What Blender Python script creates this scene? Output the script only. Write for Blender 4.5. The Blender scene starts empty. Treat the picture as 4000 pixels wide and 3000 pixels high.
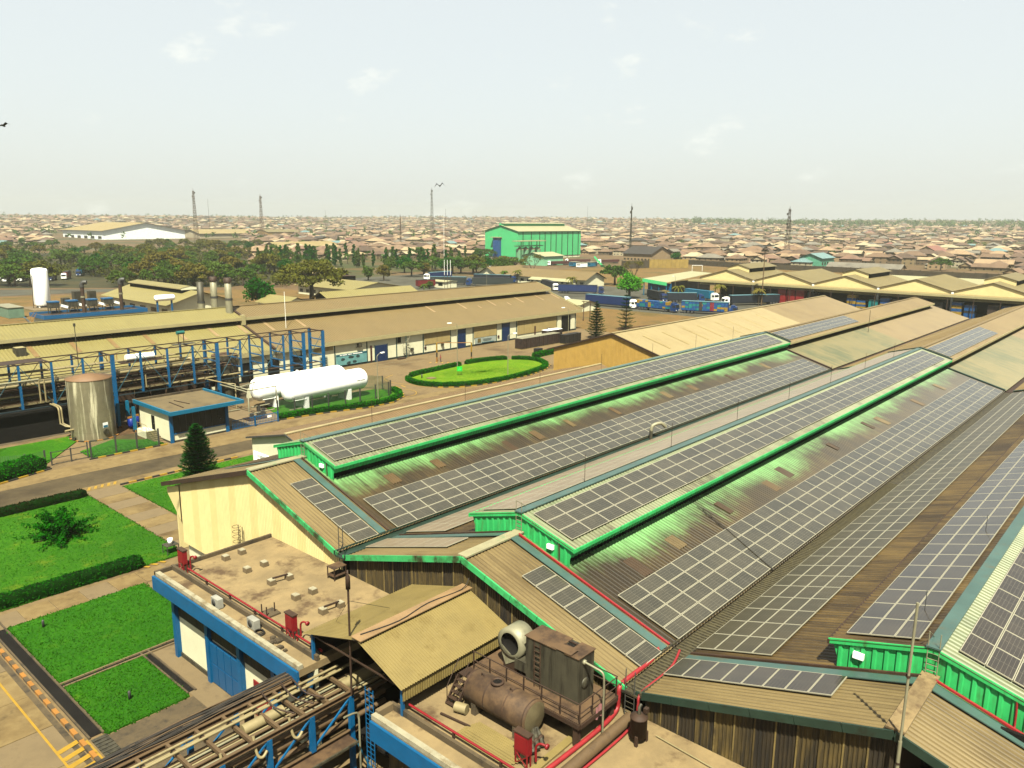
import bpy, math, random
from mathutils import Vector, Matrix, noise
rnd = random.Random(11)
S = bpy.context.scene
COL = S.collection
R = math.radians
# ---------------------------------------------------------------- camera
CAM_H = 32.0
F_PX, PITCH, ROLL, YAW = 3049.7, 0.205740, 0.0069297, 0.725033
_fw = Vector((math.cos(PITCH)*math.cos(YAW), math.cos(PITCH)*math.sin(YAW), -math.sin(PITCH)))
_rt = Vector((math.sin(YAW), -math.cos(YAW), 0.0))
_up = _rt.cross(_fw)
_r = _rt*math.cos(ROLL) + _up*math.sin(ROLL)
_u = _up*math.cos(ROLL) - _rt*math.sin(ROLL)
cam = bpy.data.cameras.new('camera')
cam.sensor_width = 36.0
cam.lens = F_PX/4000*36.0
cam.clip_start = 0.5
cam.clip_end = 30000
camo = bpy.data.objects.new('camera', cam)
COL.objects.link(camo)
m = Matrix((( _r.x, _u.x, -_fw.x, 0), (_r.y, _u.y, -_fw.y, 0), (_r.z, _u.z, -_fw.z, CAM_H), (0, 0, 0, 1)))
camo.matrix_world = m
S.camera = camo
def proj(P):
    d = Vector(P) - Vector((0, 0, CAM_H))
    z = d.dot(_fw)
    if z < 0.1: return (-9999, -9999)
    return (2000 + F_PX*d.dot(_r)/z, 1500 - F_PX*d.dot(_u)/z)
def inframe(P, m=80):
    u, v = proj(P)
    return -m < u < 4000+m and -m < v < 3000+m
# ---------------------------------------------------------------- light
SUN_EL, SUN_AZ = R(58), R(42)
sd = Vector((math.cos(SUN_EL)*math.cos(SUN_AZ), math.cos(SUN_EL)*math.sin(SUN_AZ), -math.sin(SUN_EL)))
sl = bpy.data.lights.new('sun', 'SUN')
sl.energy = 5.0
sl.angle = R(0.55)
sl.color = (1.0, 0.965, 0.78)
so = bpy.data.objects.new('sun', sl)
so.rotation_euler = sd.to_track_quat('-Z', 'Y').to_euler()
COL.objects.link(so)
W = bpy.data.worlds.new('World')
S.world = W
W.use_nodes = True
wn = W.node_tree.nodes
wn.clear()
sky = wn.new('ShaderNodeTexSky')
sky.sky_type = 'NISHITA'
sky.sun_disc = False
sky.sun_elevation = SUN_EL
sky.sun_rotation = math.atan2(-math.cos(SUN_AZ), -math.sin(SUN_AZ))
sky.altitude = 300
sky.air_density = 1.0
sky.dust_density = 5.0
sky.ozone_density = 1.2
bg = wn.new('ShaderNodeBackground')
bg.inputs['Strength'].default_value = 0.05
# thin broken cloud veil over the whole dome
tcw = wn.new('ShaderNodeTexCoord')
mpw = wn.new('ShaderNodeMapping')
mpw.inputs['Scale'].default_value = (3.0, 3.0, 6.0)
nzw = wn.new('ShaderNodeTexNoise')
nzw.inputs['Scale'].default_value = 2.6
nzw.inputs['Detail'].default_value = 5.0
nzw.inputs['Roughness'].default_value = 0.62
rpw = wn.new('ShaderNodeValToRGB')
rpw.color_ramp.elements[0].position = 0.60
rpw.color_ramp.elements[0].color = (0.76, 0.76, 0.76, 1)
rpw.color_ramp.elements[1].position = 0.78
rpw.color_ramp.elements[1].color = (1, 1, 1, 1)
mxw = wn.new('ShaderNodeMix')
mxw.data_type = 'RGBA'
mxw.inputs['B'].default_value = (4.45, 4.66, 4.42, 1)
wo = wn.new('ShaderNodeOutputWorld')
lw = W.node_tree.links.new
lw(tcw.outputs['Generated'], mpw.inputs['Vector'])
lw(mpw.outputs['Vector'], nzw.inputs['Vector'])
lw(nzw.outputs['Fac'], rpw.inputs['Fac'])
lw(rpw.outputs['Color'], mxw.inputs['Factor'])
lw(sky.outputs['Color'], mxw.inputs['A'])
cl2 = wn.new('ShaderNodeMix'); cl2.data_type = 'RGBA'; cl2.inputs['B'].default_value = (5.3, 5.4, 5.05, 1)
rp2 = wn.new('ShaderNodeValToRGB'); rp2.color_ramp.elements[0].position = 0.63; rp2.color_ramp.elements[1].position = 0.80; rp2.color_ramp.elements[1].color = (0.8, 0.8, 0.8, 1)
lw(nzw.outputs['Fac'], rp2.inputs['Fac']); lw(rp2.outputs['Color'], cl2.inputs['Factor']); lw(mxw.outputs['Result'], cl2.inputs['A'])
lw(cl2.outputs['Result'], bg.inputs['Color'])
lw(bg.outputs['Background'], wo.inputs['Surface'])
S.view_settings.view_transform = 'Standard'
S.view_settings.look = 'None'
S.view_settings.gamma = 1.0
S.view_settings.exposure = 2.05
S.cycles.use_denoising = True
S.cycles.max_bounces = 6
S.cycles.diffuse_bounces = 1
S.cycles.volume_bounces = 1
S.cycles.transparent_max_bounces = 12
# ---------------------------------------------------------------- helpers
def C(r, g, b, k=0.275):
    f = lambda c: ((c/255.0)/12.92 if c <= 10 else (((c/255.0)+0.055)/1.055)**2.4)*k*0.70
    return (f(r), f(g), f(b))
MATS = {}
class NT:
    def __init__(s, name):
        s.m = bpy.data.materials.new(name)
        s.m.use_nodes = True
        s.t = s.m.node_tree
        s.n = s.t.nodes
        s.b = s.n['Principled BSDF']
    def new(s, t): return s.n.new(t)
    def link(s, a, b): s.t.links.new(a, b)
    def pos(s): return s.new('ShaderNodeNewGeometry').outputs['Position']
    def math(s, op, a, b=None, c=None, clamp=False):
        n = s.new('ShaderNodeMath'); n.operation = op; n.use_clamp = clamp
        for i, x in enumerate((a, b, c)):
            if x is None: continue
            if isinstance(x, (int, float)): n.inputs[i].default_value = x
            else: s.link(x, n.inputs[i])
        return n.outputs[0]
    def noise(s, vec, scale, detail=4, rough=0.6, stretch=None):
        if stretch:
            mp = s.new('ShaderNodeMapping'); mp.inputs['Scale'].default_value = stretch
            s.link(vec, mp.inputs['Vector']); vec = mp.outputs['Vector']
        n = s.new('ShaderNodeTexNoise'); n.inputs['Scale'].default_value = scale
        n.inputs['Detail'].default_value = detail; n.inputs['Roughness'].default_value = rough
        s.link(vec, n.inputs['Vector'])
        return n.outputs['Fac']
    def mapr(s, v, a, b, c=0.0, d=1.0, smooth=True):
        n = s.new('ShaderNodeMapRange'); n.interpolation_type = 'SMOOTHSTEP' if smooth else 'LINEAR'
        for i, x in ((1, a), (2, b), (3, c), (4, d)): n.inputs[i].default_value = x
        s.link(v, n.inputs[0])
        return n.outputs[0]
    def mix(s, f, a, b):
        n = s.new('ShaderNodeMix'); n.data_type = 'RGBA'
        for k, x in (('Factor', f), ('A', a), ('B', b)):
            if isinstance(x, tuple): n.inputs[k].default_value = (x[0], x[1], x[2], 1)
            elif isinstance(x, (int, float)): n.inputs[k].default_value = x
            else: s.link(x, n.inputs[k])
        return n.outputs['Result']
    def color(s, c):
        if isinstance(c, tuple): s.b.inputs['Base Color'].default_value = (c[0], c[1], c[2], 1)
        else: s.link(c, s.b.inputs['Base Color'])
    def bump(s, h, dist, strength=1.0):
        n = s.new('ShaderNodeBump'); n.inputs['Distance'].default_value = dist; n.inputs['Strength'].default_value = strength
        s.link(h, n.inputs['Height']); s.link(n.outputs['Normal'], s.b.inputs['Normal'])
def dk(c, f): return (c[0]*f, c[1]*f, c[2]*f)
def mat(name, col, rough=0.7, metal=0.0, var=0.18, sc=0.8, dirt=None, bump=0.0, bsc=6.0, spec=0.35, stretch=None):
    """plain weathered paint/concrete/metal; dirt=(colour, scale, lo, hi[, stretch])"""
    if name in MATS: return MATS[name]
    t = NT(name); p = t.pos()
    n1 = t.noise(p, sc, 5, 0.65, stretch)
    c = t.mix(t.mapr(n1, 0.25, 0.75), dk(col, 1-var), dk(col, 1+var))
    if dirt:
        n2 = t.noise(p, dirt[1], 6, 0.7, dirt[4] if len(dirt) > 4 else None)
        c = t.mix(t.mapr(n2, dirt[2], dirt[3]), c, dirt[0])
    t.color(c)
    t.b.inputs['Roughness'].default_value = rough
    t.b.inputs['Metallic'].default_value = metal
    t.b.inputs['Specular IOR Level'].default_value = spec
    if bump: t.bump(t.noise(p, bsc, 5, 0.7), bump)
    MATS[name] = t.m
    return t.m
ORG = {}
class MB:
    def __init__(s): s.v = []; s.f = []; s.mi = []; s.sm = []
    def poly(s, pts, m=0, smooth=False):
        i = len(s.v); s.v += [tuple(p) for p in pts]; s.f.append(tuple(range(i, i+len(pts)))); s.mi.append(m); s.sm.append(smooth)
    def faces(s, vs, fs, m=0, smooth=False):
        i = len(s.v); s.v += [tuple(p) for p in vs]
        for f in fs: s.f.append(tuple(i+j for j in f)); s.mi.append(m); s.sm.append(smooth)
    def box(s, x0, x1, y0, y1, z0, z1, m=0):
        if x0 > x1: x0, x1 = x1, x0
        if y0 > y1: y0, y1 = y1, y0
        if z0 > z1: z0, z1 = z1, z0
        v = [(x0,y0,z0),(x1,y0,z0),(x1,y1,z0),(x0,y1,z0),(x0,y0,z1),(x1,y0,z1),(x1,y1,z1),(x0,y1,z1)]
        s.faces(v, [(0,3,2,1),(4,5,6,7),(0,1,5,4),(1,2,6,5),(2,3,7,6),(3,0,4,7)], m)
        return s
    def bar(s, p, q, w, h=None, m=0, up=(0,0,1)):
        p = Vector(p); q = Vector(q); h = h or w
        d = (q-p).normalized(); u = Vector(up)
        if abs(d.dot(u)) > 0.98: u = Vector((1,0,0))
        a = d.cross(u).normalized()*(w/2); b = a.cross(d).normalized()*(h/2)
        v = [p-a-b, p+a-b, p+a+b, p-a+b, q-a-b, q+a-b, q+a+b, q-a+b]
        s.faces(v, [(0,1,2,3),(7,6,5,4),(0,4,5,1),(1,5,6,2),(2,6,7,3),(3,7,4,0)], m)
        return s
    def tube(s, pts, r, n=8, m=0, caps=True, smooth=True):
        pts = [Vector(p) for p in pts]; k = len(pts)
        rs = r if isinstance(r, (list, tuple)) else [r]*k
        vs = []; prev = None
        for i, p in enumerate(pts):
            d = (pts[min(i+1,k-1)] - pts[max(i-1,0)]).normalized()
            if prev is None:
                a = d.cross(Vector((0,0,1)))
                if a.length < 0.05: a = d.cross(Vector((1,0,0)))
                a.normalize()
            else:
                a = (prev - d*prev.dot(d)).normalized()
            prev = a; b = d.cross(a)
            for j in range(n):
                t = 2*math.pi*j/n
                vs.append(p + (a*math.cos(t) + b*math.sin(t))*rs[i])
        fs = [(i*n+j, i*n+(j+1)%n, (i+1)*n+(j+1)%n, (i+1)*n+j) for i in range(k-1) for j in range(n)]
        s.faces(vs, fs, m, smooth)
        if caps:
            s.poly(list(reversed(vs[:n])), m); s.poly(vs[-n:], m)
        return s
    def lathe(s, prof, c, n=24, m=0, smooth=True, axis='z'):
        vs = []
        for r, z in prof:
            for j in range(n):
                t = 2*math.pi*j/n
                if axis == 'z': vs.append((c[0]+r*math.cos(t), c[1]+r*math.sin(t), c[2]+z))
                elif axis == 'x': vs.append((c[0]+z, c[1]+r*math.cos(t), c[2]+r*math.sin(t)))
                else: vs.append((c[0]+r*math.sin(t), c[1]+z, c[2]+r*math.cos(t)))
        fs = [(i*n+j, i*n+(j+1)%n, (i+1)*n+(j+1)%n, (i+1)*n+j) for i in range(len(prof)-1) for j in range(n)]
        s.faces(vs, fs, m, smooth)
        return s
    def rib(s, u0, u1, pitch, depth, P, m=0, skirt=None):
        """profiled sheet: P(u, d, e) -> point; u runs across the ribs, d is the rib height, e=0/1 the two ends"""
        n = max(1, round((u1-u0)/pitch)); pp = (u1-u0)/n; us = []
        for i in range(n):
            b = u0+i*pp
            us += [(b, 0), (b+pp*0.50, 0), (b+pp*0.62, depth), (b+pp*0.88, depth)]
        us.append((u1, 0))
        vs = [P(u, d, 0) for u, d in us] + [P(u, d, 1) for u, d in us]
        k = len(us)
        s.faces(vs, [(i, i+1, k+i+1, k+i) for i in range(k-1)], m)
        return s
    def build(s, name, mats, parent=None, local=False, loc=None):
        me = bpy.data.meshes.new(name)
        o = bpy.data.objects.new(name, me)
        org = Vector((0,0,0))
        if parent is not None: org = ORG.get(parent.name, Vector((0,0,0)))
        elif loc is not None: org = Vector(loc)
        if local or org.length == 0: vv = s.v
        else: vv = [(v[0]-org.x, v[1]-org.y, v[2]-org.z) for v in s.v]
        me.from_pydata([tuple(v) for v in vv], [], s.f)
        if not isinstance(mats, (list, tuple)): mats = [mats]
        for x in mats: me.materials.append(x)
        if len(mats) > 1: me.polygons.foreach_set('material_index', s.mi)
        if any(s.sm): me.polygons.foreach_set('use_smooth', s.sm)
        me.update()
        COL.objects.link(o)
        if parent is not None: o.parent = parent
        elif loc is not None: o.location = loc
        ORG[o.name] = org
        return o
def thing(name, label, cat, loc=(0,0,0), group=None, rz=0.0):
    o = bpy.data.objects.new(name, None)
    o.empty_display_size = 0.3
    COL.objects.link(o)
    o.location = loc; o.rotation_euler = (0,0,rz)
    ORG[o.name] = Vector(loc) if rz == 0 else Vector((0,0,0))
    o['label'] = label; o['category'] = cat
    if group: o['group'] = group
    return o
def tag(o, label, cat, group=None):
    o['label'] = label; o['category'] = cat
    if group: o['group'] = group
    return o
def struct(o, kind='structure'):
    o['kind'] = kind
    return o
def ctree(o, parent=None):
    c = o.copy(); COL.objects.link(c)
    if parent is not None: c.parent = parent
    for ch in list(o.children): ctree(ch, c)
    return c
def kids_copy(src, dst):
    for ch in list(src.children): ctree(ch, dst)
def P1(pts, n=8):
    """smooth polyline through points (Catmull-Rom)"""
    q = [Vector(p) for p in pts]; out = []
    for i in range(len(q)-1):
        a, b, c, d = q[max(i-1,0)], q[i], q[i+1], q[min(i+2,len(q)-1)]
        for k in range(n):
            t = k/n
            out.append(0.5*((2*b)+(c-a)*t+(2*a-5*b+4*c-d)*t*t+(3*b-a-3*c+d)*t*t*t))
    out.append(q[-1])
    return out

_ON = ['first','second','third','fourth','fifth','sixth','seventh','eighth','ninth','tenth','eleventh','twelfth','thirteenth','fourteenth','fifteenth','sixteenth','seventeenth','eighteenth','nineteenth','twentieth']
def ordn(n):
    if n <= 20: return _ON[n-1]
    t, u = divmod(n, 10)
    return ['', '', 'twenty', 'thirty', 'forty', 'fifty'][t]+('-'+_ON[u-1] if u else 'th')
def ranks(pts, size):
    """pts -> {index: (place from the left, rank)} by distance from the camera"""
    o = sorted(range(len(pts)), key=lambda i: math.hypot(pts[i][0], pts[i][1])); out = {}
    for k in range(0, len(o), size):
        for j, i in enumerate(sorted(o[k:k+size], key=lambda i: proj((pts[i][0], pts[i][1], 0))[0])): out[i] = (j+1, k//size+1)
    return out
# ---------------------------------------------------------------- materials
BLUE = mat('blue_paint', C(0,112,172,.36), 0.45, 0, 0.14, 1.5, dirt=(C(70,75,70), 1.2, 0.62, 0.85))
CYAN = mat('cyan_paint', C(18,150,196), 0.45, 0, 0.10, 1.5, dirt=(C(90,95,80), 1.2, 0.62, 0.88))
GREEN = mat('green_sheet', C(58,208,112,.46), 0.5, 0, 0.16, 0.7, dirt=(C(92,132,66), 0.9, 0.48, 0.80, (3,3,0.4)))
GREEND = mat('green_trim', C(70,205,120,.42), 0.5, 0, 0.15, 0.7, dirt=(C(70,70,40), 0.55, 0.45, 0.66))
TEAL = mat('teal_flashing', C(120,160,150), 0.4, 0.3, 0.15, 0.6, dirt=(C(150,150,120), 1.5, 0.5, 0.8))
TEALD = mat('teal_gutter', C(62,92,76), 0.5, 0.2, 0.2, 0.8, dirt=(C(60,50,30), 1.0, 0.5, 0.8))
CREAM = mat('cream_cladding', C(242,222,158,.54), 0.6, 0, 0.06, 0.6, dirt=(C(190,165,95,.6), 0.8, 0.6, 0.95, (2,2,0.35)))
YWALL = mat('ochre_cladding', C(204,164,80,.48), 0.6, 0, 0.10, 0.9, dirt=(C(160,120,45,.5), 0.9, 0.5, 0.9, (2,2,0.2)))
BWALL = mat('sooty_cladding', C(96,78,34,.42), 0.75, 0, 0.3, 0.8, dirt=(C(30,22,8,.4), 1.1, 0.38, 0.66, (3.0,3.0,0.25)))
WHITE = mat('white_wall', C(240,236,200,.54), 0.7, 0, 0.06, 0.7, dirt=(C(190,180,130,.6), 0.8, 0.6, 0.95, (1.5,1.5,0.5)))
WPAINT = mat('white_paint', (0.48,0.48,0.455), 0.35, 0, 0.03, 0.6)
TANKW = mat('tank_white', (0.58,0.58,0.555), 0.32, 0, 0.02, 0.6, dirt=(C(190,175,150), 0.9, 0.66, 0.95, (1,1,0.3)))
FLATR = mat('roof_screed', C(172,146,100,.36), 0.9, 0, 0.22, 0.55, dirt=(C(120,90,52), 0.30, 0.50, 0.66), bump=0.02, bsc=3)
CONC = mat('concrete', C(165,140,98), 0.9, 0, 0.15, 0.5, dirt=(C(105,85,55), 0.5, 0.5, 0.8), bump=0.01, bsc=5)
CONCD = mat('dirty_concrete', C(120,100,66), 0.9, 0, 0.2, 0.6, dirt=(C(40,32,20), 0.8, 0.45, 0.75), bump=0.02)
FLAKE = mat('flaking_whitewash', C(225,215,180), 0.85, 0, 0.1, 2.0, dirt=(C(165,140,92), 0.9, 0.45, 0.7), bump=0.02)
STEELB = mat('brown_steel', C(88,60,38), 0.7, 0.2, 0.25, 1.2, dirt=(C(50,30,18), 1.0, 0.5, 0.8))
RUST = mat('rusty_plate', C(138,104,66), 0.8, 0.1, 0.2, 0.6, dirt=(C(84,56,30), 0.7, 0.42, 0.66))
RUSTD = mat('dark_rust', C(92,62,38), 0.75, 0.2, 0.25, 1.0, dirt=(C(150,112,74), 0.8, 0.5, 0.8))
GALV = mat('galvanised', C(178,172,140,.4), 0.55, 0.2, 0.12, 1.2, dirt=(C(120,110,85), 0.9, 0.5, 0.85, (2,2,0.4)))
TANKG = mat('tank_cladding', C(150,142,114,.6), 0.38, 0.45, 0.10, 0.8, dirt=(C(228,220,186,.8), 0.8, 0.50, 0.66, (2.2,2.2,0.12)))
GREYST = mat('grey_stained_steel', C(112,106,84), 0.6, 0.2, 0.2, 1.0, dirt=(C(45,38,24), 1.2, 0.42, 0.7, (2.5,2.5,0.25)))
LAGG = mat('pipe_lagging', C(214,194,140), 0.6, 0.15, 0.12, 1.2, dirt=(C(130,105,65), 1.0, 0.5, 0.85))
LAGB = mat('brown_lagging', C(140,110,72), 0.7, 0.05, 0.2, 1.0, dirt=(C(70,50,30), 1.0, 0.5, 0.8))
CABLE = mat('cable_black', C(52,42,30), 0.8, 0, 0.3, 2.0)
BLACK = mat('black_paint', (0.02,0.02,0.018), 0.6, 0, 0.2, 1.0)
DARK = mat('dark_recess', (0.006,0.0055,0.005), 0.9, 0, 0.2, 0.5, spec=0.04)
RED = mat('red_paint', C(188,28,38), 0.5, 0, 0.15, 1.5, dirt=(C(110,40,35), 1.0, 0.6, 0.9))
REDH = mat('red_hose', C(212,52,58), 0.55, 0, 0.15, 1.5, dirt=(C(120,50,45), 1.0, 0.6, 0.9))
YEL = mat('yellow_paint', C(228,178,30), 0.65, 0, 0.12, 1.0, dirt=(C(140,110,40), 1.3, 0.55, 0.85))
YELO = mat('orange_yellow', C(222,150,50), 0.7, 0, 0.12, 1.0, dirt=(C(140,100,45), 1.3, 0.55, 0.85))
KBLK = mat('kerb_black', C(48,42,30), 0.8, 0, 0.2, 1.0)
GLASSD = mat('dark_glass', (0.008,0.010,0.010), 0.2, 0, 0.1, 1.0, spec=0.3)
RUBBER = mat('rubber', (0.018,0.018,0.018), 0.85, 0, 0.2, 2.0)
SHEDR = mat('shed_sheet', C(192,168,100), 0.55, 0.05, 0.10, 0.6, dirt=(C(150,125,60), 0.8, 0.5, 0.85, (1,1,1)))
WHR = mat('warehouse_roof_tan', C(178,150,92,.235), 0.6, 0.05, 0.07, 0.25, dirt=(C(160,132,78), 0.4, 0.5, 0.8, (3,0.5,0.5)))
WHL = mat('warehouse_roof_straw', C(206,190,114,.235), 0.55, 0.05, 0.07, 0.25, dirt=(C(178,160,90), 0.35, 0.5, 0.8, (3,0.5,0.5)))
WHF = mat('eave_fascia', C(200,186,134,.42), 0.6, 0, 0.08, 0.5)
SKYL = mat('skylight_sheet', C(214,180,130), 0.5, 0, 0.1, 0.5)
BEIGE = mat('beige_cladding', C(176,154,98,.5), 0.65, 0, 0.08, 0.6, dirt=(C(140,120,70), 0.8, 0.5, 0.9, (2,2,0.3)))
FARR = mat('far_roof_tan', C(205,180,118,.28), 0.6, 0, 0.08, 0.12, dirt=(C(176,150,90), 0.2, 0.5, 0.8))
FARO = mat('far_roof_olive', C(168,150,96), 0.6, 0, 0.10, 0.15, dirt=(C(140,120,72), 0.2, 0.5, 0.8))
MINT = mat('mint_cladding', C(84,218,138,.48), 0.55, 0, 0.06, 0.08, dirt=(C(105,225,150), 0.15, 0.5, 0.8))
MINTD = mat('mint_dark', C(20,120,55), 0.6, 0, 0.08, 0.2)
PALEG = mat('pale_mint_roof', C(228,222,170), 0.55, 0, 0.06, 0.1)
# roof of the hall: sheeting with soot, run-off streaks and paint showing near the roof monitors
def hall_roof(name, green, base, dark, lo, hi, k=1.0, pitch=0.36, rib_shade=0.55):
    t = NT(name); p = t.pos()
    sx = t.new('ShaderNodeSeparateXYZ'); t.link(p, sx.inputs[0])
    d = t.math('PINGPONG', t.math('SUBTRACT', sx.outputs[1], 7.0), 12.5)      # metres from the nearest ridge
    st = t.noise(p, 1.0, 6, 0.8, (1.3, 0.09, 0.09))
    st2 = t.noise(p, 1.0, 5, 0.75, (4.2, 0.22, 0.22))
    blot = t.noise(p, 0.13, 5, 0.65)
    dirt = t.math('ADD', t.math('MULTIPLY', st, 0.55), t.math('MULTIPLY', blot, 0.45))
    c = t.mix(t.mapr(dirt, lo, hi), base, dark)
    if green:
        e = t.math('ADD', d, t.math('MULTIPLY', t.math('SUBTRACT', st, 0.5), 3.0))
        e = t.math('ADD', e, t.math('MULTIPLY', t.math('SUBTRACT', blot, 0.5), 7.0))
        e = t.math('ADD', e, t.math('MULTIPLY', t.math('SUBTRACT', st2, 0.5), 2.2))
        g = t.mapr(e, 3.2, 6.5, 1.0, 0.0)
        c = t.mix(t.math('MULTIPLY', g, k), c, green)
    # rib shading painted as dark lines in the sheet troughs; grime in thin run-off lines
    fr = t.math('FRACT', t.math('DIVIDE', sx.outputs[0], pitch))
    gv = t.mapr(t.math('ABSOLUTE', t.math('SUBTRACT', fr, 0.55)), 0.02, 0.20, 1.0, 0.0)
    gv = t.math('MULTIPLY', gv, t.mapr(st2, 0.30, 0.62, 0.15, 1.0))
    c = t.mix(t.math('MULTIPLY', gv, rib_shade), c, dk(dark, 0.55))
    c = t.mix(t.mapr(st2, 0.50, 0.80, 0.0, 0.6), c, dk(dark, 0.7))
    t.color(c)
    t.b.inputs['Roughness'].default_value = 0.55
    t.b.inputs['Specular IOR Level'].default_value = 0.35
    return t.m
HR_GREEN = hall_roof('hall_roof_washed', C(150,222,136,.36), C(118,95,46), C(66,50,19), 0.36, 0.60, 0.88, 0.36, 0.7)
HR_DARK = hall_roof('hall_roof_sooty', None, C(150,120,62), C(76,56,24), 0.36, 0.60)
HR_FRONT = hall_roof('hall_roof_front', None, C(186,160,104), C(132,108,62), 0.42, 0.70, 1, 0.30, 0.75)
HR_MON = hall_roof('monitor_roof', C(188,215,160), C(190,178,140), C(90,74,46), 0.46, 0.66, 0.5)
HR_FAR = hall_roof('hall_roof_far', None, C(190,160,100,.25), C(160,130,76,.25), 0.42, 0.7, 1, 0.5, 0.2)
HR_FARG = hall_roof('hall_roof_far_mossy', None, C(172,156,94,.25), C(118,124,70,.25), 0.45, 0.60, 1, 0.5, 0.2)
HR_B0 = hall_roof('hall_roof_pale', None, C(220,196,136,.27), C(196,168,108,.27), 0.45, 0.7, 1, 0.5, 0.2)
HR_ANX = hall_roof('annex_roof', None, C(170,136,88), C(142,110,68), 0.42, 0.7, 1, 0.45, 0.25)
# photovoltaic glass with cell rows
def pv(name, base, dust_glare, spec=0.5, rough=0.16):
    t = NT(name)
    tc = t.new('ShaderNodeTexCoord'); sx = t.new('ShaderNodeSeparateXYZ'); t.link(tc.outputs['Object'], sx.inputs[0])
    fy = t.math('ABSOLUTE', t.math('SUBTRACT', t.math('FRACT', t.math('MULTIPLY', t.math('ADD', sx.outputs[1], 0.545), 6/1.09)), 0.5))
    ln = t.math('GREATER_THAN', fy, 0.455)
    fx = t.math('LESS_THAN', t.math('ABSOLUTE', sx.outputs[0]), 0.012)
    oi = t.new('ShaderNodeObjectInfo')
    p = t.pos()
    nz = t.noise(p, 0.35, 5, 0.65)
    c = t.mix(t.mapr(nz, 0.3, 0.75, 0.25, 1.0), base, dust_glare)
    c = t.mix(t.math('MULTIPLY', oi.outputs['Random'], 0.35), c, dk(base, 0.8))
    c = t.mix(t.math('MULTIPLY', t.math('MAXIMUM', ln, fx), 0.32), c, C(205,195,170))
    t.color(c)
    t.b.inputs['Roughness'].default_value = rough
    t.b.inputs['Specular IOR Level'].default_value = spec
    return t.m
PV = pv('pv_glass', C(80,78,66), C(120,112,92))
PVB = pv('pv_glass_olive', C(84,74,46), C(112,98,64), 0.3, 0.3)  # olive-brown glass tint for the array on the brown slope
PVP = pv('pv_glass_painted_glare', C(190,164,134), C(218,190,156), 0.6, 0.30)  # sky glare on the left-facing panels painted into the pale colours
PVG = pv('pv_glass_brown', C(72,64,54), C(104,92,76), 0.5, 0.2)
ALU = mat('alu_frame', C(222,214,186,.36), 0.4, 0.2, 0.05, 2.0)
# ground materials
def ground(name, a, b, c, s1, s2, lo=0.42, hi=0.62, bump=0.0, rough=0.95):
    t = NT(name); p = t.pos()
    n1 = t.noise(p, s1, 6, 0.65); n2 = t.noise(p, s2, 5, 0.7)
    k = t.mix(t.mapr(n2, 0.3, 0.7), a, b)
    k = t.mix(t.mapr(n1, lo, hi), k, c)
    k = t.mix(t.mapr(t.noise(p, s1*4.5, 4, 0.6), 0.60, 0.72, 0.0, 0.55), k, dk(c, 0.5))
    t.color(k); t.b.inputs['Roughness'].default_value = rough
    t.b.inputs['Specular IOR Level'].default_value = 0.2
    if bump: t.bump(t.noise(p, 9.0, 6, 0.8), bump)
    return t.m
def lawnm(name, a, b, c, lo, hi):
    t = NT(name); p = t.pos()
    k = t.mix(t.mapr(t.noise(p, 2.6, 6, 0.75), 0.32, 0.68), a, b)
    k = t.mix(t.mapr(t.noise(p, 0.35, 5, 0.7), lo, hi), k, c)
    k = t.mix(t.mapr(t.noise(p, 0.07, 3, 0.6), 0.40, 0.66, 0.0, 0.5), k, dk(a, 0.7))
    k = t.mix(t.mapr(t.noise(p, 11.0, 4, 0.8), 0.48, 0.70, 0.0, 0.6), k, dk(a, 0.55))
    t.color(k); t.b.inputs['Roughness'].default_value = 0.95; t.b.inputs['Specular IOR Level'].default_value = 0.1
    t.bump(t.noise(p, 7.0, 6, 0.85), 0.12)
    return t.m
GRASS = lawnm('mown_grass', C(56,130,2,.33), C(88,162,8,.33), C(156,180,34,.33), 0.52, 0.78)
GRASS2 = lawnm('sunny_grass', C(112,166,8,.34), C(146,190,18,.34), C(176,196,44,.34), 0.46, 0.76)
GRASS3 = lawnm('lush_grass', C(50,130,2,.33), C(78,160,6,.33), C(118,168,16,.33), 0.55, 0.82)
DRYG = ground('dry_grass', C(152,118,58), C(176,136,70), C(126,108,48), 0.06, 0.7, 0.45, 0.65, 0.03)
SOIL = ground('town_soil', C(134,108,70), C(156,122,82), C(92,96,48), 0.012, 0.08, 0.48, 0.62)
YARD = ground('yard_paving', C(160,134,92), C(182,154,108), C(128,104,70), 0.10, 1.4, 0.50, 0.68, 0.01)
ROADM = ground('road_concrete', C(166,138,88), C(190,162,108), C(132,106,66), 0.16, 0.9, 0.48, 0.70, 0.01)
ASPH = ground('worn_asphalt', C(112,96,66), C(128,110,78), C(84,70,46), 0.10, 1.2, 0.42, 0.66, 0.01)
ASPHG = ground('grey_asphalt', C(110,108,92), C(126,122,104), C(92,88,72), 0.08, 1.0, 0.42, 0.66)
def leafm(name, a, b, c):
    t = NT(name); p = t.pos(); oi = t.new('ShaderNodeObjectInfo')
    k = t.mix(t.mapr(t.noise(p, 0.9, 3, 0.6), 0.3, 0.7), a, b)
    k = t.mix(t.math('MULTIPLY', oi.outputs['Random'], 0.6), k, c)
    t.color(k); t.b.inputs['Roughness'].default_value = 0.85; t.b.inputs['Specular IOR Level'].default_value = 0.05
    tr = t.new('ShaderNodeBsdfTranslucent'); t.link(k, tr.inputs['Color'])
    mx = t.new('ShaderNodeMixShader'); mx.inputs[0].default_value = 0.22
    t.link(t.b.outputs[0], mx.inputs[1]); t.link(tr.outputs[0], mx.inputs[2])
    t.link(mx.outputs[0], t.n['Material Output'].inputs['Surface'])
    return t.m
LF_DRY = leafm('leaf_olive', C(112,112,42,.52), C(80,92,32,.52), C(126,108,48,.52))
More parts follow.
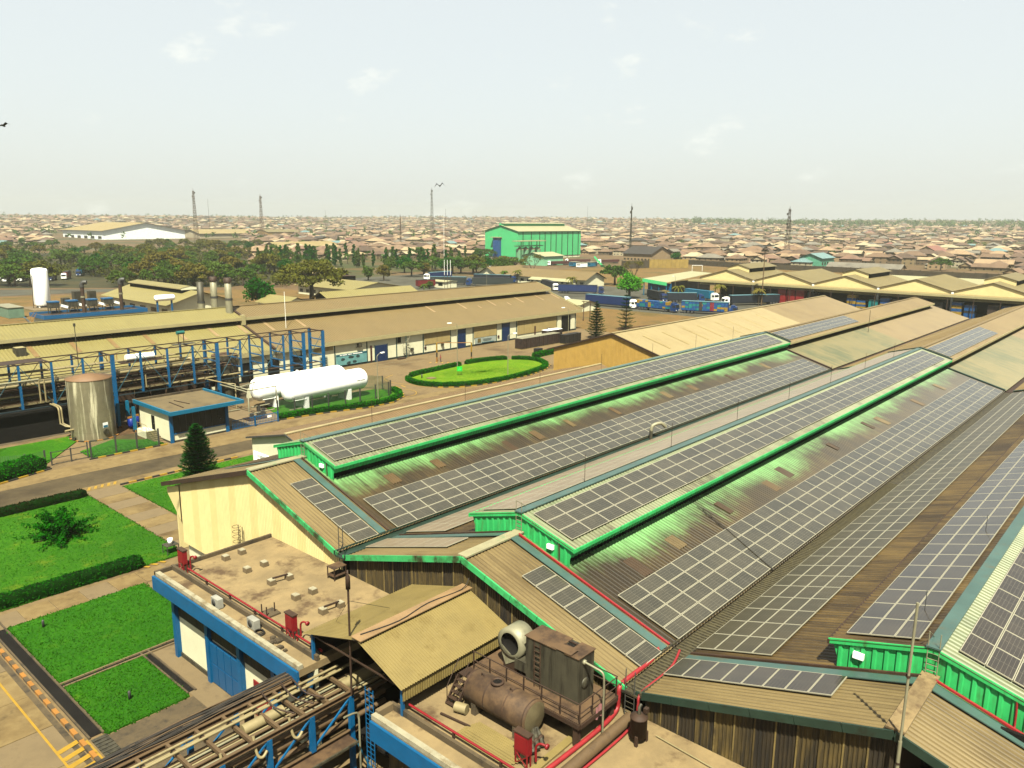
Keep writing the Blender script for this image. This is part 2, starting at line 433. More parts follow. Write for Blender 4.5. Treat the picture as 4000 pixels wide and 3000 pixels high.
LF_MID = leafm('leaf_green', C(74,112,36,.5), C(54,92,28,.5), C(104,120,44,.5))
LF_BRIGHT = leafm('leaf_bright', C(92,176,36,.5), C(66,148,28,.5), C(108,182,44,.5))
LF_DARK = leafm('leaf_dark', C(24,112,0,.42), C(12,78,0,.42), C(30,108,4,.42))
LF_HEDGE = leafm('leaf_hedge', C(40,134,0,.46), C(22,102,0,.46), C(50,134,4,.46))
LF_PINE = leafm('leaf_pine', C(24,88,20,.5), C(12,62,12,.5), C(24,84,20,.5))
BARK = mat('bark', C(92,76,52), 0.9, 0, 0.25, 2.0)
# ---------------------------------------------------------------- ground, roads, lawns
def hz(x, y):
    r = math.hypot(x, y)
    t = min(1.0, max(0.0, (r-820)/3600)); t = t*t*(3-2*t)
    n = noise.noise(Vector((x*0.0011, y*0.0011, 3.3)))*min(1.0, max(0.0, (r-900)/1500))
    return -0.02 + 46*t + 9*n
mb = MB()
rings = [0, 60, 150, 300, 500, 700, 820, 950, 1100, 1250, 1400, 1600, 1800, 2050, 2300, 2600, 2900, 3300, 3700, 4200, 5000, 6500, 9000]
NS = 120
vs = []
for r in rings:
    for j in range(NS):
        a = 2*math.pi*j/NS; x = r*math.cos(a); y = r*math.sin(a)
        vs.append((x, y, hz(x, y)))
mb.faces(vs, [(i*NS+j, (i+1)*NS+j, (i+1)*NS+(j+1)%NS, i*NS+(j+1)%NS) for i in range(len(rings)-1) for j in range(NS)], 0, True)
struct(mb.build('ground', SOIL))
def sheet(name, pts, z, m, thick=None):
    b = MB(); n = len(pts)
    b.poly([(x, y, z) for x, y in pts])
    if thick:
        for i in range(n):
            (x0, y0), (x1, y1) = pts[i], pts[(i+1) % n]
            b.poly([(x0, y0, z-thick), (x1, y1, z-thick), (x1, y1, z), (x0, y0, z)])
    return struct(b.build(name, m))
def rect(x0, x1, y0, y1): return [(x0, y0), (x1, y0), (x1, y1), (x0, y1)]
sheet('site_yard', rect(-60, 205, -60, 240), 0.004, YARD)
sheet('dry_field', rect(190.5, 243, 100, 300), 0.02, DRYG)
sheet('truck_park', rect(243, 330, 30, 360), 0.012, ASPHG)
sheet('sports_field', rect(330, 534, 40, 330), 0.012, DRYG)
sheet('service_road', rect(-60, 205, 240, 252), 0.014, ROADM)
sheet('verge', [(20, 252.2), (205, 252.2), (205, 330), (20, 400)], 0.01, DRYG)
# main road between the hall and the gatehouse: concrete edges, worn asphalt middle
road = sheet('road', [(-60, 96.6), (32, 96.6), (200, 96.6), (200, 104.5), (60, 108.2), (34, 108.8), (26.5, 106.6), (20, 105.2), (-60, 104.5)], 0.012, ROADM)
sheet('asphalt_lane', [(-60, 97.6), (34, 98.4), (78, 98.2), (110, 97.8), (110, 99.6), (78, 101.6), (44, 103.8), (33, 104.4), (-60, 102.5)], 0.017, ASPH)
# access road beside the lawns, in concrete slabs with open joints
acc = sheet('access_road', rect(4, 14.3, 20, 96.5), 0.008, CONCD)
for i in range(15):
    for j in range(2):
        y0 = 24 + i*4.6
        x0, x1 = ((6.2, 9.9), (9.96, 13.95))[j]
        b = MB(); z = 0.05+rnd.uniform(-0.006, 0.006)
        b.box(x0+0.03, x1-0.03, y0+0.03, y0+4.57, 0.009, z)
        b.build('slab', ROADM if (i+j) % 3 else CONC, acc)
# concrete path beside the lawn and the cross path
pa = sheet('path', rect(32.3, 36.2, 70, 96.5), 0.02, CONC)
for i in range(9):
    MB().box(32.4, 36.1, 72.2+i*2.6, 74.75+i*2.6, 0.021, 0.06+rnd.uniform(-.005, .005)).build('slab', ROADM if i % 2 else CONC, pa)
pb = sheet('path', rect(14.9, 29.6, 67.5, 70.3), 0.02, CONC)
for i in range(6):
    MB().box(15.0+i*2.4, 17.35+i*2.4, 67.55, 70.25, 0.021, 0.06+rnd.uniform(-.005, .005)).build('slab', ROADM if i % 3 else CONC, pb)
sheet('apron', rect(21.5, 23.9, 30, 56.0), 0.03, CONC)
sheet('forecourt', [(15.9, 30), (21.5, 30), (21.5, 48.0), (15.9, 48.0)], 0.026, CONCD)
# lawns stand a little proud of the paving
sheet('lawn', rect(14.9, 32.2, 71.0, 95.4), 0.12, GRASS, 0.12)
sheet('lawn', rect(15.95, 26.6, 56.15, 67.4), 0.12, GRASS3, 0.12)
sheet('lawn', rect(15.95, 21.3, 48.1, 55.45), 0.12, GRASS3, 0.12)
sheet('lawn', [(36.4, 80.0), (36.4, 95.4), (60, 95.6), (60, 93.4), (52, 93.3), (52, 80)], 0.12, GRASS, 0.12)
sheet('lawn', [(38.4, 110.0), (48.2, 110.0), (48.2, 113.0), (44.0, 117.5), (38.4, 114.5)], 0.12, GRASS3, 0.12)
sheet('lawn', [(10, 112.6), (31.6, 110.6), (33.6, 112.2), (40.2, 120.5), (40.2, 124), (10, 124)], 0.12, GRASS, 0.12)
sheet('lawn', [(68.2, 110.9), (84, 108.6), (88.5, 107.8), (92.4, 110.6), (94.2, 114.8), (92.6, 117.5), (70, 118.5)], 0.12, GRASS, 0.12)
sheet('tank_court', rect(44.2, 49.0, 112.8, 127), 0.02, ground('brown_court', C(126,92,52), C(146,108,62), C(100,74,42), 0.2, 1.2))
sheet('tank_plinth', [(58.4, 111.8), (68.2, 111.0), (70.5, 121.5), (60.0, 121.5)], 0.10, CONC, 0.10)
OV = [(101.9, 117.7), (101.4, 114.2), (102.8, 110.5), (105.6, 107.8), (110, 106.1), (116, 105.2), (124, 105.6), (131, 107.3), (135.2, 109.6), (137.6, 113.0), (138.2, 116.2), (136.4, 119.6), (132.5, 122.2), (127, 123.6), (120, 123.4), (112.5, 122.6), (107, 122.0), (103.6, 120.4)]
OVS = P1([(x, y, 0) for x, y in OV+[OV[0]]], 4)[:-1]
sheet('lawn', [(p.x, p.y) for p in OVS], 0.12, GRASS2, 0.12)
# painted markings
mk = MB()
def strip(b, p, q, w, z=0.03):
    p = Vector((p[0], p[1], 0)); q = Vector((q[0], q[1], 0)); d = (q-p).normalized(); n = Vector((-d.y, d.x, 0))*(w/2)
    b.poly([(v.x, v.y, z) for v in (p-n, q-n, q+n, p+n)])
strip(mk, (13.1, 20), (13.1, 96), 0.14, 0.066)
struct(mk.build('road_marking', YEL))
mk = MB()
for i in range(5): strip(mk, (13.15, 44.6+i*0.95), (14.7, 45.0+i*0.95), 0.42, 0.068)
strip(mk, (14.75, 43.5), (14.75, 48.4), 0.16, 0.068)
struct(mk.build('hatched_marking', YEL))
mk = MB()
for i in range(9): strip(mk, (119.4+i*0.95, 131.0-i*0.95), (120.3+i*0.95, 131.6-i*0.95), 0.40, 0.03)
for i in range(3): strip(mk, (95.5+i*1.3, 115.2-i*.2), (96.0+i*1.3, 117.0-i*.2), 0.35, 0.03)
a = P1([(104.5, 126.2, 0), (100.6, 124.2, 0), (99.2, 120.6, 0), (100.2, 115.4, 0), (102.5, 108.6, 0), (108, 104.6, 0)], 5)
for i in range(len(a)-1): strip(mk, a[i], a[i+1], 0.16, 0.03)
a = P1([(92.0, 108.0, 0), (95.0, 108.4, 0), (97.0, 110.8, 0), (96.8, 113.4, 0)], 5)
for i in range(len(a)-1): strip(mk, a[i], a[i+1], 0.16, 0.03)
for i in range(5): strip(mk, (33.0+i*.75, 97.0), (33.5+i*.75, 98.0), 0.3, 0.03)
for i in range(3): strip(mk, (28.0+i*.75, 71.2), (28.5+i*.75, 70.4), 0.3, 0.07)
struct(mk.build('yellow_marking', YEL))
mk = MB()
strip(mk, (100, 137.6), (188, 137.2), 0.14, 0.03)
strip(mk, (98, 134.6), (121, 134.4), 0.12, 0.03)
struct(mk.build('white_marking', mat('worn_line', C(205,190,150), 0.8)))
# ---------------------------------------------------------------- kerbs: alternate painted blocks
def kerb(label, pts, L=1.0, w=0.24, h=0.18, a=YEL, b=KBLK):
    pts = [Vector((p[0], p[1], 0)) for p in pts]
    t = thing('kerb', label, 'kerb', (pts[0].x, pts[0].y, 0))
    k = 0
    for i in range(len(pts)-1):
        p, q = pts[i], pts[i+1]; n = max(1, round((q-p).length/L)); d = (q-p)/n
        for j in range(n):
            s = p+d*j; e = s+d*0.985
            MB().bar((s.x, s.y, h/2), (e.x, e.y, h/2), w, h*(1+0.05*rnd.uniform(-1, 1))).build('kerb_block', a if k % 2 else b, t)
            k += 1
    return t
kerb('yellow and black kerb beside the slab road and square lawns', [(14.5, 36), (14.5, 66.5)], 0.78, 0.26, 0.22, YELO, CONCD)
kerb('yellow and black kerb in front of the steel tank lawn', [(37.9, 109.75), (48.4, 109.4)], 1.05)
kerb('curved yellow and black kerb around the clipped bush by the road', [(20, 105.9), (26.3, 107.1), (30, 108.2), (33.0, 109.2)], 1.2)
kerb('yellow and black kerb on the near side of the main road', [(36.4, 96.2), (48, 96.3), (52, 96.3)], 1.0)
kerb('yellow and black kerb under the hedge of the oval lawn', [(101.2, 115.5), (102.2, 109.9), (105.2, 107.0), (110, 105.3), (116, 104.4), (124, 104.8), (131.4, 106.5), (136.2, 108.9), (138.3, 112.7)], 1.15)
kerb('yellow and black kerb round the white gas tank lawn', [(67.0, 109.9), (75.8, 108.3), (82.3, 106.2), (88.0, 106.2), (92.6, 108.6), (94.9, 112.2)], 1.2)
# storm drains beside the lawns
def drain(label, x0, x1, y0, y1):
    t = thing('storm_drain', label, 'drain', (x0, y0, 0))
    MB().box(x0+.12, x1-.12, y0+.12, y1-.12, 0.027, 0.045).build('channel', DARK, t)
    for a in ((x0, x0+.12, y0, y1), (x1-.12, x1, y0, y1)): MB().box(*a, 0, 0.14).build('drain_wall', CONCD, t)
    return t
drain('long open concrete drain along the left edge of the square lawns', 14.9, 15.85, 48.4, 70)
drain('short open drain between the blue door apron and small lawn', 21.32, 22.0, 48.5, 56.0)
d = thing('storm_drain', 'cross drain between the two square lawns', 'drain', (15.9, 55.5, 0))
MB().box(15.9, 24, 55.62, 56.0, 0.03, 0.05).build('channel', DARK, d)
for y in (55.5, 56.02): MB().box(15.9, 24, y, y+.12, 0.0, 0.15).build('drain_wall', CONC, d)
g = thing('drain_grating', 'ribbed steel grating over the drain beside the yellow hatching', 'grating', (15, 45, 0))
for i in range(9): MB().box(14.95, 15.9, 44.9+i*0.37, 45.2+i*0.37, 0.05, 0.09).build('slat', GREYST, g)
for (x, y) in ((18.4, 50.7), (17.9, 65.5)):
    tag(MB().lathe([(0, .0), (.1, 0), (.1, .55), (.07, .62), (0, .62)], (x, y, 0.1), 10).build('bollard_light', BLACK), 'small dark post standing in the %s square lawn' % ('smaller' if y < 55 else 'larger'), 'post')

# loose grass tufts over the lawns and along their ragged edges
gt_ = MB(); rg = random.Random(4)
def tufts(x0, x1, y0, y1, n, edge):
    for k in range(n):
        if edge:
            q = rg.random()*2*((x1-x0)+(y1-y0))
            if q < x1-x0: x, y = x0+q, y0
            elif q < 2*(x1-x0): x, y = x0+q-(x1-x0), y1
            elif q < 2*(x1-x0)+(y1-y0): x, y = x0, y0+q-2*(x1-x0)
            else: x, y = x1, y0+q-2*(x1-x0)-(y1-y0)
            x += rg.gauss(0, .09); y += rg.gauss(0, .09); z = .05
        else: x, y, z = rg.uniform(x0, x1), rg.uniform(y0, y1), .115
        a = rg.uniform(0, 3.14); w = rg.uniform(.04, .10); h = rg.uniform(.04, .11)+(.06 if edge else 0); dx, dy = math.cos(a)*w, math.sin(a)*w
        gt_.poly([(x-dx, y-dy, z), (x+dx, y+dy, z), (x+dx*.3+rg.gauss(0,.04), y+dy*.3+rg.gauss(0,.04), z+h)])
for q in ((14.9, 32.2, 71.0, 95.4, 9000), (15.95, 26.6, 56.15, 67.4, 5500), (15.95, 21.3, 48.1, 55.45, 2600), (36.4, 52, 80, 95.4, 3000), (38.4, 48.2, 110, 114, 900)):
    tufts(*q, False); tufts(*q[:4], int(q[4]*.22), True)
for k in range(3500):
    i = rg.randrange(len(OVS)); p = OVS[i].lerp(Vector((120, 114.5, 0)), rg.random()**.5); gt_.poly([(p.x-.06, p.y, .115), (p.x+.06, p.y+.03, .115), (p.x, p.y+.02, .115+rg.uniform(.05,.12))])
go_ = gt_.build('grass_tufts', leafm('grass_blade', C(58,140,10,.34), C(36,112,4,.34), C(96,158,24,.34))); struct(go_, 'stuff'); tag(go_, 'short grass tufts over the mown lawns', 'grass')
# ---------------------------------------------------------------- the production hall with its solar roofs
hall = thing('factory_hall', 'long multi-bay factory hall with stained sheet roofs and green roof monitors', 'factory hall', (32, 32, 0))
ZR, ZV, SL = 11.7, 8.0, 0.296
def slope(Yr, side, x0, x1, m, y_far=12.5, zr=ZR, s=SL, pitch=0.36, dep=0.055, parent=hall, name='roof_slope', y_near=0.0):
    b = MB()
    def P(u, d, e):
        yy = y_near if e == 0 else y_far
        return (u, Yr+side*yy, zr-s*yy+d)
    b.rib(x0, x1, pitch, dep, P)
    return b.build(name, m, parent)
RID = [57.0, 32.0, 7.0]
for k, Yr in enumerate(RID):
    lf = 16.4 if k == 0 else 12.0
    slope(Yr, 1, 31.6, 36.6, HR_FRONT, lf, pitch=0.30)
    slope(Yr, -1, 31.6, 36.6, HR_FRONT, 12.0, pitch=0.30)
    slope(Yr, 1, 36.62, 131, HR_DARK, lf)
    slope(Yr, -1, 36.62, 131, HR_GREEN, 12.0)
    slope(Yr, 1, 131.1, 228, HR_FAR, lf if k == 0 else 12.1, zr=ZR+0.12, pitch=0.5, dep=0.06)
    slope(Yr, -1, 131.1, 180 if k else 172, HR_FARG, 12.1, zr=ZR+0.12, pitch=0.5, dep=0.06)
    slope(Yr, -1, 180 if k else 172, 228, HR_FAR, 12.1, zr=ZR+0.12, pitch=0.5, dep=0.06)
    # verge where the old and new sheeting meet
    for side in (1, -1):
        MB().bar((131.05, Yr, ZR+.22), (131.05, Yr+side*12, ZR-12*SL+.22), 0.45, 0.12).build('verge_cap', TEALD if k else STEELB, hall)
        MB().bar((36.0, Yr+side*.3, ZR+.10), (36.0, Yr+side*11.8, ZR-11.8*SL+.10), 0.62, 0.05).build('cable_cover', TEAL, hall)
        MB().bar((36.55, Yr+side*.3, ZR+.12), (36.55, Yr+side*11.8, ZR-11.8*SL+.12), 0.12, 0.10).build('red_conduit', REDH if (side < 0 and Yr < 50) else RUSTD, hall)
    MB().bar((31.6, Yr, ZR+.10), (37.0, Yr, ZR+.10), 0.75, 0.10).build('ridge_cap', mat('ridge_cream', C(215,205,160), 0.7, 0, .1, 1.5, dirt=(C(110,190,120), 0.8, 0.5, 0.75)) if k < 2 else FLATR, hall)
    MB().bar((30+201.5, Yr, ZR+.2), (130.9, Yr, ZR+.2), 0.6, 0.10).build('ridge_cap', HR_FAR, hall)
    # gutters between the bays
for Yv, m in ((44.5, TEALD), (19.5, mat('valley_grating', C(104,94,62), 0.7, .1, .3, 2.0, dirt=(C(56,48,32), 3.0, .45, .6)))):
    MB().box(31.4, 131, Yv-.55, Yv+.55, 7.9, 8.02).build('valley_gutter', m, hall)
    MB().box(131, 230, Yv-.45, Yv+.45, 7.95, 8.08).build('valley_gutter', STEELB, hall)
    for sg in (-.62, .62): MB().box(31.4, 131, Yv+sg-.05, Yv+sg+.05, 8.02, 8.30).build('gutter_edge', m, hall)
b = MB()
for i in range(150): b.box(31.5+i*0.30, 31.62+i*0.30, 19.05, 19.95, 8.03, 8.07)
struct(b.build('grating_bars', mat('grating_bar', C(120,110,76), .6, .1, .2, 2.0), hall), 'stuff')
# bay beyond: pale roof with an ochre gable
slope(82, 1, 120.6, 228, HR_B0, 15.8, zr=11.55, s=0.305, pitch=0.5, dep=.06)
slope(82, -1, 120.6, 185, HR_B0, 12.3, zr=11.55, s=0.296, pitch=0.5, dep=.06)
slope(82, -1, 185, 228, HR_FAR, 12.3, zr=11.55, s=0.296, pitch=0.5, dep=.06)
MB().bar((120.6, 82, 11.68), (228, 82, 11.68), 0.6, 0.1).build('ridge_cap', HR_B0, hall)
for x in (127, 134, 142, 148, 156, 161, 168, 176):
    MB().bar((x, 79.2, 11.55-2.8*SL+.08), (x, 73.2, 11.55-8.8*SL+.08), 0.34, 0.03).build('roof_patch', BEIGE, hall)
gw = MB()
gw.poly([(120.95, 96.0, 0), (120.95, 70, 0), (120.95, 69.7, 7.7), (120.95, 82, 11.35), (120.95, 96, 7.1)]); 
gwall = gw.build('gable_wall', YWALL, hall)
for i in range(22):
    y0 = 70+i*1.182; y1 = y0+1.17
    f = lambda y: (11.42-abs(y-82)*.3)
    b = MB(); b.rib(y0, y1, 0.29, 0.05, lambda u, d, e: (120.9-d, u, (0.1 if e == 0 else f(u))))
    b.build('cladding_sheet', YWALL, gwall)
for a, c in (((97.6, 6.78), (82, 11.5)), ((82, 11.5), (69.5, 7.85))):
    MB().bar((120.6, a[0], a[1]+.03), (120.6, c[0], c[1]+.03), 0.16, 0.28).build('gable_trim', STEELB, hall)
# annex along the road side
anx = thing('annex_shed', 'low annex with brown sheet roof and white end wall beside the hall', 'annex', (52, 83, 0))
slope(83.4, -1, 51.6, 119.5, HR_ANX, 9.2, zr=5.75, s=0.29, pitch=.45, dep=.05, parent=anx)
slope(83.4, 1, 51.6, 119.5, HR_ANX, 9.6, zr=5.75, s=0.23, pitch=.45, dep=.05, parent=anx)
MB().bar((51.6, 83.5, 5.84), (119.5, 83.5, 5.84), 0.55, 0.12).build('ridge_cap', mat('annex_cap', C(226,206,150), .7), anx)
b = MB(); b.poly([(52, 92.2, 0), (52, 75.2, 0), (52, 75.2, 3.3), (52, 83.4, 5.6), (52, 92.2, 3.62)]); b.poly([(119.2, 75.2, 0), (119.2, 92.2, 0), (119.2, 92.2, 3.5), (119.2, 83.4, 5.6), (119.2, 75.2, 3.3)])
b.box(52.02, 119.15, 91.9, 92.1, 0, 3.5)
b.build('wall', WHITE, anx)
for a, c in (((92.9, 3.58), (83.4, 5.70)), ((83.4, 5.70), (74.4, 3.1))): MB().bar((51.55, a[0], a[1]), (51.55, c[0], c[1]), 0.12, 0.22).build('gable_trim', BLACK, anx)
sg = MB(); sg.box(51.90, 51.95, 88.2, 91.8, 0.2, 1.9).build('poster', mat('poster_white', (0.78, 0.78, 0.74), .5), anx)
pst = bpy.context.scene.objects['poster']
MB().box(51.87, 51.90, 88.6, 90.9, 0.75, 1.05).build('red_band', RED, pst)
for i in range(7): MB().box(51.87, 51.90, 90.7-i*.3, 90.85-i*.3, 1.2, 1.6).build('letter_stroke', GREYST, pst)
MB().box(51.88, 51.93, 87.5, 88.15, 0.3, 1.2).build('poster', RUST, anx)
# front gables: sheeting hung sheet by sheet
def gable(Yr, x, yl, yr_, z0, m, sm, sheets, top=ZR-.32, sL=SL, name='gable_wall'):
    f = lambda y: top-abs(y-Yr)*sL
    b = MB(); b.poly([(x, yl, z0), (x, yr_, z0), (x, yr_, f(yr_)), (x, Yr, f(Yr)), (x, yl, f(yl))] if yr_ < Yr < yl else [(x, yl, z0), (x, yr_, z0), (x, yr_, f(yr_)), (x, yl, f(yl))])
    g = b.build(name, m, hall)
    w = (yl-yr_)/sheets
    for i in range(sheets):
        y0 = yr_+i*w; off = rnd.uniform(0, 0.018)
        b = MB(); b.rib(y0+.012, y0+w-.012, w/5, 0.05, lambda u, d, e: (x-.035-d-off, u, (z0 if e == 0 else f(u))))
        b.build('cladding_sheet', sm[i % len(sm)], g)
        if z0 > 2 and i: MB().box(x-.12, x-.09, y0-.035, y0+.035, z0, f(y0)-.02).build('joint_strip', JOINT if i % 3 else BW2, g)
    return g
JOINT = mat('joint_strip', C(150,128,72,.45), .7, 0, .2, 1.5, dirt=(C(70,54,26,.4), .9, .45, .7))
CREAM2 = mat('cream_cladding_b', C(234,212,146,.54), 0.6, 0, 0.06, 0.6, dirt=(C(175,150,85,.6), 0.8, 0.58, 0.95, (2,2,0.35)))
gable(57.0, 32.0, 70.4, 44.9, 1.45, CREAM, [CREAM, CREAM2, CREAM], 22, top=ZR-.30, sL=0.305)
b = MB(); b.poly([(31.9, 70.6, 3.6), (31.9, 70.6, 7.15), (31.9, 73.1, 6.45), (31.9, 73.1, 5.9)]); b.build('gable_wing', CREAM, hall)
MB().box(32.3, 32.5, 45, 70.3, 0, 1.6).build('plinth_wall', WHITE, hall)
BW2 = mat('sooty_cladding_b', C(112,92,42,.42), 0.75, 0, 0.3, 0.8, dirt=(C(38,28,10,.4), 1.0, 0.42, 0.70, (3.0,3.0,0.25)))
BW3 = mat('sooty_cladding_c', C(60,46,18,.42), 0.75, 0, 0.3, 0.8, dirt=(C(26,18,6,.4), 1.2, 0.4, 0.66, (3.0,3.0,0.25)))
gable(32.0, 32.0, 44.0, 20.2, 4.5, BWALL, [BWALL, BW2, BWALL, BW3, BWALL], 24)
gable(7.0, 32.0, 18.9, 7.0, 4.0, BWALL, [BW3, BWALL, BW2, BWALL, BW3], 12)
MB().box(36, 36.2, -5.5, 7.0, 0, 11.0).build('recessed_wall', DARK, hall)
MB().box(32.0, 36.1, 6.75, 6.95, 0, 11.2).build('return_wall', BW3, hall)
for Yr in RID:
    for side in (1, -1):
        y1 = 16.4 if (Yr == 57 and side == 1) else 12.2
        n = 6
        for i in range(n):
            a = i*y1/n; c = (i+1)*y1/n-.03
            mm = (GREEND if Yr == 32 else (STEELB if (Yr == 57 and side == 1) else (GREEND if Yr == 57 else TEALD)))
            MB().bar((31.52, Yr+side*a, ZR-.10-a*SL), (31.52, Yr+side*c, ZR-.10-c*SL), 0.10, 0.40).build('gable_trim', mm, hall)
# long outer walls
MB().box(32.4, 131, 72.3, 72.5, 0, 6.6).build('side_wall', CREAM, hall)
MB().box(121, 228, 95.6, 95.9, 0, 7.0).build('side_wall', YWALL, hall)
b = MB()
for Yr in RID+[82]: b.poly([(227.6, Yr-12.4, 0), (227.6, Yr+12.4, 0), (227.6, Yr+12.4, 7.9), (227.6, Yr, 11.4), (227.6, Yr-12.4, 7.9)])
b.build('end_wall', CREAM, hall)
# roof monitors
def monitor(Yr, x0, x1, kind):
    near = kind == 'green'
    zt, ze, hw = 13.12, 11.82, 4.6
    s = (zt-ze)/hw
    r = slope(Yr, -1, x0-.2, x1, HR_MON if near else HR_FAR, hw, zr=zt, s=s, pitch=.36 if near else .5, dep=.05, name='monitor_roof')
    slope(Yr, 1, x0-.2, x1, (HR_DARK if Yr < 10 else HR_MON) if near else HR_FAR, hw, zr=zt, s=s, pitch=.36 if near else .5, dep=.05, name='monitor_roof')
    wm = GREEN if near else DARK
    for side in (1, -1):
        b = MB()
        if near:
            b.rib(x0, x1, 0.36, .05, lambda u, d, e: (u, Yr+side*((4.22 if e == 0 else 4.42)+d), 11.12 if e == 0 else 11.78))
            MB().box(x0+.05, x1, Yr+side*3.80, Yr+side*3.86, 10.45, 11.8).build('monitor_opening', DARK, hall)
        else:
            b.rib(x0, x1, 1.2, .05, lambda u, d, e: (u, Yr+side*(3.7+d), 10.7 if e == 0 else 11.9))
        b.build('monitor_side', wm, hall)
        MB().box(x0-.2, x1, Yr+side*4.55, Yr+side*4.66, ze-.20 if near else ze-.32, ze+.03).build('monitor_fascia', (STEELB if (Yr < 10 and side > 0) else GREEN) if near else WHF, hall)
    MB().bar((x0-.25, Yr, zt+.07), (x1, Yr, zt+.07), 0.62, 0.08).build('monitor_ridge_cap', TEAL if near else HR_FAR, hall)
    if near:
        f = lambda y: zt-.12-abs(y-Yr)*s
        e = MB(); e.poly([(x0, Yr+4.0, 10.5), (x0, Yr, 11.68), (x0, Yr-4.0, 10.5), (x0, Yr-4.45, 11.75), (x0, Yr, f(Yr)), (x0, Yr+4.45, 11.75)])
        ew = e.build('monitor_end', GREEN, hall)
        n = 16
        for i in range(n):
            y0 = Yr-4.2+i*8.4/n; y1 = y0+8.4/n-.02
            if abs((y0+y1)/2-Yr) < 0.28: continue
            b = MB(); b.rib(y0, y1, (y1-y0), 0.07, lambda u, d, ee: (x0-.02-d, u, (ZR-abs(u-Yr)*SL+.03) if ee == 0 else f(u)-.10))
            b.build('cladding_sheet', GREEN, ew)
        for side in (1, -1): MB().bar((x0-.13, Yr, f(Yr)+.02), (x0-.13, Yr+side*4.6, ze-.06), 0.08, 0.26).build('end_trim', GREEN, hall)
        ld = MB()
        for yy in (-.24, .24): ld.tube([(x0-.16, Yr+yy, 11.5), (x0-.16, Yr+yy, 13.9)], .025, 6)
        for i in range(6): ld.tube([(x0-.16, Yr-.24, 11.75+i*.28), (x0-.16, Yr+.24, 11.75+i*.28)], .018, 5)
        ld.tube([(x0-.16, Yr+.24, 13.9), (x0+.9, Yr+.24, 13.2)], .02, 5)
        ld.build('ladder', GALV, hall)
        MB().box(x0-.24, x0-.06, Yr-2.95 if Yr > 10 else Yr+2.9, Yr-2.45 if Yr > 10 else Yr+3.4, 11.35, 11.65).build('lamp_box', WPAINT, hall)
        pc = MB().tube(P1([(x0-.12, Yr-3.35, 12.1), (x0-.12, Yr-3.4, 11.5), (x0-.14, Yr-3.42, 10.72), (36.6, Yr-3.5, 10.75)], 4), .05, 6)
        pc.build('red_conduit', RUSTD if Yr > 10 else REDH, hall)
for Yr in RID:
    monitor(Yr, 37.05, 131.2, 'green')
    monitor(Yr, 131.6, 224, 'tan')
    MB().bar((131.4, Yr, 13.3), (131.4, Yr-4.6, 12.0), 0.4, .14).build('monitor_joint', TEALD, hall)
    MB().bar((131.4, Yr, 13.3), (131.4, Yr+4.6, 12.0), 0.4, .14).build('monitor_joint', TEALD, hall)
# odd replacement sheets and lightning rods
PATCH = [mat('patch_a', C(128,100,56), .6, 0, .2, 1.0), mat('patch_b', C(96,70,40), .6, 0, .2, 1.0), mat('patch_c', C(146,122,74), .6, 0, .2, 1.0)]
for Yr in (57.0, 32.0):
    for x in (40.6, 46.4, 55.5, 62.0, 66.5, 77.0, 88.0, 93.5, 106.0, 117.0):
        x += rnd.uniform(-1.5, 1.5); y0 = rnd.uniform(5.0, 5.8); y1 = y0+rnd.uniform(1.2, 1.9); w = rnd.choice((.7, 1.0, 1.1))
        MB().rib(x, x+w, .25, .05, lambda u, d, e: (u, Yr-(y0 if e == 0 else y1), ZR-(y0 if e == 0 else y1)*SL+.07+d)).build('patch_sheet', PATCH[rnd.randrange(3)], hall)
    for i in range(7):
        x = 45+i*12.5
        MB().tube([(x, Yr+.6, 12.9), (x, Yr+.6, 15.2)], .022, 5).build('lightning_rod', STEELB, hall)
for x in (41, 55): MB().tube([(x, 8.4, 12.6), (x, 8.4, 14.0)], .02, 5).build('lightning_rod', BLACK, hall)
MB().tube([(168, 51, 10.0), (168, 51, 14.6)], .05, 5).build('lightning_rod', GREYST, hall)
for i in range(3): MB().tube([(50+i*.05, 19.9, 8.35), (52.6, 26.8+i*.25, 10.4)], .02, 5).build('cable', CABLE, hall)
vt = thing('roof_vent', 'bent grey ventilation cowl in the gutter between the solar roofs', 'vent', (74, 44.6, 8))
MB().lathe([(.19, 0), (.19, 1.1)], (74, 44.6, 8), 12).build('stack', GREYST, vt)
MB().tube(P1([(74, 44.6, 9.0), (74.2, 44.5, 9.6), (75.0, 44.0, 9.8), (75.6, 43.7, 9.3)], 5), .20, 10).build('cowl', GALV, vt)
# red hoses running down the valley to the plant roof
for yy, lab in ((20.15, 'thick red hose running beside the roof valley and down to the plant roof'), (18.95, 'thin red hose on the right edge of the roof valley')):
    w = .13 if yy > 20 else .07
    pts = [(36.4, yy+.5, 8.3), (34.5, yy, 8.25), (31.7, yy, 8.2), (31.35, yy, 7.6), (31.2, yy, 6.85), (29.5, yy-.15, 6.75), (26, yy-.1, 6.72), (23.5, yy, 6.72)]
    tag(MB().tube(P1(pts, 5), w, 8).build('red_hose', REDH, None, loc=(31, yy, 6.6)), lab, 'hose')
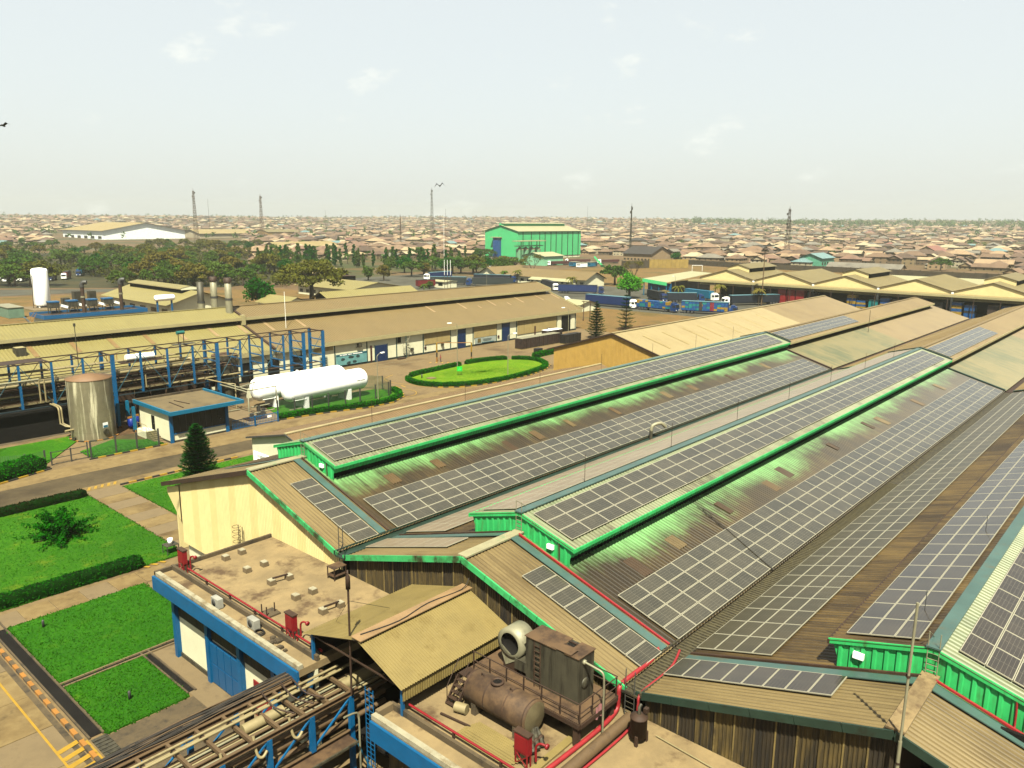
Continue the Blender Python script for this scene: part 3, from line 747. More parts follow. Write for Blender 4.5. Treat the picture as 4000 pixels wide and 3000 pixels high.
# ---------------------------------------------------------------- solar arrays
pm = MB()
L2, W2, T, FR = 1.035, 0.552, 0.05, 0.040
pm.poly([(-L2+FR, -W2+FR, T), (L2-FR, -W2+FR, T), (L2-FR, W2-FR, T), (-L2+FR, W2-FR, T)], 0)
o_ = [(-L2, -W2), (L2, -W2), (L2, W2), (-L2, W2)]; i_ = [(-L2+FR, -W2+FR), (L2-FR, -W2+FR), (L2-FR, W2-FR), (-L2+FR, W2-FR)]
for k in range(4):
    a, b_ = o_[k], o_[(k+1) % 4]; c, d_ = i_[(k+1) % 4], i_[k]
    pm.poly([(a[0], a[1], T), (b_[0], b_[1], T), (c[0], c[1], T), (d_[0], d_[1], T)], 1)
    pm.poly([(a[0], a[1], 0), (b_[0], b_[1], 0), (b_[0], b_[1], T), (a[0], a[1], T)], 1)
def panel_mesh(glass=None):
    me = bpy.data.meshes.new('solar_panel'); me.from_pydata(pm.v, [], pm.f); me.materials.append(glass or PV); me.materials.append(ALU)
    me.polygons.foreach_set('material_index', pm.mi); me.update(); return me
PME = panel_mesh(); PMB = panel_mesh(PVB); PMP = panel_mesh(PVP); PMG = panel_mesh(PVG)
def array(label, Yr, side, x0, nx, px, d0, ny, zr=ZR, s=SL, off=.14, pd=1.13, me=None):
    ang = math.atan(s); ch = math.cos(ang)
    t = thing('solar_array', label, 'solar array', (x0, Yr+side*d0, zr-s*d0))
    org = ORG[t.name]
    for i in range(nx):
        for j in range(ny):
            x = x0+px*(i+.5); dd = d0+(j+.5)*pd*ch
            y = Yr+side*dd; z = zr-s*dd+off
            if not inframe((x, y, z), 120): continue
            o = bpy.data.objects.new('solar_panel', me or PME); COL.objects.link(o); o.parent = t
            o.location = (x-org.x, y-org.y, z-org.z); o.rotation_euler = (-side*ang+rnd.gauss(0, .002), rnd.gauss(0, .002), 0)
    return t
array('single column of dark panels on the front of the cream-gabled bay', 57, -1, 33.42, 1, 2.09, 3.27, 8)
array('single column of glare-tinted panels above the sooty gable, left of its ridge', 32, 1, 33.3, 1, 2.09, 3.2, 8, me=PMP)
array('single column of dark panels right of the sooty gable ridge', 32, -1, 33.42, 1, 2.09, 3.27, 8)
array('single column of panels above the brown gable at the bottom right', 7, 1, 33.65, 1, 2.09, 3.2, 8, me=PMG)
array('long four-row array on the first green-washed slope behind the cream gable', 57, -1, 37.4, 44, 2.095, 7.6, 4)
array('pale glare-tinted four-row array left of the middle green monitor', 32, 1, 37.2, 44, 2.095, 7.5, 4, me=PMP)
array('pale glare-tinted three-row array on the left roof of the middle monitor', 32, 1, 37.4, 44, 2.095, .7, 3, 13.12, (13.12-11.82)/4.6, me=PMP)
array('long four-row array on the green-washed slope right of the middle monitor', 32, -1, 37.4, 44, 2.095, 7.6, 4)
array('four-row array on the brown slope left of the right-hand monitor', 7, 1, 37.2, 44, 2.095, 7.5, 4, me=PMB)
SM = (13.12-11.82)/4.6
array('three-row array on the roof of the far left green monitor', 57, -1, 37.3, 44, 2.095, .78, 3, 13.12, SM)
array('three-row array on the roof of the middle green monitor', 32, -1, 37.5, 44, 2.095, .72, 3, 13.12, SM)
array('three-row array on the left roof of the right-hand green monitor', 7, 1, 37.5, 44, 2.095, .72, 3, 13.12, SM, me=PMG)
array('three-row array on the right roof of the right-hand green monitor', 7, -1, 37.7, 20, 2.095, .85, 3, 13.12, SM, me=PMG)
array('short array on the tan far end of the left monitor', 57, -1, 132.4, 17, 2.095, .7, 3, 13.12, SM)
array('short array on the tan far end of the middle monitor', 32, -1, 132.4, 17, 2.095, .7, 3, 13.12, SM)
# ---------------------------------------------------------------- flat-roofed plant building in front of the hall
pl = thing('plant_building', 'flat-roofed plant building with blue fascia and dusty roof', 'building', (22.3, 30, 0))
for (y0, y1) in ((36.0, 54.45), (-12.0, 29.4)):
    MB().box(22.32, 31.9, y0, y1, 6.15, 6.6).build('roof_slab', FLATR, pl)
    MB().box(22.18, 22.318, y0, y1, 5.45, 6.52).build('blue_fascia', BLUE, pl)
    MB().box(22.3, 22.62, y0+.02, y1-.02, 6.602, 6.86).build('roof_edge', FLAKE, pl)
    MB().box(23.55, 23.75, y0+.02, y1-.02, 6.602, 6.95).build('parapet', CONCD, pl)
MB().box(22.3, 31.8, 54.25, 54.45, 6.603, 6.90).build('parapet', CONCD, pl)
MB().box(24.2, 31.8, 29.2, 29.4, 6.603, 6.80).build('parapet', CONC, pl)
MB().box(22.6, 23.6, 29.1, 29.4, 6.603, 7.0).build('parapet', CONC, pl)
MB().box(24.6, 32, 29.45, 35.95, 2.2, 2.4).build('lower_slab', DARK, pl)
MB().box(22.16, 31.9, 54.452, 54.58, 5.45, 6.5).build('blue_fascia', BLUE, pl)
MB().box(23.4, 23.6, 36.0, 54.0, 0, 6.14).build('wall', WHITE, pl)
MB().box(23.4, 23.6, -12, 29.4, 0, 6.14).build('wall', BWALL, pl)
MB().box(23.61, 31.9, 53.9, 54.1, 0, 6.14).build('wall', WHITE, pl)
MB().box(23.30, 23.395, 36.1, 53.9, 0, 0.35).build('plinth', GREYST, pl)
MB().box(23.2, 23.39, 36.1, 53.8, 4.25, 4.75).build('beam', BLUE, pl)
MB().box(23.32, 23.39, 36.1, 53.7, 4.85, 5.4).build('window_band', GLASSD, pl)
for i in range(12): MB().box(23.27, 23.31, 36.4+i*1.5, 36.46+i*1.5, 4.85, 5.4).build('window_bar', WHITE, pl)
b = MB()
for i in range(8): b.box(23.33, 23.39, 36.2, 53.6, 3.35+i*.1, 3.40+i*.1)
b.build('louvre', GREYST, pl)
for y in (53.6, 48.7, 44.4, 40.2, 36.4): MB().box(23.05, 23.398, y-.18, y+.22, 0, 5.9).build('pillar', BLUE, pl)
dr = MB().box(23.22, 23.3, 44.65, 48.5, 0.05, 3.25).build('blue_door', mat('door_blue', C(20,120,185), .45, 0, .08, 1.0), pl)
for i in range(4):
    for z0, z1 in ((.15, 1.6), (1.7, 3.15)): MB().box(23.17, 23.218, 44.75+i*.95, 45.6+i*.95, z0, z1).build('door_panel', mat('door_blue', C(0,0,0)), dr)
MB().box(23.25, 23.31, 41.0, 43.0, 0.05, 2.6).build('side_door', RED, pl)
# fire main along the parapet, with hose cabinets
def cabinet(x, y, label):
    t = thing('hose_cabinet', label, 'hose cabinet', (x, y, 6.6), 'fire hose cabinets on the plant roof')
    MB().box(x-.16, x+.16, y-.42, y+.42, 7.35, 8.35).build('cabinet_body', RED, t)
    MB().box(x-.20, x+.20, y-.47, y+.47, 8.352, 8.42).build('cabinet_top', RUSTD, t)
    MB().box(x-.19, x-.162, y-.34, y+.34, 7.45, 8.25).build('cabinet_door', RED, t)
    for sx in (-.13, .13):
        for sy in (-.36, .36): MB().box(x+sx-.03, x+sx+.03, y+sy-.03, y+sy+.03, 6.6, 7.35).build('leg', RED, t)
    MB().bar((x-.13, y-.36, 6.7), (x-.13, y+.36, 7.3), .04).build('brace', RED, t)
    MB().bar((x-.13, y+.36, 6.7), (x-.13, y-.36, 7.3), .04).build('brace', RED, t)
    MB().tube(P1([(x+.3, y-.55, 6.95), (x+.3, y-.55, 7.7), (x+.36, y-.75, 7.95), (x+.42, y-1.05, 7.95)], 4), .06, 8).build('hydrant_pipe', RED, t)
    MB().lathe([(0, -.05), (.14, -.05), (.14, .05), (0, .05)], (x+.42, y-1.12, 7.95), 10, axis='y').build('valve_wheel', RED, t)
    return t
cabinet(23.95, 53.3, 'red hose cabinet at the far left corner of the plant roof')
cabinet(23.95, 39.2, 'red hose cabinet beside the parapet next to the small shed')
cabinet(24.9, 21.2, 'red hose cabinet at the bottom edge beside the horizontal tank')
for a, c, l in ((36.2, 52.8, 'red fire pipe along the parapet left of the shed'), (8.0, 28.4, 'red fire pipe along the parapet below the horizontal tank')):
    t = thing('fire_pipe', l, 'pipe', (24.05, a, 6.6))
    MB().tube([(24.05, a, 7.02), (24.05, c, 7.02)], .065, 8).build('pipe_run', RED, t)
    for i in range(int((c-a)/3.2)): MB().box(23.98, 24.12, a+1+i*3.2, a+1.1+i*3.2, 6.6, 6.96).build('support', RUSTD, t)
# concrete blocks left in a grid, some bridged by beams
BL = [(27.1, 53.0), (28.5, 53.1), (27.1, 49.9), (28.5, 49.9), (27.2, 46.8), (28.5, 46.6), (27.1, 43.6), (28.4, 43.5), (27.2, 40.6), (28.5, 40.5)]
BN = ['nearest the left corner', 'beside the one at the left corner', 'second row, nearer the fire pipe', 'second row, nearer the gable', 'carrying the left end of the first beam', 'carrying the right end of the first beam', 'fourth row, nearer the fire pipe', 'fourth row, nearer the gable', 'carrying the left end of the beam by the shed', 'carrying the right end of the beam by the shed']
for (x, y), n in zip(BL, BN):
    t = thing('concrete_block', 'whitewashed roof block, '+n, 'concrete block', (x, y, 6.6), 'concrete blocks on the plant roof')
    MB().box(x-.22, x+.22, y-.26, y+.26, 6.602, 6.95).build('block', CONC, t)
    MB().box(x-.2, x+.2, y-.24, y+.24, 6.952, 6.985).build('whitewashed_top', FLAKE, t)
for a, c, l in ((4, 5, 'first beam across two blocks on the flat roof'), (8, 9, 'second beam across two blocks beside the small shed')):
    tag(MB().bar((BL[a][0]+.1, BL[a][1], 7.03), (BL[c][0]-.1, BL[c][1], 7.03), .12, .1).build('beam', STEELB, None, loc=(BL[a][0], BL[a][1], 6.98)), 'dark steel '+l, 'beam')
def ac(x, y, label, rz=0):
    t = thing('air_conditioner', label, 'air conditioner', (x, y, 6.6))
    MB().box(x-.2, x+.2, y-.45, y+.45, 6.66, 7.3).build('case', mat('ac_white', C(225,222,205), .45), t)
    MB().lathe([(0, -.01), (.24, -.01), (.24, .02), (0, .02)], (x-.21, y+.08, 6.98), 16, axis='x').build('fan_grille', BLACK, t)
    for sy in (-.3, .3): MB().box(x-.2, x+.2, y+sy-.05, y+sy+.05, 6.602, 6.66).build('foot', BLACK, t)
ac(22.95, 46.5, 'white air conditioner unit on the roof edge above the blue door')
ac(23.1, 42.2, 'white air conditioner unit beside the coiled cable on the roof edge')
t = MB()
for i in range(3): t.tube([(22.95+.34*math.cos(a*.4)*(1-.12*i), 41.3+.34*math.sin(a*.4)*(1-.12*i), 6.68+.07*i) for a in range(17)], .035, 6)
tag(t.build('cable_coil', CABLE, None, loc=(22.95, 41.3, 6.6)), 'coil of grey cable next to the air conditioner', 'cable coil')
rb = MB()
for i in range(26):
    x = 23.0+rnd.gauss(0, .25); y = 39.6+rnd.gauss(0, .6); s = rnd.uniform(.05, .16)
    rb.box(x-s, x+s, y-s*.8, y+s*.8, 6.6, 6.62+s*1.1)
tag(struct(rb.build('rubble', CONCD), 'stuff'), 'loose rubble on the roof edge', 'rubble')
t = thing('scrap_rack', 'low timber frame with posts lying on the flat roof by the fire pipe', 'rack', (24.6, 43.2, 6.6))
MB().box(24.3, 25.3, 42.6, 43.6, 6.602, 6.72).build('base_board', CONCD, t)
for x, y in ((24.4, 42.8), (24.4, 43.4), (25.1, 43.0)): MB().box(x-.03, x+.03, y-.03, y+.03, 6.72, 7.35).build('post', STEELB, t)
# scrap table and steel frame by the corner of the two gables
t = thing('rusty_stand', 'rusty angle-iron stand on the flat roof where the gables meet', 'stand', (31.0, 44.3, 6.6))
for x in (30.5, 31.5):
    for y in (43.9, 44.7): MB().box(x-.03, x+.03, y-.03, y+.03, 6.6, 7.5).build('leg', STEELB, t)
MB().box(30.45, 31.55, 43.85, 44.75, 7.5, 7.55).build('top_plate', RUST, t)
MB().box(30.45, 31.55, 43.85, 44.75, 6.9, 6.94).build('lower_shelf', RUSTD, t)
t = thing('wall_ladder', 'tall dark ladder in the gap between the cream and sooty gables', 'ladder', (31.5, 44.5, 6.6))
for y in (44.2, 44.7): MB().tube([(31.55, y, 6.6), (31.55, y, 10.3)], .03, 6).build('rail', BLACK, t)
for i in range(9): MB().tube([(31.55, 44.2, 6.9+i*.32), (31.55, 44.7, 6.9+i*.32)], .02, 5).build('rung', BLACK, t)
t = thing('wall_ladder', 'dark ladder at the foot of the roof valley by the red hose', 'ladder', (31.5, 19.5, 6.6))
for y in (19.25, 19.8): MB().tube([(31.45, y, 6.6), (31.45, y, 9.3)], .03, 6).build('rail', BLACK, t)
for i in range(6): MB().tube([(31.45, 19.25, 6.85+i*.3), (31.45, 19.8, 6.85+i*.3)], .02, 5).build('rung', GREYST, t)
t = thing('cage_ladder', 'hooped cage ladder on the cream gable above the flat roof', 'ladder', (31.8, 59.1, 4.5))
for y in (58.75, 59.4): MB().tube([(31.7, y, 3.5), (31.7, y, 6.3)], .03, 6).build('rail', STEELB, t)
for i in range(4): MB().tube([(31.7+.35*math.cos(a)-.35, 59.08+.36*math.sin(a), 5.0+i*.45) for a in [R(20+k*32) for k in range(11)]], .022, 5).build('hoop', STEELB, t)
# workbench with bucket on the path
t = thing('work_table', 'dark steel table on the pavement beside the cream gable', 'table', (31.3, 72.0, 0.06))
MB().box(30.7, 31.9, 71.5, 72.6, 0.95, 1.0).build('tabletop', GREYST, t)
for x in (30.75, 31.85):
    for y in (71.55, 72.55): MB().box(x-.03, x+.03, y-.03, y+.03, 0.06, .95).build('leg', BLACK, t)
tag(MB().lathe([(0, 0), (.2, 0), (.26, .55), (.24, .55), (.2, .05)], (31.3, 72.05, 1.002), 14).build('bucket', WPAINT, None, loc=(31.3, 72.05, 1.0)), 'white bucket standing on the dark steel table', 'bucket')
# ---------------------------------------------------------------- corrugated shed over the pipe entry
sh = thing('pipe_shed', 'small gabled shed of tan corrugated sheet against the sooty gable', 'shed', (27.5, 32, 6.6))
def sslope(Yr, side, yf, zr, s):
    b = MB(); b.rib(23.25, 31.7, 0.17, .045, lambda u, d, e: (u, Yr+side*(0 if e == 0 else yf), zr-(0 if e == 0 else yf)*s+d)); return b.build('roof_slope', SHEDR, sh)
sslope(31.7, -1, 3.65, 9.78, .39); sslope(31.7, 1, 5.2, 9.78, .30)
MB().bar((23.2, 31.7, 9.87), (31.75, 31.7, 9.87), .85, .05).build('ridge_cap', mat('shed_ridge', C(205,165,115), .6), sh)
b = MB(); b.rib(23.45, 31.6, .17, .04, lambda u, d, e: (u, 28.2-d, 7.55 if e == 0 else 8.33)); b.build('side_curtain', SHEDR, sh)
for x in (23.6, 27.5, 31.4):
    for y in (28.4, 36.4): MB().box(x-.08, x+.08, y-.08, y+.08, 4.4 if 29.4 < y < 36 else 6.6, 8.3).build('post', BLUE if x < 24 else STEELB, sh)
    MB().bar((x, 28.4, 8.25), (x, 31.7, 9.6), .1).build('rafter', STEELB, sh)
    MB().bar((x, 31.7, 9.6), (x, 36.4, 8.2), .1).build('rafter', STEELB, sh)
    MB().bar((x, 28.4, 8.2), (x, 36.4, 8.15), .08).build('tie_beam', STEELB, sh)
MB().box(23.6, 31.6, 36.5, 36.6, 6.62, 8.1).build('rear_curtain', DARK, sh)
MB().tube(P1([(31.8, 31.6, 10.4), (31.0, 31.5, 9.96), (28.5, 31.75, 9.95), (26, 31.4, 9.95), (23.6, 31.8, 9.95)], 4), .03, 5).build('cable', CABLE, sh)
# black curtain of old sheets and a pole with a small chimney cap
po = thing('vent_pole', 'thin dark pole with a cylindrical cap in front of the shed', 'pole', (23.6, 32.8, 6.0))
MB().tube([(23.6, 32.8, 5.9), (23.6, 32.75, 12.4)], .06, 8).build('pole', STEELB, po)
MB().lathe([(.0, 12.3), (.13, 12.3), (.13, 13.0), (.05, 13.15), (.05, 13.4), (0, 13.4)], (23.6, 32.75, 0), 12).build('cap', STEELB, po)
for q in ((25.8, 37.8), (27.6, 34.2)): MB().tube([(23.6, 32.75, 11.6), (q[0], q[1], 7.0 if q[1] > 36 else 9.1)], .012, 4).build('guy_wire', CABLE, po)
# ---------------------------------------------------------------- rooftop process plant
t = thing('horizontal_tank', 'rust-brown horizontal steel tank with open manhole on the plant roof', 'tank', (26.9, 24.2, 6.6))
cx, cz, r = 26.85, 7.75, .88
MB().lathe([(0, -.22), (r*.55, -.17), (r*.88, -.08), (r, 0.0), (r, 4.1), (r*.88, 4.18), (r*.55, 4.27), (0, 4.32)], (cx, 22.2, cz), 28, axis='y').build('shell', RUST, t)
MB().lathe([(0, -.235), (r*.56, -.182), (r*.90, -.09)], (cx, 22.2, cz), 28, axis='y').build('end_cap', mat('tank_end', C(165,150,112), .5, .3, .2, 1.0, dirt=(C(105,75,45), .8, .5, .75)), t)
MB().lathe([(.24, 0), (.36, 0), (.36, .14), (.24, .14), (.24, 0)], (cx-.05, 24.6, cz+r-.03), 18).build('manhole_ring', RUSTD, t)
MB().lathe([(0, .05), (.24, .05)], (cx-.05, 24.6, cz+r-.0), 18).build('manhole_opening', DARK, t)
for y in (22.25, 23.55, 24.9, 26.25): MB().lathe([(r+.004, -.04), (r+.014, 0), (r+.004, .04)], (cx, y, cz), 28, axis='y').build('weld_seam', RUSTD, t)
for y in (23.6, 25.6): MB().tube([(cx-.1, y-.08, cz+r-.02), (cx-.1, y-.08, cz+r+.12), (cx-.1, y+.08, cz+r+.12), (cx-.1, y+.08, cz+r-.02)], .03, 6).build('lifting_lug', RUSTD, t)
for y in (22.8, 25.7): MB().box(cx-.75, cx+.75, y-.15, y+.15, 6.602, 7.25).build('saddle', CONCD, t)
for i, x in enumerate((25.9, 26.25, 26.6)):
    MB().tube(P1([(cx-.2+i*.1, 22.0, 7.2), (x, 21.5, 7.0), (x-.2, 21.2, 6.85)], 4), .13, 8).build('outlet_pipe', GREYST, t)
    MB().lathe([(0, -.06), (.2, -.06), (.2, .06), (0, .06)], (x, 21.5, 7.0), 10, axis='y').build('flange', RUSTD, t)
pf = thing('steel_platform', 'rusty steel platform with handrails behind the horizontal tank', 'platform', (29, 23.6, 6.6))
X0, X1, Y0, Y1, ZP = 27.6, 30.9, 19.9, 27.4, 8.0
MB().box(X0, X1, Y0, Y1, ZP-.06, ZP).build('deck', RUST, pf)
for x in (X0, X1): MB().box(x-.06, x+.06, Y0, Y1, ZP-.30, ZP-.062).build('edge_beam', STEELB, pf)
for y in (Y0, Y1): MB().box(X0+.07, X1-.07, y-.06, y+.06, ZP-.30, ZP-.062).build('edge_beam', STEELB, pf)
for x in (X0+.2, X1-.2):
    for y in (Y0+.3, (Y0+Y1)/2, Y1-.3): MB().box(x-.14, x+.14, y-.14, y+.14, 6.6, ZP-.3).build('leg', RUSTD, pf)
for i in range(7): MB().box(X0+.0, X0+.06, Y0+i*1.2, Y0+.06+i*1.2, ZP, ZP+1.05).build('rail_post', STEELB, pf)
for i in range(1, 4): MB().box(X0+i*1.05, X0+.06+i*1.05, Y0, Y0+.06, ZP, ZP+1.05).build('rail_post', STEELB, pf)
for z in (.52, 1.05):
    MB().tube([(X0+.03, Y0+.03, ZP+z), (X0+.03, Y1-.3, ZP+z)], .03, 6).build('handrail', STEELB, pf)
    MB().tube([(X0+.03, Y0+.03, ZP+z), (X1-.1, Y0+.03, ZP+z)], .03, 6).build('handrail', STEELB, pf)
    MB().tube([(X1-.03, Y0+.03, ZP+z), (X1-.03, Y0+1.6, ZP+z)], .03, 6).build('handrail', STEELB, pf)
st = MB()
for sx in (0, .75): MB().bar((X0-.75+0+sx*0-.05, 27.0+sx-.3, ZP-.1), (X0-1.75, 27.0+sx-.3, 6.65), .06, .2).build('stringer', STEELB, pf)
MB().box(X0-.8, X0, 26.65, 27.5, ZP-.08, ZP-.02).build('landing', STEELB, pf)
for i in range(5): MB().box(X0-1.05-i*.2, X0-.82-i*.2, 26.7, 27.45, ZP-.3-i*.25, ZP-.27-i*.25).build('tread', STEELB, pf)
for y in (26.7, 27.45):
    MB().tube([(X0-1.75, y, 7.55), (X0-.75, y, ZP+.9)], .025, 6).build('stair_rail', STEELB, pf)
    MB().tube([(X0-1.7, y, 6.65), (X0-1.7, y, 7.6)], .025, 6).build('stair_post', STEELB, pf)
bx = thing('scrubber_box', 'tall grey stained steel housing with torn top sheet on the platform', 'equipment', (29.4, 22.4, ZP))
bX0, bX1, bY0, bY1, bZ1 = 28.75, 30.1, 20.9, 24.35, 10.55
b = MB()
for (y0, y1) in ((bY0, 22.6), (22.64, bY1)): b.box(bX0, bX1, y0, y1, ZP+.02, bZ1)
b.build('housing', GREYST, bx)
MB().box(bX0-.06, bX1+.06, 22.3, bY1+.06, bZ1+.004, bZ1+.05).build('top_sheet', RUST, bx)
MB().box(bX0-.06, bX1+.06, bY0-.06, 21.75, bZ1+.004, bZ1+.05).build('top_sheet', RUST, bx)
q = MB(); q.poly([(bX0-.1, 21.3, bZ1+.12), (bX0+.5, 21.25, bZ1+.22), (bX0+.55, 22.5, bZ1+.09), (bX0-.02, 22.65, bZ1+.07)]); q.build('loose_sheet', RUST, bx)
MB().box(bX0+.5, bX1-.15, 21.8, 22.25, bZ1+.003, bZ1+.02).build('roof_opening', DARK, bx)
for i in range(3): MB().box(bX0+.2+i*.4, bX0+.28+i*.4, 21.75, 22.3, bZ1+.04, bZ1+.09).build('torn_rib', STEELB, bx)
for y in (23.35, 23.75): MB().bar((bX0-.2, y-.15, ZP+.0), (bX0-.04, y, bZ1-.1), .05, .03).build('ladder_rail', RUSTD, bx)
for i in range(8): MB().bar((bX0-.19+i*.02, 23.2+i*.018, ZP+.3+i*.28), (bX0-.19+i*.02, 23.62+i*.018, ZP+.3+i*.28), .04, .03).build('ladder_rung', RUSTD, bx)
MB().lathe([(0, -.06), (.26, -.06), (.3, -.02), (.3, .0)], (29.35, bY0, 9.0), 18, axis='y').build('hatch', GREYST, bx)
MB().tube(P1([(29.2, bY0-.05, 10.25), (29.2, 20.2, 10.2), (29.25, 19.75, 10.05), (29.3, 19.7, 9.4)], 4)+[Vector((29.3, 19.7, 6.7))], .055, 8).build('drain_pipe', GALV, bx)
MB().lathe([(0, -.12), (.13, -.12), (.13, .0), (0, 0)], (29.2, bY0, 10.25), 12, axis='y').build('pipe_flange', GALV, bx)
fn = thing('fan_housing', 'round galvanised fan drum with dark open mouth beside the steel housing', 'fan', (29.4, 25.6, ZP))
MB().lathe([(.62, 0), (.88, 0), (.88, 1.15), (0, 1.15)], (28.85, 25.6, 9.55), 26, axis='x').build('drum', GALV, fn)
MB().lathe([(0, .25), (.62, .25), (.62, -.01)], (28.85, 25.6, 9.55), 26, axis='x').build('inlet', DARK, fn)
b = MB(); b.faces([(28.86, 26.47, 9.5), (29.6, 26.47, 9.5), (29.6, 25.9, 8.2), (28.86, 25.9, 8.2), (28.86, 25.1, 8.75), (29.6, 25.1, 8.75)], [(0,1,2,3), (3,2,5,4), (0,3,4), (1,5,2)]); b.build('outlet_casing', GALV, fn)
MB().box(28.8, 30.0, 24.36, 25.2, 8.3, 8.9).build('connecting_duct', GREYST, fn)
MB().box(28.9, 29.9, 25.1, 26.1, ZP+.002, ZP+.55).build('base_frame', STEELB, fn)
t = thing('filter_vessel', 'small dark drum on three legs beside the right hose', 'vessel', (30.1, 18.1, 6.6))
MB().lathe([(0, 0), (.42, 0), (.42, 1.0), (.45, 1.0), (.45, 1.06), (.1, 1.2), (0, 1.2)], (30.1, 18.1, 6.95), 18).build('drum', RUSTD, t)
for k in range(3):
    a = R(200+k*120); MB().box(30.1+.42*math.cos(a)-.07, 30.1+.42*math.cos(a)+.07, 18.1+.42*math.sin(a)-.07, 18.1+.42*math.sin(a)+.07, 6.602, 7.15).build('leg', RUSTD, t)
MB().tube([(30.1, 18.1, 8.1), (30.1, 18.1, 8.5), (30.25, 18.1, 8.6)], .09, 8).build('valve', GREYST, t)
MB().box(30.3, 30.55, 17.8, 18.0, 8.15, 8.4).build('actuator', STEELB, t)
tag(MB().tube([(22.8, 19.1, 6.95), (31.0, 19.2, 6.95)], .30, 12).build('duct_pipe', LAGB, None, loc=(27, 19.1, 6.6)), 'fat brown duct between the two red hoses on the plant roof', 'pipe')
for i in range(5):
    x0 = 24.3+i*.14
    b = MB(); b.rib(x0, x0+.9, .15, .03, lambda u, d, e: (u, (25.3 if e == 0 else 21.7)-i*.1, 6.62+i*.035+d)); tag(b.build('loose_sheet', SHEDR, None, loc=(24.6, 23.5, 6.6)), 'tan corrugated sheet, %s in the pile left of the horizontal tank' % ['lowest', 'second', 'third', 'fourth', 'topmost'][i], 'sheet', 'stacked corrugated sheets')
tag(MB().bar((24.2, 20.55, 6.68), (28.1, 20.65, 6.68), .4, .1).build('timber_plank', SHEDR, None, loc=(26, 20.6, 6.6)), 'long pale plank lying in front of the platform', 'plank')
tag(MB().bar((25.0, 27.0, 6.66), (25.6, 22.2, 6.66), .1, .1).build('steel_rod', STEELB, None, loc=(25.2, 24.5, 6.6)), 'thin brown bar lying left of the horizontal tank', 'bar')
tag(MB().tube([(25.7, 26.6, 6.9), (25.9, 25.95, 6.9)], .27, 14).build('pipe_offcut', LAGG, None, loc=(25.8, 26.3, 6.6)), 'short pale pipe offcut at the left end of the tank', 'pipe')
q = MB()
for i in range(7):
    for j in range(6): pass
cl = MB(); n = 6
pts = [[(28.9+i*.12, 19.86-.02*math.sin(i*2), 8.3-j*.14-(.05*math.sin(i*1.7)) ) for i in range(n)] for j in range(n)]
for j in range(n-1):
    for i in range(n-1): cl.poly([pts[j][i], pts[j][i+1], pts[j+1][i+1], pts[j+1][i]], 0, True)
tag(cl.build('cloth', mat('pink_cloth', C(225,150,150), .9), None, loc=(29.2, 19.86, 8)), 'pink cloth hanging over the corner of the steel platform', 'cloth')
tag(MB().tube([(31.0, 17.6, 6.68), (30.6, 12.6, 6.68)], .045, 6).build('white_pipe', LAGG, None, loc=(30.8, 15, 6.6)), 'pale pipe lying at the foot of the brown gable', 'pipe')
tag(MB().tube([(30.2, 14.4, 6.68), (29.8, 12.2, 6.68)], .08, 6).build('rusty_pipe', RUSTD, None, loc=(30, 13, 6.6)), 'rusty pipe lying beside the brown gable', 'pipe')
b = MB(); b.rib(27.0, 30.4, .16, .03, lambda u, d, e: (u, 13.0 if e == 0 else 9.5, 6.64+d)); tag(b.build('loose_sheet', SHEDR, None, loc=(28.5, 11, 6.6)), 'wide tan corrugated sheet lying at the bottom edge below the brown gable', 'sheet')
t = thing('mast_pole', 'tall thin grey mast standing against the right-hand gable', 'mast', (31.3, 6.7, 0))
MB().tube([(31.3, 6.7, 0), (31.3, 6.7, 11.6)], .075, 8).build('lower_tube', GALV, t)
MB().tube([(31.3, 6.7, 11.6), (31.3, 6.68, 17.65)], .055, 8).build('upper_tube', GALV, t)
for z in (10.6, 14.5): MB().lathe([(.09, -.05), (.09, .05)], (31.3, 6.7, z), 10).build('collar', STEELB, t)
MB().bar((31.3, 6.7, 11.2), (32.2, 7.4, 11.4), .06).build('bracket', STEELB, t)
# ---------------------------------------------------------------- pipe bridge from the camera side into the shed
br = thing('pipe_bridge', 'steel pipe bridge with blue columns carrying many pipes into the shed', 'pipe bridge', (16, 34.5, 0))
XA, XB = 2.0, 24.2
for y, z in ((33.05, 5.95), (36.35, 5.9), (33.05, 3.55), (36.35, 3.55)):
    MB().box(XA, XB, y-.07, y+.07, z-.3, z-.26).build('chord_flange', LAGB, br)
    MB().box(XA, XB, y-.02, y+.02, z-.26, z-.04).build('chord_web', STEELB, br)
    MB().box(XA, XB, y-.09, y+.09, z-.04, z).build('chord_flange', LAGB, br)
x = 23.8; i = 0
while x > 3:
    MB().box(x-.08, x+.08, 33.15, 36.25, 5.72, 5.93).build('cross_beam', LAGB, br)
    x -= 1.52
for i, x in enumerate((23.7, 21.1, 18.5, 15.9, 13.3, 10.7)):
    for y in (33.05, 36.35):
        MB().box(x-.14, x+.14, y-.12, y+.12, 0 if i % 2 == 0 else 3.5, 5.64).build('column', BLUE, br)
    if x < 23:
        MB().bar((x, 33.05, 3.6), (x+2.6, 33.05, 5.6), .09).build('diagonal', BLUE, br)
        MB().bar((x, 36.35, 3.6), (x+2.6, 36.35, 5.6), .09).build('diagonal', BLUE, br)
    MB().bar((x, 33.05, 3.3), (x+1.2, 33.05, 0.3), .08).build('brace', CYAN, br)
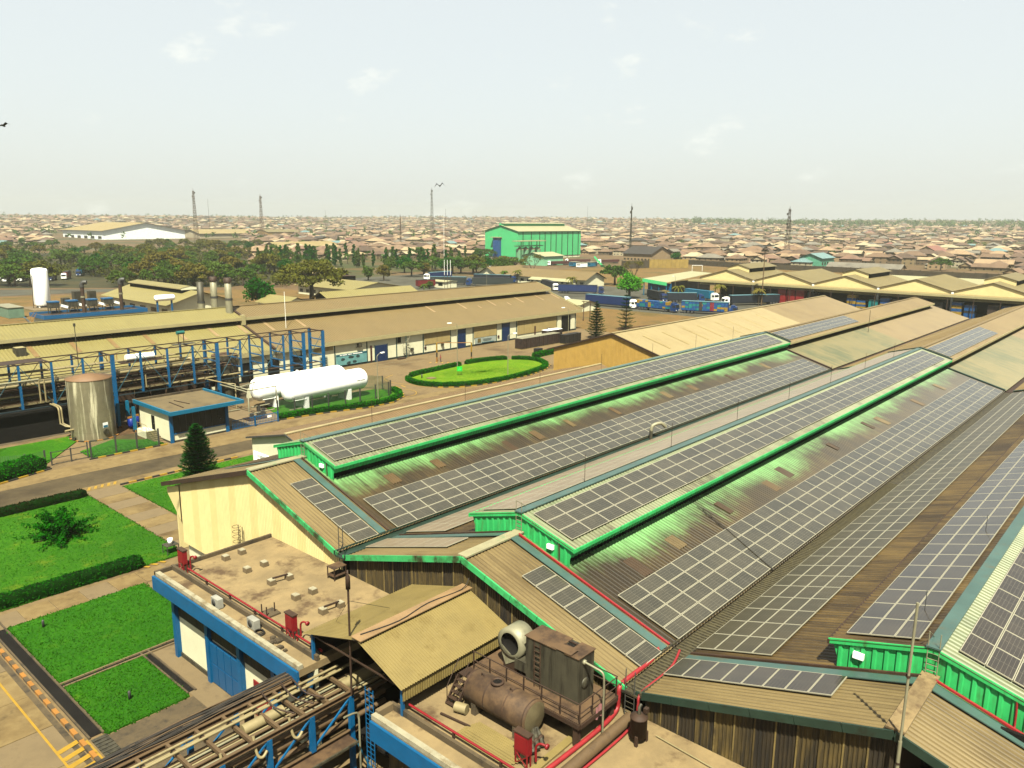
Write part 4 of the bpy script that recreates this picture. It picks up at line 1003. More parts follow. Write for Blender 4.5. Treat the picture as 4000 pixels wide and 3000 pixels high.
for k, (y, z, r_, m_) in enumerate(((35.45, 6.12, .075, LAGG), (34.98, 6.12, .075, LAGG), (33.5, 5.5, .07, LAGG), (33.8, 5.45, .05, GALV), (34.1, 5.5, .09, LAGB), (34.4, 5.4, .05, LAGG), (34.7, 5.5, .06, GALV), (35.0, 5.45, .05, LAGG), (35.25, 5.4, .06, LAGB), (35.9, 5.5, .10, LAGG), (33.4, 5.1, .11, LAGB), (33.75, 5.0, .06, GALV), (34.2, 4.95, .10, LAGG), (34.6, 5.0, .06, LAGB), (35.2, 4.95, .12, LAGB), (35.7, 5.0, .08, LAGG), (33.6, 4.4, .20, LAGB), (34.3, 4.3, .16, LAGB), (35.0, 4.4, .22, LAGB), (35.8, 4.3, .15, LAGG), (33.5, 3.8, .15, LAGB), (34.2, 3.75, .12, LAGG), (35.1, 3.8, .18, LAGB))):
    x1 = 26.5 if z < 6 else 24.6
    MB().tube([(XA, y, z), (x1, y, z)], r_, 8).build('pipe', m_, br)
MB().tube([(18.0, 34.75, 5.62), (20.4, 34.75, 5.62)], .30, 14).build('lagged_vessel', LAGG, br)
MB().tube([(23.9, 34.2, 5.62), (26.6, 34.2, 5.62)], .34, 14).build('lagged_vessel', LAGG, br)
MB().tube(P1([(19.2, 38.1, 4.7), (19.6, 38.1, 4.95), (21, 38.1, 5.0), (24.5, 38.1, 5.0)], 4), .42, 14).build('cream_duct', mat('cream_duct', C(226,208,158), .55, 0, .08, 1.0), br)
for x in (20.2, 22.4): MB().box(x-.1, x+.1, 37.7, 38.5, 0, 4.6).build('duct_post', STEELB, br)
MB().box(XA, XB+1.5, 36.45, 37.35, 5.82, 5.88).build('cable_tray', STEELB, br)
for i in range(22):
    y = 36.48+i*.039
    pts = [(XA+k*1.9, y+rnd.uniform(-.05, .05), 5.95+rnd.uniform(0, .14)) for k in range(13)]
    MB().tube(P1(pts, 2), rnd.uniform(.025, .04), 5, caps=False).build('cable', CABLE if i % 4 else LAGB, br)
for x in (21.9, 21.2, 20.0): MB().tube(P1([(x, 36.2, 6.3), (x-.3, 35.2, 6.5), (x-.2, 34.4, 6.2), (x+.3, 33.4, 6.1)], 4), .05, 6).build('flexible_hose', STEELB, br)
for x in (19.9, 17.8, 16.0): MB().tube(P1([(x, 33.3, 6.1), (x, 33.0, 5.2), (x+.2, 32.85, 5.0), (x+.5, 32.9, 5.2)], 4), .08, 8).build('pipe_elbow', LAGG, br)
MB().tube(P1([(22.6, 32.2, 5.2), (23.6, 32.4, 4.9), (23.75, 32.4, 4.4)], 3)+[Vector((23.75, 32.4, 0.2))], .06, 8).build('downpipe', GALV, br)
MB().box(XA, 23.4, 32.0, 32.1, 3.30, 3.42).build('walkway_edge', GREYST, br)
MB().box(XA, 23.4, 32.12, 33.0, 3.28, 3.33).build('walkway', RUST, br)
for dy in (-.35, .0, .35): MB().tube([(24.2, 32.0+dy, 0), (24.2, 32.0+dy, 6.3)], .03, 6).build('ladder_rail', BLUE, br)
for i in range(20): MB().tube([(24.2, 31.65, .4+i*.3), (24.2, 32.35, .4+i*.3)], .02, 5).build('ladder_rung', BLUE, br)
for x, y, h in ((19, 31, 2.5), (16, 29, 3.0), (21, 28, 2.2)):
    pass
dk_ = thing('dark_drum', 'dark vertical vessel under the pipe bridge', 'vessel', (20.5, 31.0, 0))
MB().lathe([(0, 0), (1.0, 0), (1.0, 2.6), (.5, 3.0), (0, 3.0)], (20.5, 31.2, 0), 20).build('shell', GREYST, dk_)
for y in (24.5, 26.5): tag(MB().tube([(21.9, y, 0), (21.9, y, 5.4)], .05, 8).build('downpipe', GALV, None, loc=(21.9, y, 0)), 'thin pale downpipe under the lower blue fascia, %s' % ('nearer the bridge' if y > 25 else 'further from the bridge'), 'downpipe')
# ---------------------------------------------------------------- gatehouse / control room
gh = thing('gatehouse', 'white control building with flat roof and bright cyan fascia', 'building', (49, 109.6, 0))
MB().box(48.75, 59.7, 108.3, 120.4, 4.55, 4.62).build('roof_deck', mat('roof_felt', C(150,128,84), .9, 0, .15, .5, dirt=(C(95,78,50), .35, .45, .7)), gh)
for a in ((48.5, 60.0, 108.0, 108.3), (48.5, 60.0, 120.4, 120.7), (48.5, 48.75, 108.3, 120.4), (59.7, 60.0, 108.3, 120.4)):
    MB().box(*a, 4.40, 4.95).build('fascia', CYAN if a[2] < 109 or a[1] < 49 else CONCD, gh)
MB().box(48.8, 59.6, 108.4, 120.3, 4.3, 4.39).build('soffit', WHITE, gh)
MB().box(49.0, 49.2, 109.6, 119.4, 0.3, 4.3).build('wall', WHITE, gh)
MB().box(49.2, 58.1, 119.2, 119.4, 0.0, 4.3).build('wall', WHITE, gh)
MB().box(57.9, 58.1, 109.6, 119.2, 0.0, 4.3).build('wall', WHITE, gh)
MB().box(49.5, 57.6, 109.62, 109.8, 0.3, 1.25).build('wall', WHITE, gh)
MB().box(48.98, 58.12, 109.58, 119.4, 0, .3).build('plinth', GREYST, gh)
wz = MB().box(49.5, 57.6, 109.72, 109.78, 1.25, 4.3).build('window', GLASSD, gh)
for i in range(9): MB().box(49.5+i*1.0, 49.56+i*1.0, 109.66, 109.72, 1.25, 4.3).build('mullion', BLACK, wz)
for x in (49.0, 57.65): MB().box(x-.05, x+.45, 109.45, 109.62, 0, 4.3).build('pillar', BLUE, gh)
MB().box(49.5, 57.6, 109.52, 109.61, 1.2, 1.35).build('sill', BLUE, gh)
d = MB().box(48.94, 48.99, 114.4, 115.4, 1.1, 3.3).build('door', DARK, gh)
MB().box(48.9, 48.94, 114.5, 114.6, 2.1, 2.2).build('handle', GALV, d)
for i in range(6): MB().box(47.6, 48.97, 114.0-i*.42, 114.4-i*.42, 0, 1.1-i*.19).build('step', CONC, gh)
MB().box(47.6, 48.97, 114.4, 117.5, 0, 1.1).build('landing', WHITE, gh)
for y in (114.4, 115.9, 117.4): MB().tube([(47.65, y, 1.1), (47.65, y, 2.1)], .03, 6).build('rail_post', mat('rail_yellow', C(190,160,90)), gh)
MB().tube([(47.65, 112.0, 1.0), (47.65, 114.4, 2.1), (47.65, 117.4, 2.1)], .03, 6).build('handrail', mat('rail_yellow', C(190,160,90)), gh)
for p, q in (((52.0, 115.8), (51.8, 110.8)), ((53.0, 116.3), (53.6, 112.4)), ((50.3, 109.3), (55.5, 109.1))): MB().bar((p[0], p[1], 4.68), (q[0], q[1], 4.68), .12, .08).build('roof_bar', STEELB, gh)
# sliding gate next to it
gt = thing('sliding_gate', 'low blue barred gate in two leaves beside the control building', 'gate', (62.4, 109.4, 0))
for x0, x1 in ((58.6, 62.3), (62.6, 66.4)):
    for z in (.25, 1.55): MB().box(x0, x1, 109.37, 109.43, z-.05, z+.05).build('gate_rail', BLUE, gt)
    n = 14
    for i in range(n+1): MB().box(x0+i*(x1-x0)/n-.025, x0+i*(x1-x0)/n+.025, 109.38, 109.42, .3, 1.5).build('bar', BLUE, gt)
MB().box(64.6, 65.3, 109.30, 109.36, 1.0, 1.35).build('notice', WPAINT, gt)
for x in (62.45, 66.5): MB().box(x-.08, x+.08, 109.3, 109.5, 0, 1.75).build('gate_post', BLUE, gt)
# blue posts and bins behind it
for i, (x, y) in enumerate(((47.6, 123.9), (48.3, 119.9), (49.4, 124.8))):
    t = thing('bollard_post', ['cyan post with striped base right of the steel tank', 'cyan post nearest the control building stairs', 'cyan post with striped base under the pipe rack'][i], 'post', (x, y, 0))
    MB().box(x-.2, x+.2, y-.2, y+.2, 0.3, 3.9).build('shaft', CYAN, t)
    for k in range(4): MB().box(x-.3+k*.15, x-.15+k*.15, y-.3, y+.3, 0, .3).build('stripe_block', YELO if k % 2 else KBLK, t)
for i, (x, y) in enumerate(((48.6, 121.8), (49.6, 122.6))):
    t = thing('water_drum', 'blue plastic drum under the pipe rack, %s the cyan post' % ('left of' if i == 0 else 'right of'), 'drum', (x, y, 0))
    MB().lathe([(0, 0), (.5, 0), (.52, .5), (.5, 1.3), (.35, 1.4), (0, 1.4)], (x, y, .3), 16).build('body', mat('drum_blue', C(14,60,190), .4), t)
    MB().box(x-.5, x+.5, y-.1, y+.1, 1.72, 2.0).build('crate_top', YELO, t)
# ---------------------------------------------------------------- steel storage tank
tk = thing('storage_tank', 'tall grey steel storage tank with brown lid behind the mesh fence', 'storage tank', (43.0, 121.6, 0))
cx, cy, Rr, H = 43.05, 121.7, 3.05, 8.75
n = 40
for k in range(8):
    z0 = k*H/8; z1 = (k+1)*H/8-.015
    b = MB(); b.lathe([(Rr, z0), (Rr, z1)], (cx, cy, .15), n, smooth=True); b.lathe([(Rr-.03, z1), (Rr-.03, z1+.02)], (cx, cy, .15), n)
    b.build('shell_ring', TANKG, tk)
MB().lathe([(Rr+.06, H), (Rr+.06, H+.12), (0, H+.75)], (cx, cy, .15), n).build('lid', mat('tank_lid', C(176,132,88), .7, .05, .1, .5), tk)
for k in range(24):
    a0 = 2*math.pi*k/24; b = MB()
    p = [(cx+(Rr+r_)*math.cos(a), cy+(Rr+r_)*math.sin(a)) for r_, a in ((.02, a0), (.28, a0), (.28, a0+.25), (.02, a0+.25))]
    b.poly([(x, y, .15) for x, y in p]); b.poly([(p[1][0], p[1][1], 0), (p[2][0], p[2][1], 0), (p[2][0], p[2][1], .15), (p[1][0], p[1][1], .15)]); b.build('base_block', YELO if k % 2 else KBLK, tk)
aa = math.atan2(118.9-cy, 43.6-cx)
def onshell(a, z, r=Rr): return (cx+r*math.cos(a), cy+r*math.sin(a), z)
b = MB(); b.poly([onshell(aa-.13, 1.75, Rr+.03), onshell(aa+.13, 1.75, Rr+.03), onshell(aa+.13, 2.55, Rr+.03), onshell(aa-.13, 2.55, Rr+.03)]); sgn = b.build('sign_plate', WPAINT, tk)
b = MB(); b.poly([onshell(aa-.11, 1.82, Rr+.045), onshell(aa+.11, 1.82, Rr+.045), onshell(aa+.11, 2.15, Rr+.045), onshell(aa-.11, 2.15, Rr+.045)]); b.build('blue_band', CYAN, sgn)
v = Vector((math.cos(aa), math.sin(aa), 0)); c0 = Vector(onshell(aa, 1.15, Rr))
MB().tube([c0-v*.05, c0+v*.16], .42, 16).build('manway', GREYST, tk)
for dz in (0, .0):
    pass
for k, (dx, dy) in enumerate(((-.35, 0), (0, .35))):
    x, y = 39.6+dx, 122.6+dy
    MB().tube(P1([(x, 127, 4.75), (x, 124.5, 4.75), (x, 123.8, 4.5), (x, 123.7, 4.0)], 3)+[Vector((x, 123.7, 2.3)), Vector((x+.5, 123.0, 1.9)), Vector((cx-2.7, 122.4, 1.8))], .13, 8).build('feed_pipe', LAGG, tk)
MB().tube([(38.9, 121.0, 1.7), (40.4, 121.2, 1.7)], .17, 8).build('outlet_pipe', LAGG, tk)
MB().tube([(39.8, 120.6, 0.5), (40.4, 121.2, .5)], .22, 8).build('pump', GREYST, tk)
# ---------------------------------------------------------------- mesh fences
MESH = NT('fence_mesh')
_p = MESH.new('ShaderNodeTexCoord').outputs['Object']; _sx = MESH.new('ShaderNodeSeparateXYZ'); MESH.link(_p, _sx.inputs[0])
_tr = MESH.new('ShaderNodeBsdfTransparent'); _mx = MESH.new('ShaderNodeMixShader')
_a = MESH.math('ADD', _sx.outputs[0], _sx.outputs[1])
_g = MESH.math('MAXIMUM', MESH.math('GREATER_THAN', MESH.math('FRACT', MESH.math('MULTIPLY', _a, 12.0)), .82), MESH.math('GREATER_THAN', MESH.math('FRACT', MESH.math('MULTIPLY', _sx.outputs[2], 12.0)), .82))
MESH.color((0.02, 0.05, 0.02)); MESH.link(_g, _mx.inputs[0]); MESH.link(_tr.outputs[0], _mx.inputs[1]); MESH.link(MESH.b.outputs[0], _mx.inputs[2]); MESH.link(_mx.outputs[0], MESH.n['Material Output'].inputs['Surface'])
def fence(label, pts, h=2.1, post=.09, mesh=True, top=False):
    t = thing('mesh_fence', label, 'fence', (pts[0][0], pts[0][1], 0))
    for i, (x, y) in enumerate(pts): MB().box(x-post, x+post, y-post, y+post, 0, h).build('post', BLACK, t)
    for (x0, y0), (x1, y1) in zip(pts, pts[1:]):
        if mesh:
            b = MB(); b.poly([(x0, y0, .1), (x1, y1, .1), (x1, y1, h-.1), (x0, y0, h-.1)]); b.build('mesh_panel', MESH.m, t)
        if top:
            for z in (.1, h-.1): MB().bar((x0, y0, z), (x1, y1, z), .05).build('rail', BLACK, t)
    return t
fence('dark mesh fence in front of the white gas tanks', [(68.5, 112.6), (71.2, 111.8), (74.4, 111.4), (77.5, 111.1), (80.9, 110.9), (83.9, 110.6), (87.4, 110.6)], 2.7)
fence('dark mesh fence around the far end of the gas tank lawn', [(87.4, 110.6), (90.6, 110.8), (91.9, 111.8), (93.4, 116.0), (91.5, 120.5)], 2.8, .08)
fence('dark fence posts along the kerb in front of the steel tank lawn', [(38.3, 110.2), (41.6, 110.2), (44.4, 110.1), (47.4, 109.9)], 2.5)
fence('dense green mesh fence at the left edge', [(23.0, 117.6), (26.0, 115.6), (28.5, 114.0), (31.0, 112.4), (33.4, 112.6)], 1.8)
mg = thing('field_gate', 'black pipe gate between the bush and the steel tank', 'gate', (36, 110.8, 0))
for x, h in ((33.6, 1.9), (36.0, 1.9), (38.1, 2.3)): MB().box(x-.07, x+.07, 110.7, 110.84, 0, h).build('gate_post', BLACK, mg)
for z in (.12, .9, 1.75): MB().box(33.6, 38.1, 110.74, 110.8, z-.04, z+.04).build('gate_rail', BLACK, mg)
# ---------------------------------------------------------------- overhead pipe rack
rk = thing('pipe_rack', 'long blue steel pipe rack in front of the straw-coloured warehouse', 'pipe rack', (48.7, 127, 0))
xs = [48.7+4.36*k for k in range(-10, 10)]
for k, x in enumerate(xs):
    if x > 88.5: continue
    big = abs(((x-48.7)/17.44) - round((x-48.7)/17.44)) < .02 or x > 87
    w = .26 if big else .15
    for y in (127.07, 131.5):
        MB().box(x-w, x+w, y-w*.8, y+w*.8, 0 if big else 4.5, 11.0).build('column', BLUE, rk)
    for z in (4.7, 6.2, 7.7, 9.2, 10.9):
        if x < 66 and z in (6.2, 9.2): continue
        MB().box(x-.07, x+.07, 127.2, 131.4, z-.1, z+.1).build('cross_beam', BLUE if z < 10 else STEELB, rk)
for y, m_ in ((127.07, STEELB), (131.5, STEELB)):
    MB().box(xs[0], 88.1, y-.09, y+.09, 11.0, 11.16).build('top_beam', m_, rk)
    MB().box(xs[0], 88.1, y-.09, y+.09, 4.35, 4.5).build('bottom_beam', mat('dull_blue', C(40,70,80), .6), rk)
for k in range(len(xs)-1):
    if xs[k+1] > 88.5: continue
    a, c = xs[k], xs[k+1]
    if k % 2: a, c = c, a
    MB().bar((a, 127.0, 4.6), (c, 127.0, 10.9), .08).build('diagonal', mat('pale_blue', C(70,130,150), .5), rk)
    MB().bar((a, 131.55, 10.9), (c, 131.55, 4.6), .08).build('diagonal', STEELB, rk)
    MB().bar((xs[k], 127.1, 11.05), (xs[k+1], 131.4, 11.05), .06).build('plan_brace', STEELB, rk)
for (y, z, r_, x1, m_) in ((128.0, 7.9, .30, 60.2, LAGG), (128.9, 7.95, .14, 62, GALV), (129.6, 8.0, .18, 64, LAGB), (130.4, 8.05, .14, 66, LAGB), (127.8, 6.4, .16, 66, LAGG), (128.5, 6.4, .12, 66, LAGB), (129.2, 6.45, .18, 65, LAGB), (130.0, 6.4, .10, 66, GALV), (130.7, 6.45, .16, 66, LAGB), (127.7, 5.0, .17, 72, LAGG), (128.4, 5.0, .22, 66, LAGG), (129.3, 5.05, .14, 70, LAGB), (130.2, 5.0, .25, 66, LAGB), (130.9, 5.0, .10, 70, GALV), (129.9, 9.4, .14, 72, LAGG), (130.8, 9.4, .10, 60, LAGG), (127.6, 9.3, .07, 60, RUSTD), (128.6, 4.7, .08, 88, RUSTD), (129.1, 4.7, .06, 88, RUSTD)):
    MB().tube([(xs[0], y, z), (x1, y, z)], r_, 8).build('pipe', m_, rk)
for k in range(22):
    y = 127.5+.17*k; z = (5.35, 6.75, 8.3, 7.2, 5.8)[k % 5]+rnd.uniform(-.1, .1); x1 = rnd.choice((52.5, 57, 61.5, 65.8, 70.2))
    MB().tube([(xs[0], y, z), (x1, y, z), (x1, y, z-rnd.uniform(.8, 2.0))], rnd.uniform(.05, .12), 6).build('pipe', (LAGB, STEELB, LAGG, RUSTD, GREYST)[k % 5], rk)
for k in range(26):
    x = 29+k*1.45; z = (4.9, 6.3, 7.8)[k % 3]
    MB().tube([(x, 127.3, z+.25), (x, 131.2, z+.25)], .07, 6).build('cross_pipe', (LAGB, STEELB, LAGG)[k % 3], rk)
MB().tube(P1([(60.0, 128.0, 7.9), (61.6, 128.0, 7.95), (62.4, 128.4, 8.2), (62.3, 129.2, 8.5), (61.2, 129.6, 8.5), (58, 129.6, 8.5)], 5), .30, 10).build('pipe_loop', LAGG, rk)
for x in (38.0, 38.7, 46.2, 53.5): MB().tube([(x, 126.8, 8.6 if x < 40 else 7.2), (x, 126.8, 5.2)], .12, 8).build('riser_pipe', LAGG, rk)
MB().tube([(30, 126.8, 8.7), (38.0, 126.8, 8.7)], .14, 8).build('pipe', GALV, rk)
MB().box(51, 58, 129.5, 131, 9.0, 9.1).build('walkway', STEELB, rk)
MB().tube([(52.0, 130.2, 9.7), (56.5, 130.2, 9.7)], .55, 14).build('white_receiver', WPAINT, rk)
for i in range(5): MB().box(49.3+i*.4, 49.36+i*.4, 130.9, 131.0, 9.1, 10.6).build('orange_guard', YELO, rk)
MB().box(60.2, 60.3, 128.6, 128.7, 11.1, 13.0).build('stand_post', STEELB, rk)
MB().box(61.1, 61.2, 128.6, 128.7, 11.1, 13.0).build('stand_post', STEELB, rk)
MB().box(59.3, 63.0, 128.2, 129.4, 11.17, 11.25).build('top_platform', GREYST, rk)
MB().tube([(60.0, 128.65, 13.2), (61.3, 128.65, 13.2)], .3, 12).build('teal_drum', mat('teal_drum', C(40,150,140), .5), rk)
MB().box(32, 39.5, 127.6, 130.8, 11.17, 11.23).build('top_platform', STEELB, rk)
MB().tube([(45.3, 131.6, 9), (45.3, 131.6, 15.4)], .06, 6).build('lamp_pole', GREYST, rk)
MB().box(45.15, 45.45, 131.5, 131.7, 15.4, 15.9).build('lamp_head', GREYST, rk)
MB().tube(P1([(63.6, 127.0, 5.0), (64.8, 126.6, 4.6), (65.2, 122.5, 4.6), (66, 121.4, 4.6)], 3)+[Vector((66, 121.4, .3))], .12, 8).build('cross_pipe', LAGG, rk)
# dark process plant behind and below the rack
pu = thing('process_hall', 'dark open-sided process area under the pipe rack', 'process area', (40, 132, 0))
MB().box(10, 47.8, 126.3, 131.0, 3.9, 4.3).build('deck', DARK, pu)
MB().box(10, 72, 133.2, 133.4, 0, 5.0).build('rear_wall', STEELB, pu)  # brown tone stands for the shade behind the rack
MB().box(10, 88, 126.0, 140.5, .006, .02).build('shade_toned_floor', CONCD, pu)  # shade under the rack put into the floor's dark colour
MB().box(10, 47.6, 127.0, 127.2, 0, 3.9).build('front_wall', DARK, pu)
for i in range(18): MB().box(49.5+i*1.5, 50.2+i*1.5, 128+.9*(i % 3), 128.6+.9*(i % 3), 0, 1.6+1.4*rnd.random()).build('pump_set', (GREYST, BLACK, STEELB, WHITE)[i % 4], pu)
for i in range(10): MB().tube([(50+i*2.6, 129.5, 0), (50+i*2.6, 129.5, 4.4)], .12, 6).build('riser', STEELB, pu)
b = MB()
for y in (117.3, 117.9): b.tube([(29.4, 121+ (y-117.3), 0), (29.4, 121+(y-117.3), 5.5)], .04, 6)
for i in range(15): b.tube([(29.4, 121, .3+i*.36), (29.4, 121.6, .3+i*.36)], .025, 5)
tag(b.build('access_ladder', YELO, None, loc=(29.4, 121.3, 0)), 'orange ladder at the left edge beside the dark process area', 'ladder')
for i, (x, y, r_, h) in enumerate(((70.9, 133.6, 2.3, 7.6), (68.2, 129.4, 1.5, 6.6))):
    t = thing('steel_silo', ['larger stained steel silo behind the pipe rack', 'smaller steel silo inside the pipe rack'][i], 'silo', (x, y, 0))
    MB().lathe([(r_, 0), (r_, h)], (x, y, 0), 24).build('shell', GREYST, t)
    MB().lathe([(r_+.04, h), (0, h+.5)], (x, y, 0), 24).build('roof', RUST, t)
# ---------------------------------------------------------------- white gas tanks
def gastank(x0, x1, y, z, r_, label):
    t = thing('gas_tank', label, 'gas tank', ((x0+x1)/2, y, 0))
    MB().lathe([(0, 0), (r_*.5, .12), (r_*.85, .5), (r_, 1.1), (r_, x1-x0-1.1), (r_*.85, x1-x0-.5), (r_*.5, x1-x0-.12), (0, x1-x0)], (x0, y, z), 36, axis='x').build('shell', TANKW, t)
    for x in (x0+3.6, x1-4.6):
        MB().box(x-.35, x+.35, y-r_*.82, y+r_*.82, 0.1, z-r_*.55).build('saddle', WPAINT, t)
        MB().box(x-.5, x+.5, y-r_*.95, y+r_*.95, 0, .1).build('footing', CONC, t)
    for k in range(1, 7): MB().lathe([(r_+.004, -.05), (r_+.012, -.02), (r_+.012, .02), (r_+.004, .05)], (x0+k*(x1-x0)/7, y, z), 36, axis='x').build('weld_seam', TANKW, t)
    MB().lathe([(0, 0), (.22, 0), (.22, .3), (0, .3)], (x0+9, y, z+r_-.05), 12).build('manhole', WPAINT, t)
    MB().lathe([(0, 0), (.12, 0), (.12, .4)], (x1-.05, y, z), 8, axis='x').build('nozzle', WPAINT, t)
    MB().tube([(x0+.9, y-r_*.85, z-r_*.75), (x0+3.4, y-r_*.85, z-r_*.75)], .06, 6).build('pipe', WPAINT, t)
    return t
g1 = gastank(71.2, 88.4, 115.0, 3.3, 1.95, 'nearer of the two long white gas tanks beside the mesh fence')
MB().box(85.2, 87.0, 113.05, 113.1, 3.35, 3.5).build('lettering_strip', GREYST, g1)
gastank(68.0, 86.9, 119.5, 3.4, 2.05, 'rear of the two long white gas tanks nearer the warehouse')
mf = thing('gas_manifold', 'grey pipework manifold at the left ends of the white gas tanks', 'pipework', (66.5, 116.5, 0))
for a in (((64.6, 123.8, 4.3), (64.9, 117.2, 4.2), (65.0, 115.6, 4.1), (65.0, 115.6, .8)), ((65.2, 123.0, 4.5), (65.6, 116.0, 4.3), (70.2, 115.6, 4.4), (70.2, 115.6, 1.4)), ((65.2, 118.6, 4.5), (68.8, 119.2, 4.9), (68.8, 119.2, 3.0)), ((64, 114.0, .8), (69, 114.4, .8)), ((66.5, 117.5, 1.0), (70, 117.6, 1.0)), ((62.6, 120.5, 3.0), (62.6, 120.5, .3), (66, 120.4, .3))):
    MB().tube(a, .12, 8).build('pipe', GALV, mf)
for x, y in ((64.2, 113.4), (65.2, 113.0), (66.4, 113.8), (67.4, 115.2), (67.8, 117.4)):
    MB().box(x-.25, x+.25, y-.25, y+.25, .1, 1.1).build('pump', BLACK, mf)
    MB().lathe([(.0, 0), (.16, 0), (.16, .05)], (x, y, 1.4), 10).build('valve_wheel', STEELB, mf)
MB().box(63.2, 66.6, 112.4, 114.6, .1, .3).build('skid', STEELB, mf)
MB().box(70.8, 73.2, 112.6, 113.0, .5, .6).build('tray', GALV, mf)
# ---------------------------------------------------------------- street furniture round the oval lawn
def lamp(x, y, h, arm, label, m_=GALV):
    t = thing('street_lamp', label, 'street lamp', (x, y, 0), 'street lamps')
    MB().tube([(x, y, 0), (x, y, h-.4)], [.09, .06], 8).build('pole', m_, t)
    ex = (x+arm[0], y+arm[1], h)
    MB().tube(P1([(x, y, h-.5), (x+arm[0]*.3, y+arm[1]*.3, h-.15), ex], 4), .05, 6).build('arm', m_, t)
    b = MB(); a = Vector((arm[0], arm[1], 0)).normalized()
    b.bar(Vector(ex)-a*.2, Vector(ex)+a*.75, .34, .18); b.build('lamp_head', WPAINT, t)
lamp(118.9, 121.5, 10.2, (-1.4, .6), 'street lamp on the far side of the oval lawn, arm to the left')
lamp(121.1, 108.5, 8.8, (1.5, -.3), 'street lamp inside the near side of the oval lawn, arm to the right')
lamp(87.0, 109.4, 8.6, (1.3, .3), 'street lamp beside the white gas tank fence')
lamp(171.5, 131.2, 8.8, (-1.5, .5), 'street lamp beside the dark crate stacks at the warehouse end')
hb = thing('height_barrier', 'yellow and black height barrier across the yard beside the walking person', 'barrier', (124.7, 128, 0))
for (x, y) in ((121.6, 131.0), (127.6, 125.7)):
    for k in range(4): MB().box(x-.12, x+.12, y-.12, y+.12, k*1.1, (k+1)*1.1-.005).build('post_band', (YELO, KBLK, YEL, YEL)[k], hb)
MB().bar((121.6, 131.0, 4.42), (127.6, 125.7, 4.42), .12).build('crossbar', YELO, hb)
sg = thing('green_sign', 'small bright green sign board standing on the oval lawn', 'sign', (112.9, 115.0, .12))
MB().bar((112.9, 115.5, 1.55), (113.7, 114.75, 1.55), .06, 1.0).build('board', mat('sign_green', C(0,215,60,.5), .45), sg)
for x, y in ((113.05, 115.35), (113.55, 114.9)): MB().tube([(x, y, .12), (x, y, 1.1)], .035, 6).build('post', GREYST, sg)
b = MB()
for k, (f_, z0, z1) in enumerate(((.3, 1.25, 1.55), (.55, 1.25, 1.85), (.75, 1.25, 1.5))):
    b.bar((112.9+.8*f_-.03, 115.5-.75*f_-.03, z0), (112.9+.8*f_-.03, 115.5-.75*f_-.03, z1), .16, .03)
b.build('emblem', mat('sign_pale', C(150,240,170,.5), .5), sg)
mc = thing('manhole_cover', 'square concrete inspection slab on the oval lawn', 'slab', (107, 117, .12))
MB().box(105.4, 108.6, 115.6, 118.6, .12, .16).build('surround', GRASS2, mc)
MB().box(106.2, 107.8, 116.3, 117.8, .16, .3).build('cover', CONC, mc)
tag(MB().lathe([(0, 0), (.13, 0), (.13, .8), (0, .85)], (106.0, 118.8, .12), 8).build('bollard_light', BLACK, None, loc=(106, 118.8, .12)), 'small black post beside the slab on the oval lawn', 'post')
# crate stacks in front of the warehouse end
CRT = mat('crate_brown', C(84,62,50), .6, 0, .25, 1.2, dirt=(C(40,28,22), 1.5, .45, .65))
CRD = mat('crate_dark', C(40,34,28), .6, 0, .25, 1.2)
cs = 0
names = ['leftmost', 'second', 'third', 'fourth', 'fifth', 'sixth', 'seventh', 'eighth', 'ninth', 'tenth']
def crates(x0, y0, w, d, h, m_, label, layers=7, wrap=None, group='stacked crates in front of the warehouse'):
    t = thing('crate_stack', label, 'crate stack', (x0, y0, 0), group)
    MB().box(x0, x0+w, y0, y0+d, 0.02, .14).build('pallet', SHEDR, t)
    lh = (h-.15)/layers
    for k in range(layers):
        o_ = rnd.uniform(-.015, .015)
        b = MB()
        for i in range(2):
            for j in range(2): b.box(x0+i*w/2+.015+o_, x0+(i+1)*w/2-.015+o_, y0+j*d/2+.015, y0+(j+1)*d/2-.015, .15+k*lh, .15+(k+1)*lh-.02)
        b.build('crate_layer', m_ if not isinstance(m_, list) else m_[(k+int(x0*3)) % len(m_)], t)
    if wrap: MB().box(x0-.02, x0+w+.02, y0-.02, y0+d+.02, h, h+.06).build('cover', wrap, t)
for i in range(9):
    crates(148.2+i*1.75, 128.0, 1.6, 2.4, 2.75, CRT, names[i]+' brown crate stack of the long front row by the warehouse', 8, GALV)
for i in range(4):
    crates(163+i*1.8, 125.6, 1.6, 1.9, 2.5, CRD, names[i]+' black crate stack behind the ochre wall', 7)
for i in range(3):
    crates(163+i*2.2, 131.6, 2.0, 2.2, 3.0, CRT, names[i]+' white-wrapped crate stack by the warehouse end', 8, TANKW)
crates(145.6, 120.6, 1.9, 1.4, 1.4, CRD, 'single low pallet of black crates near the hedge', 4)
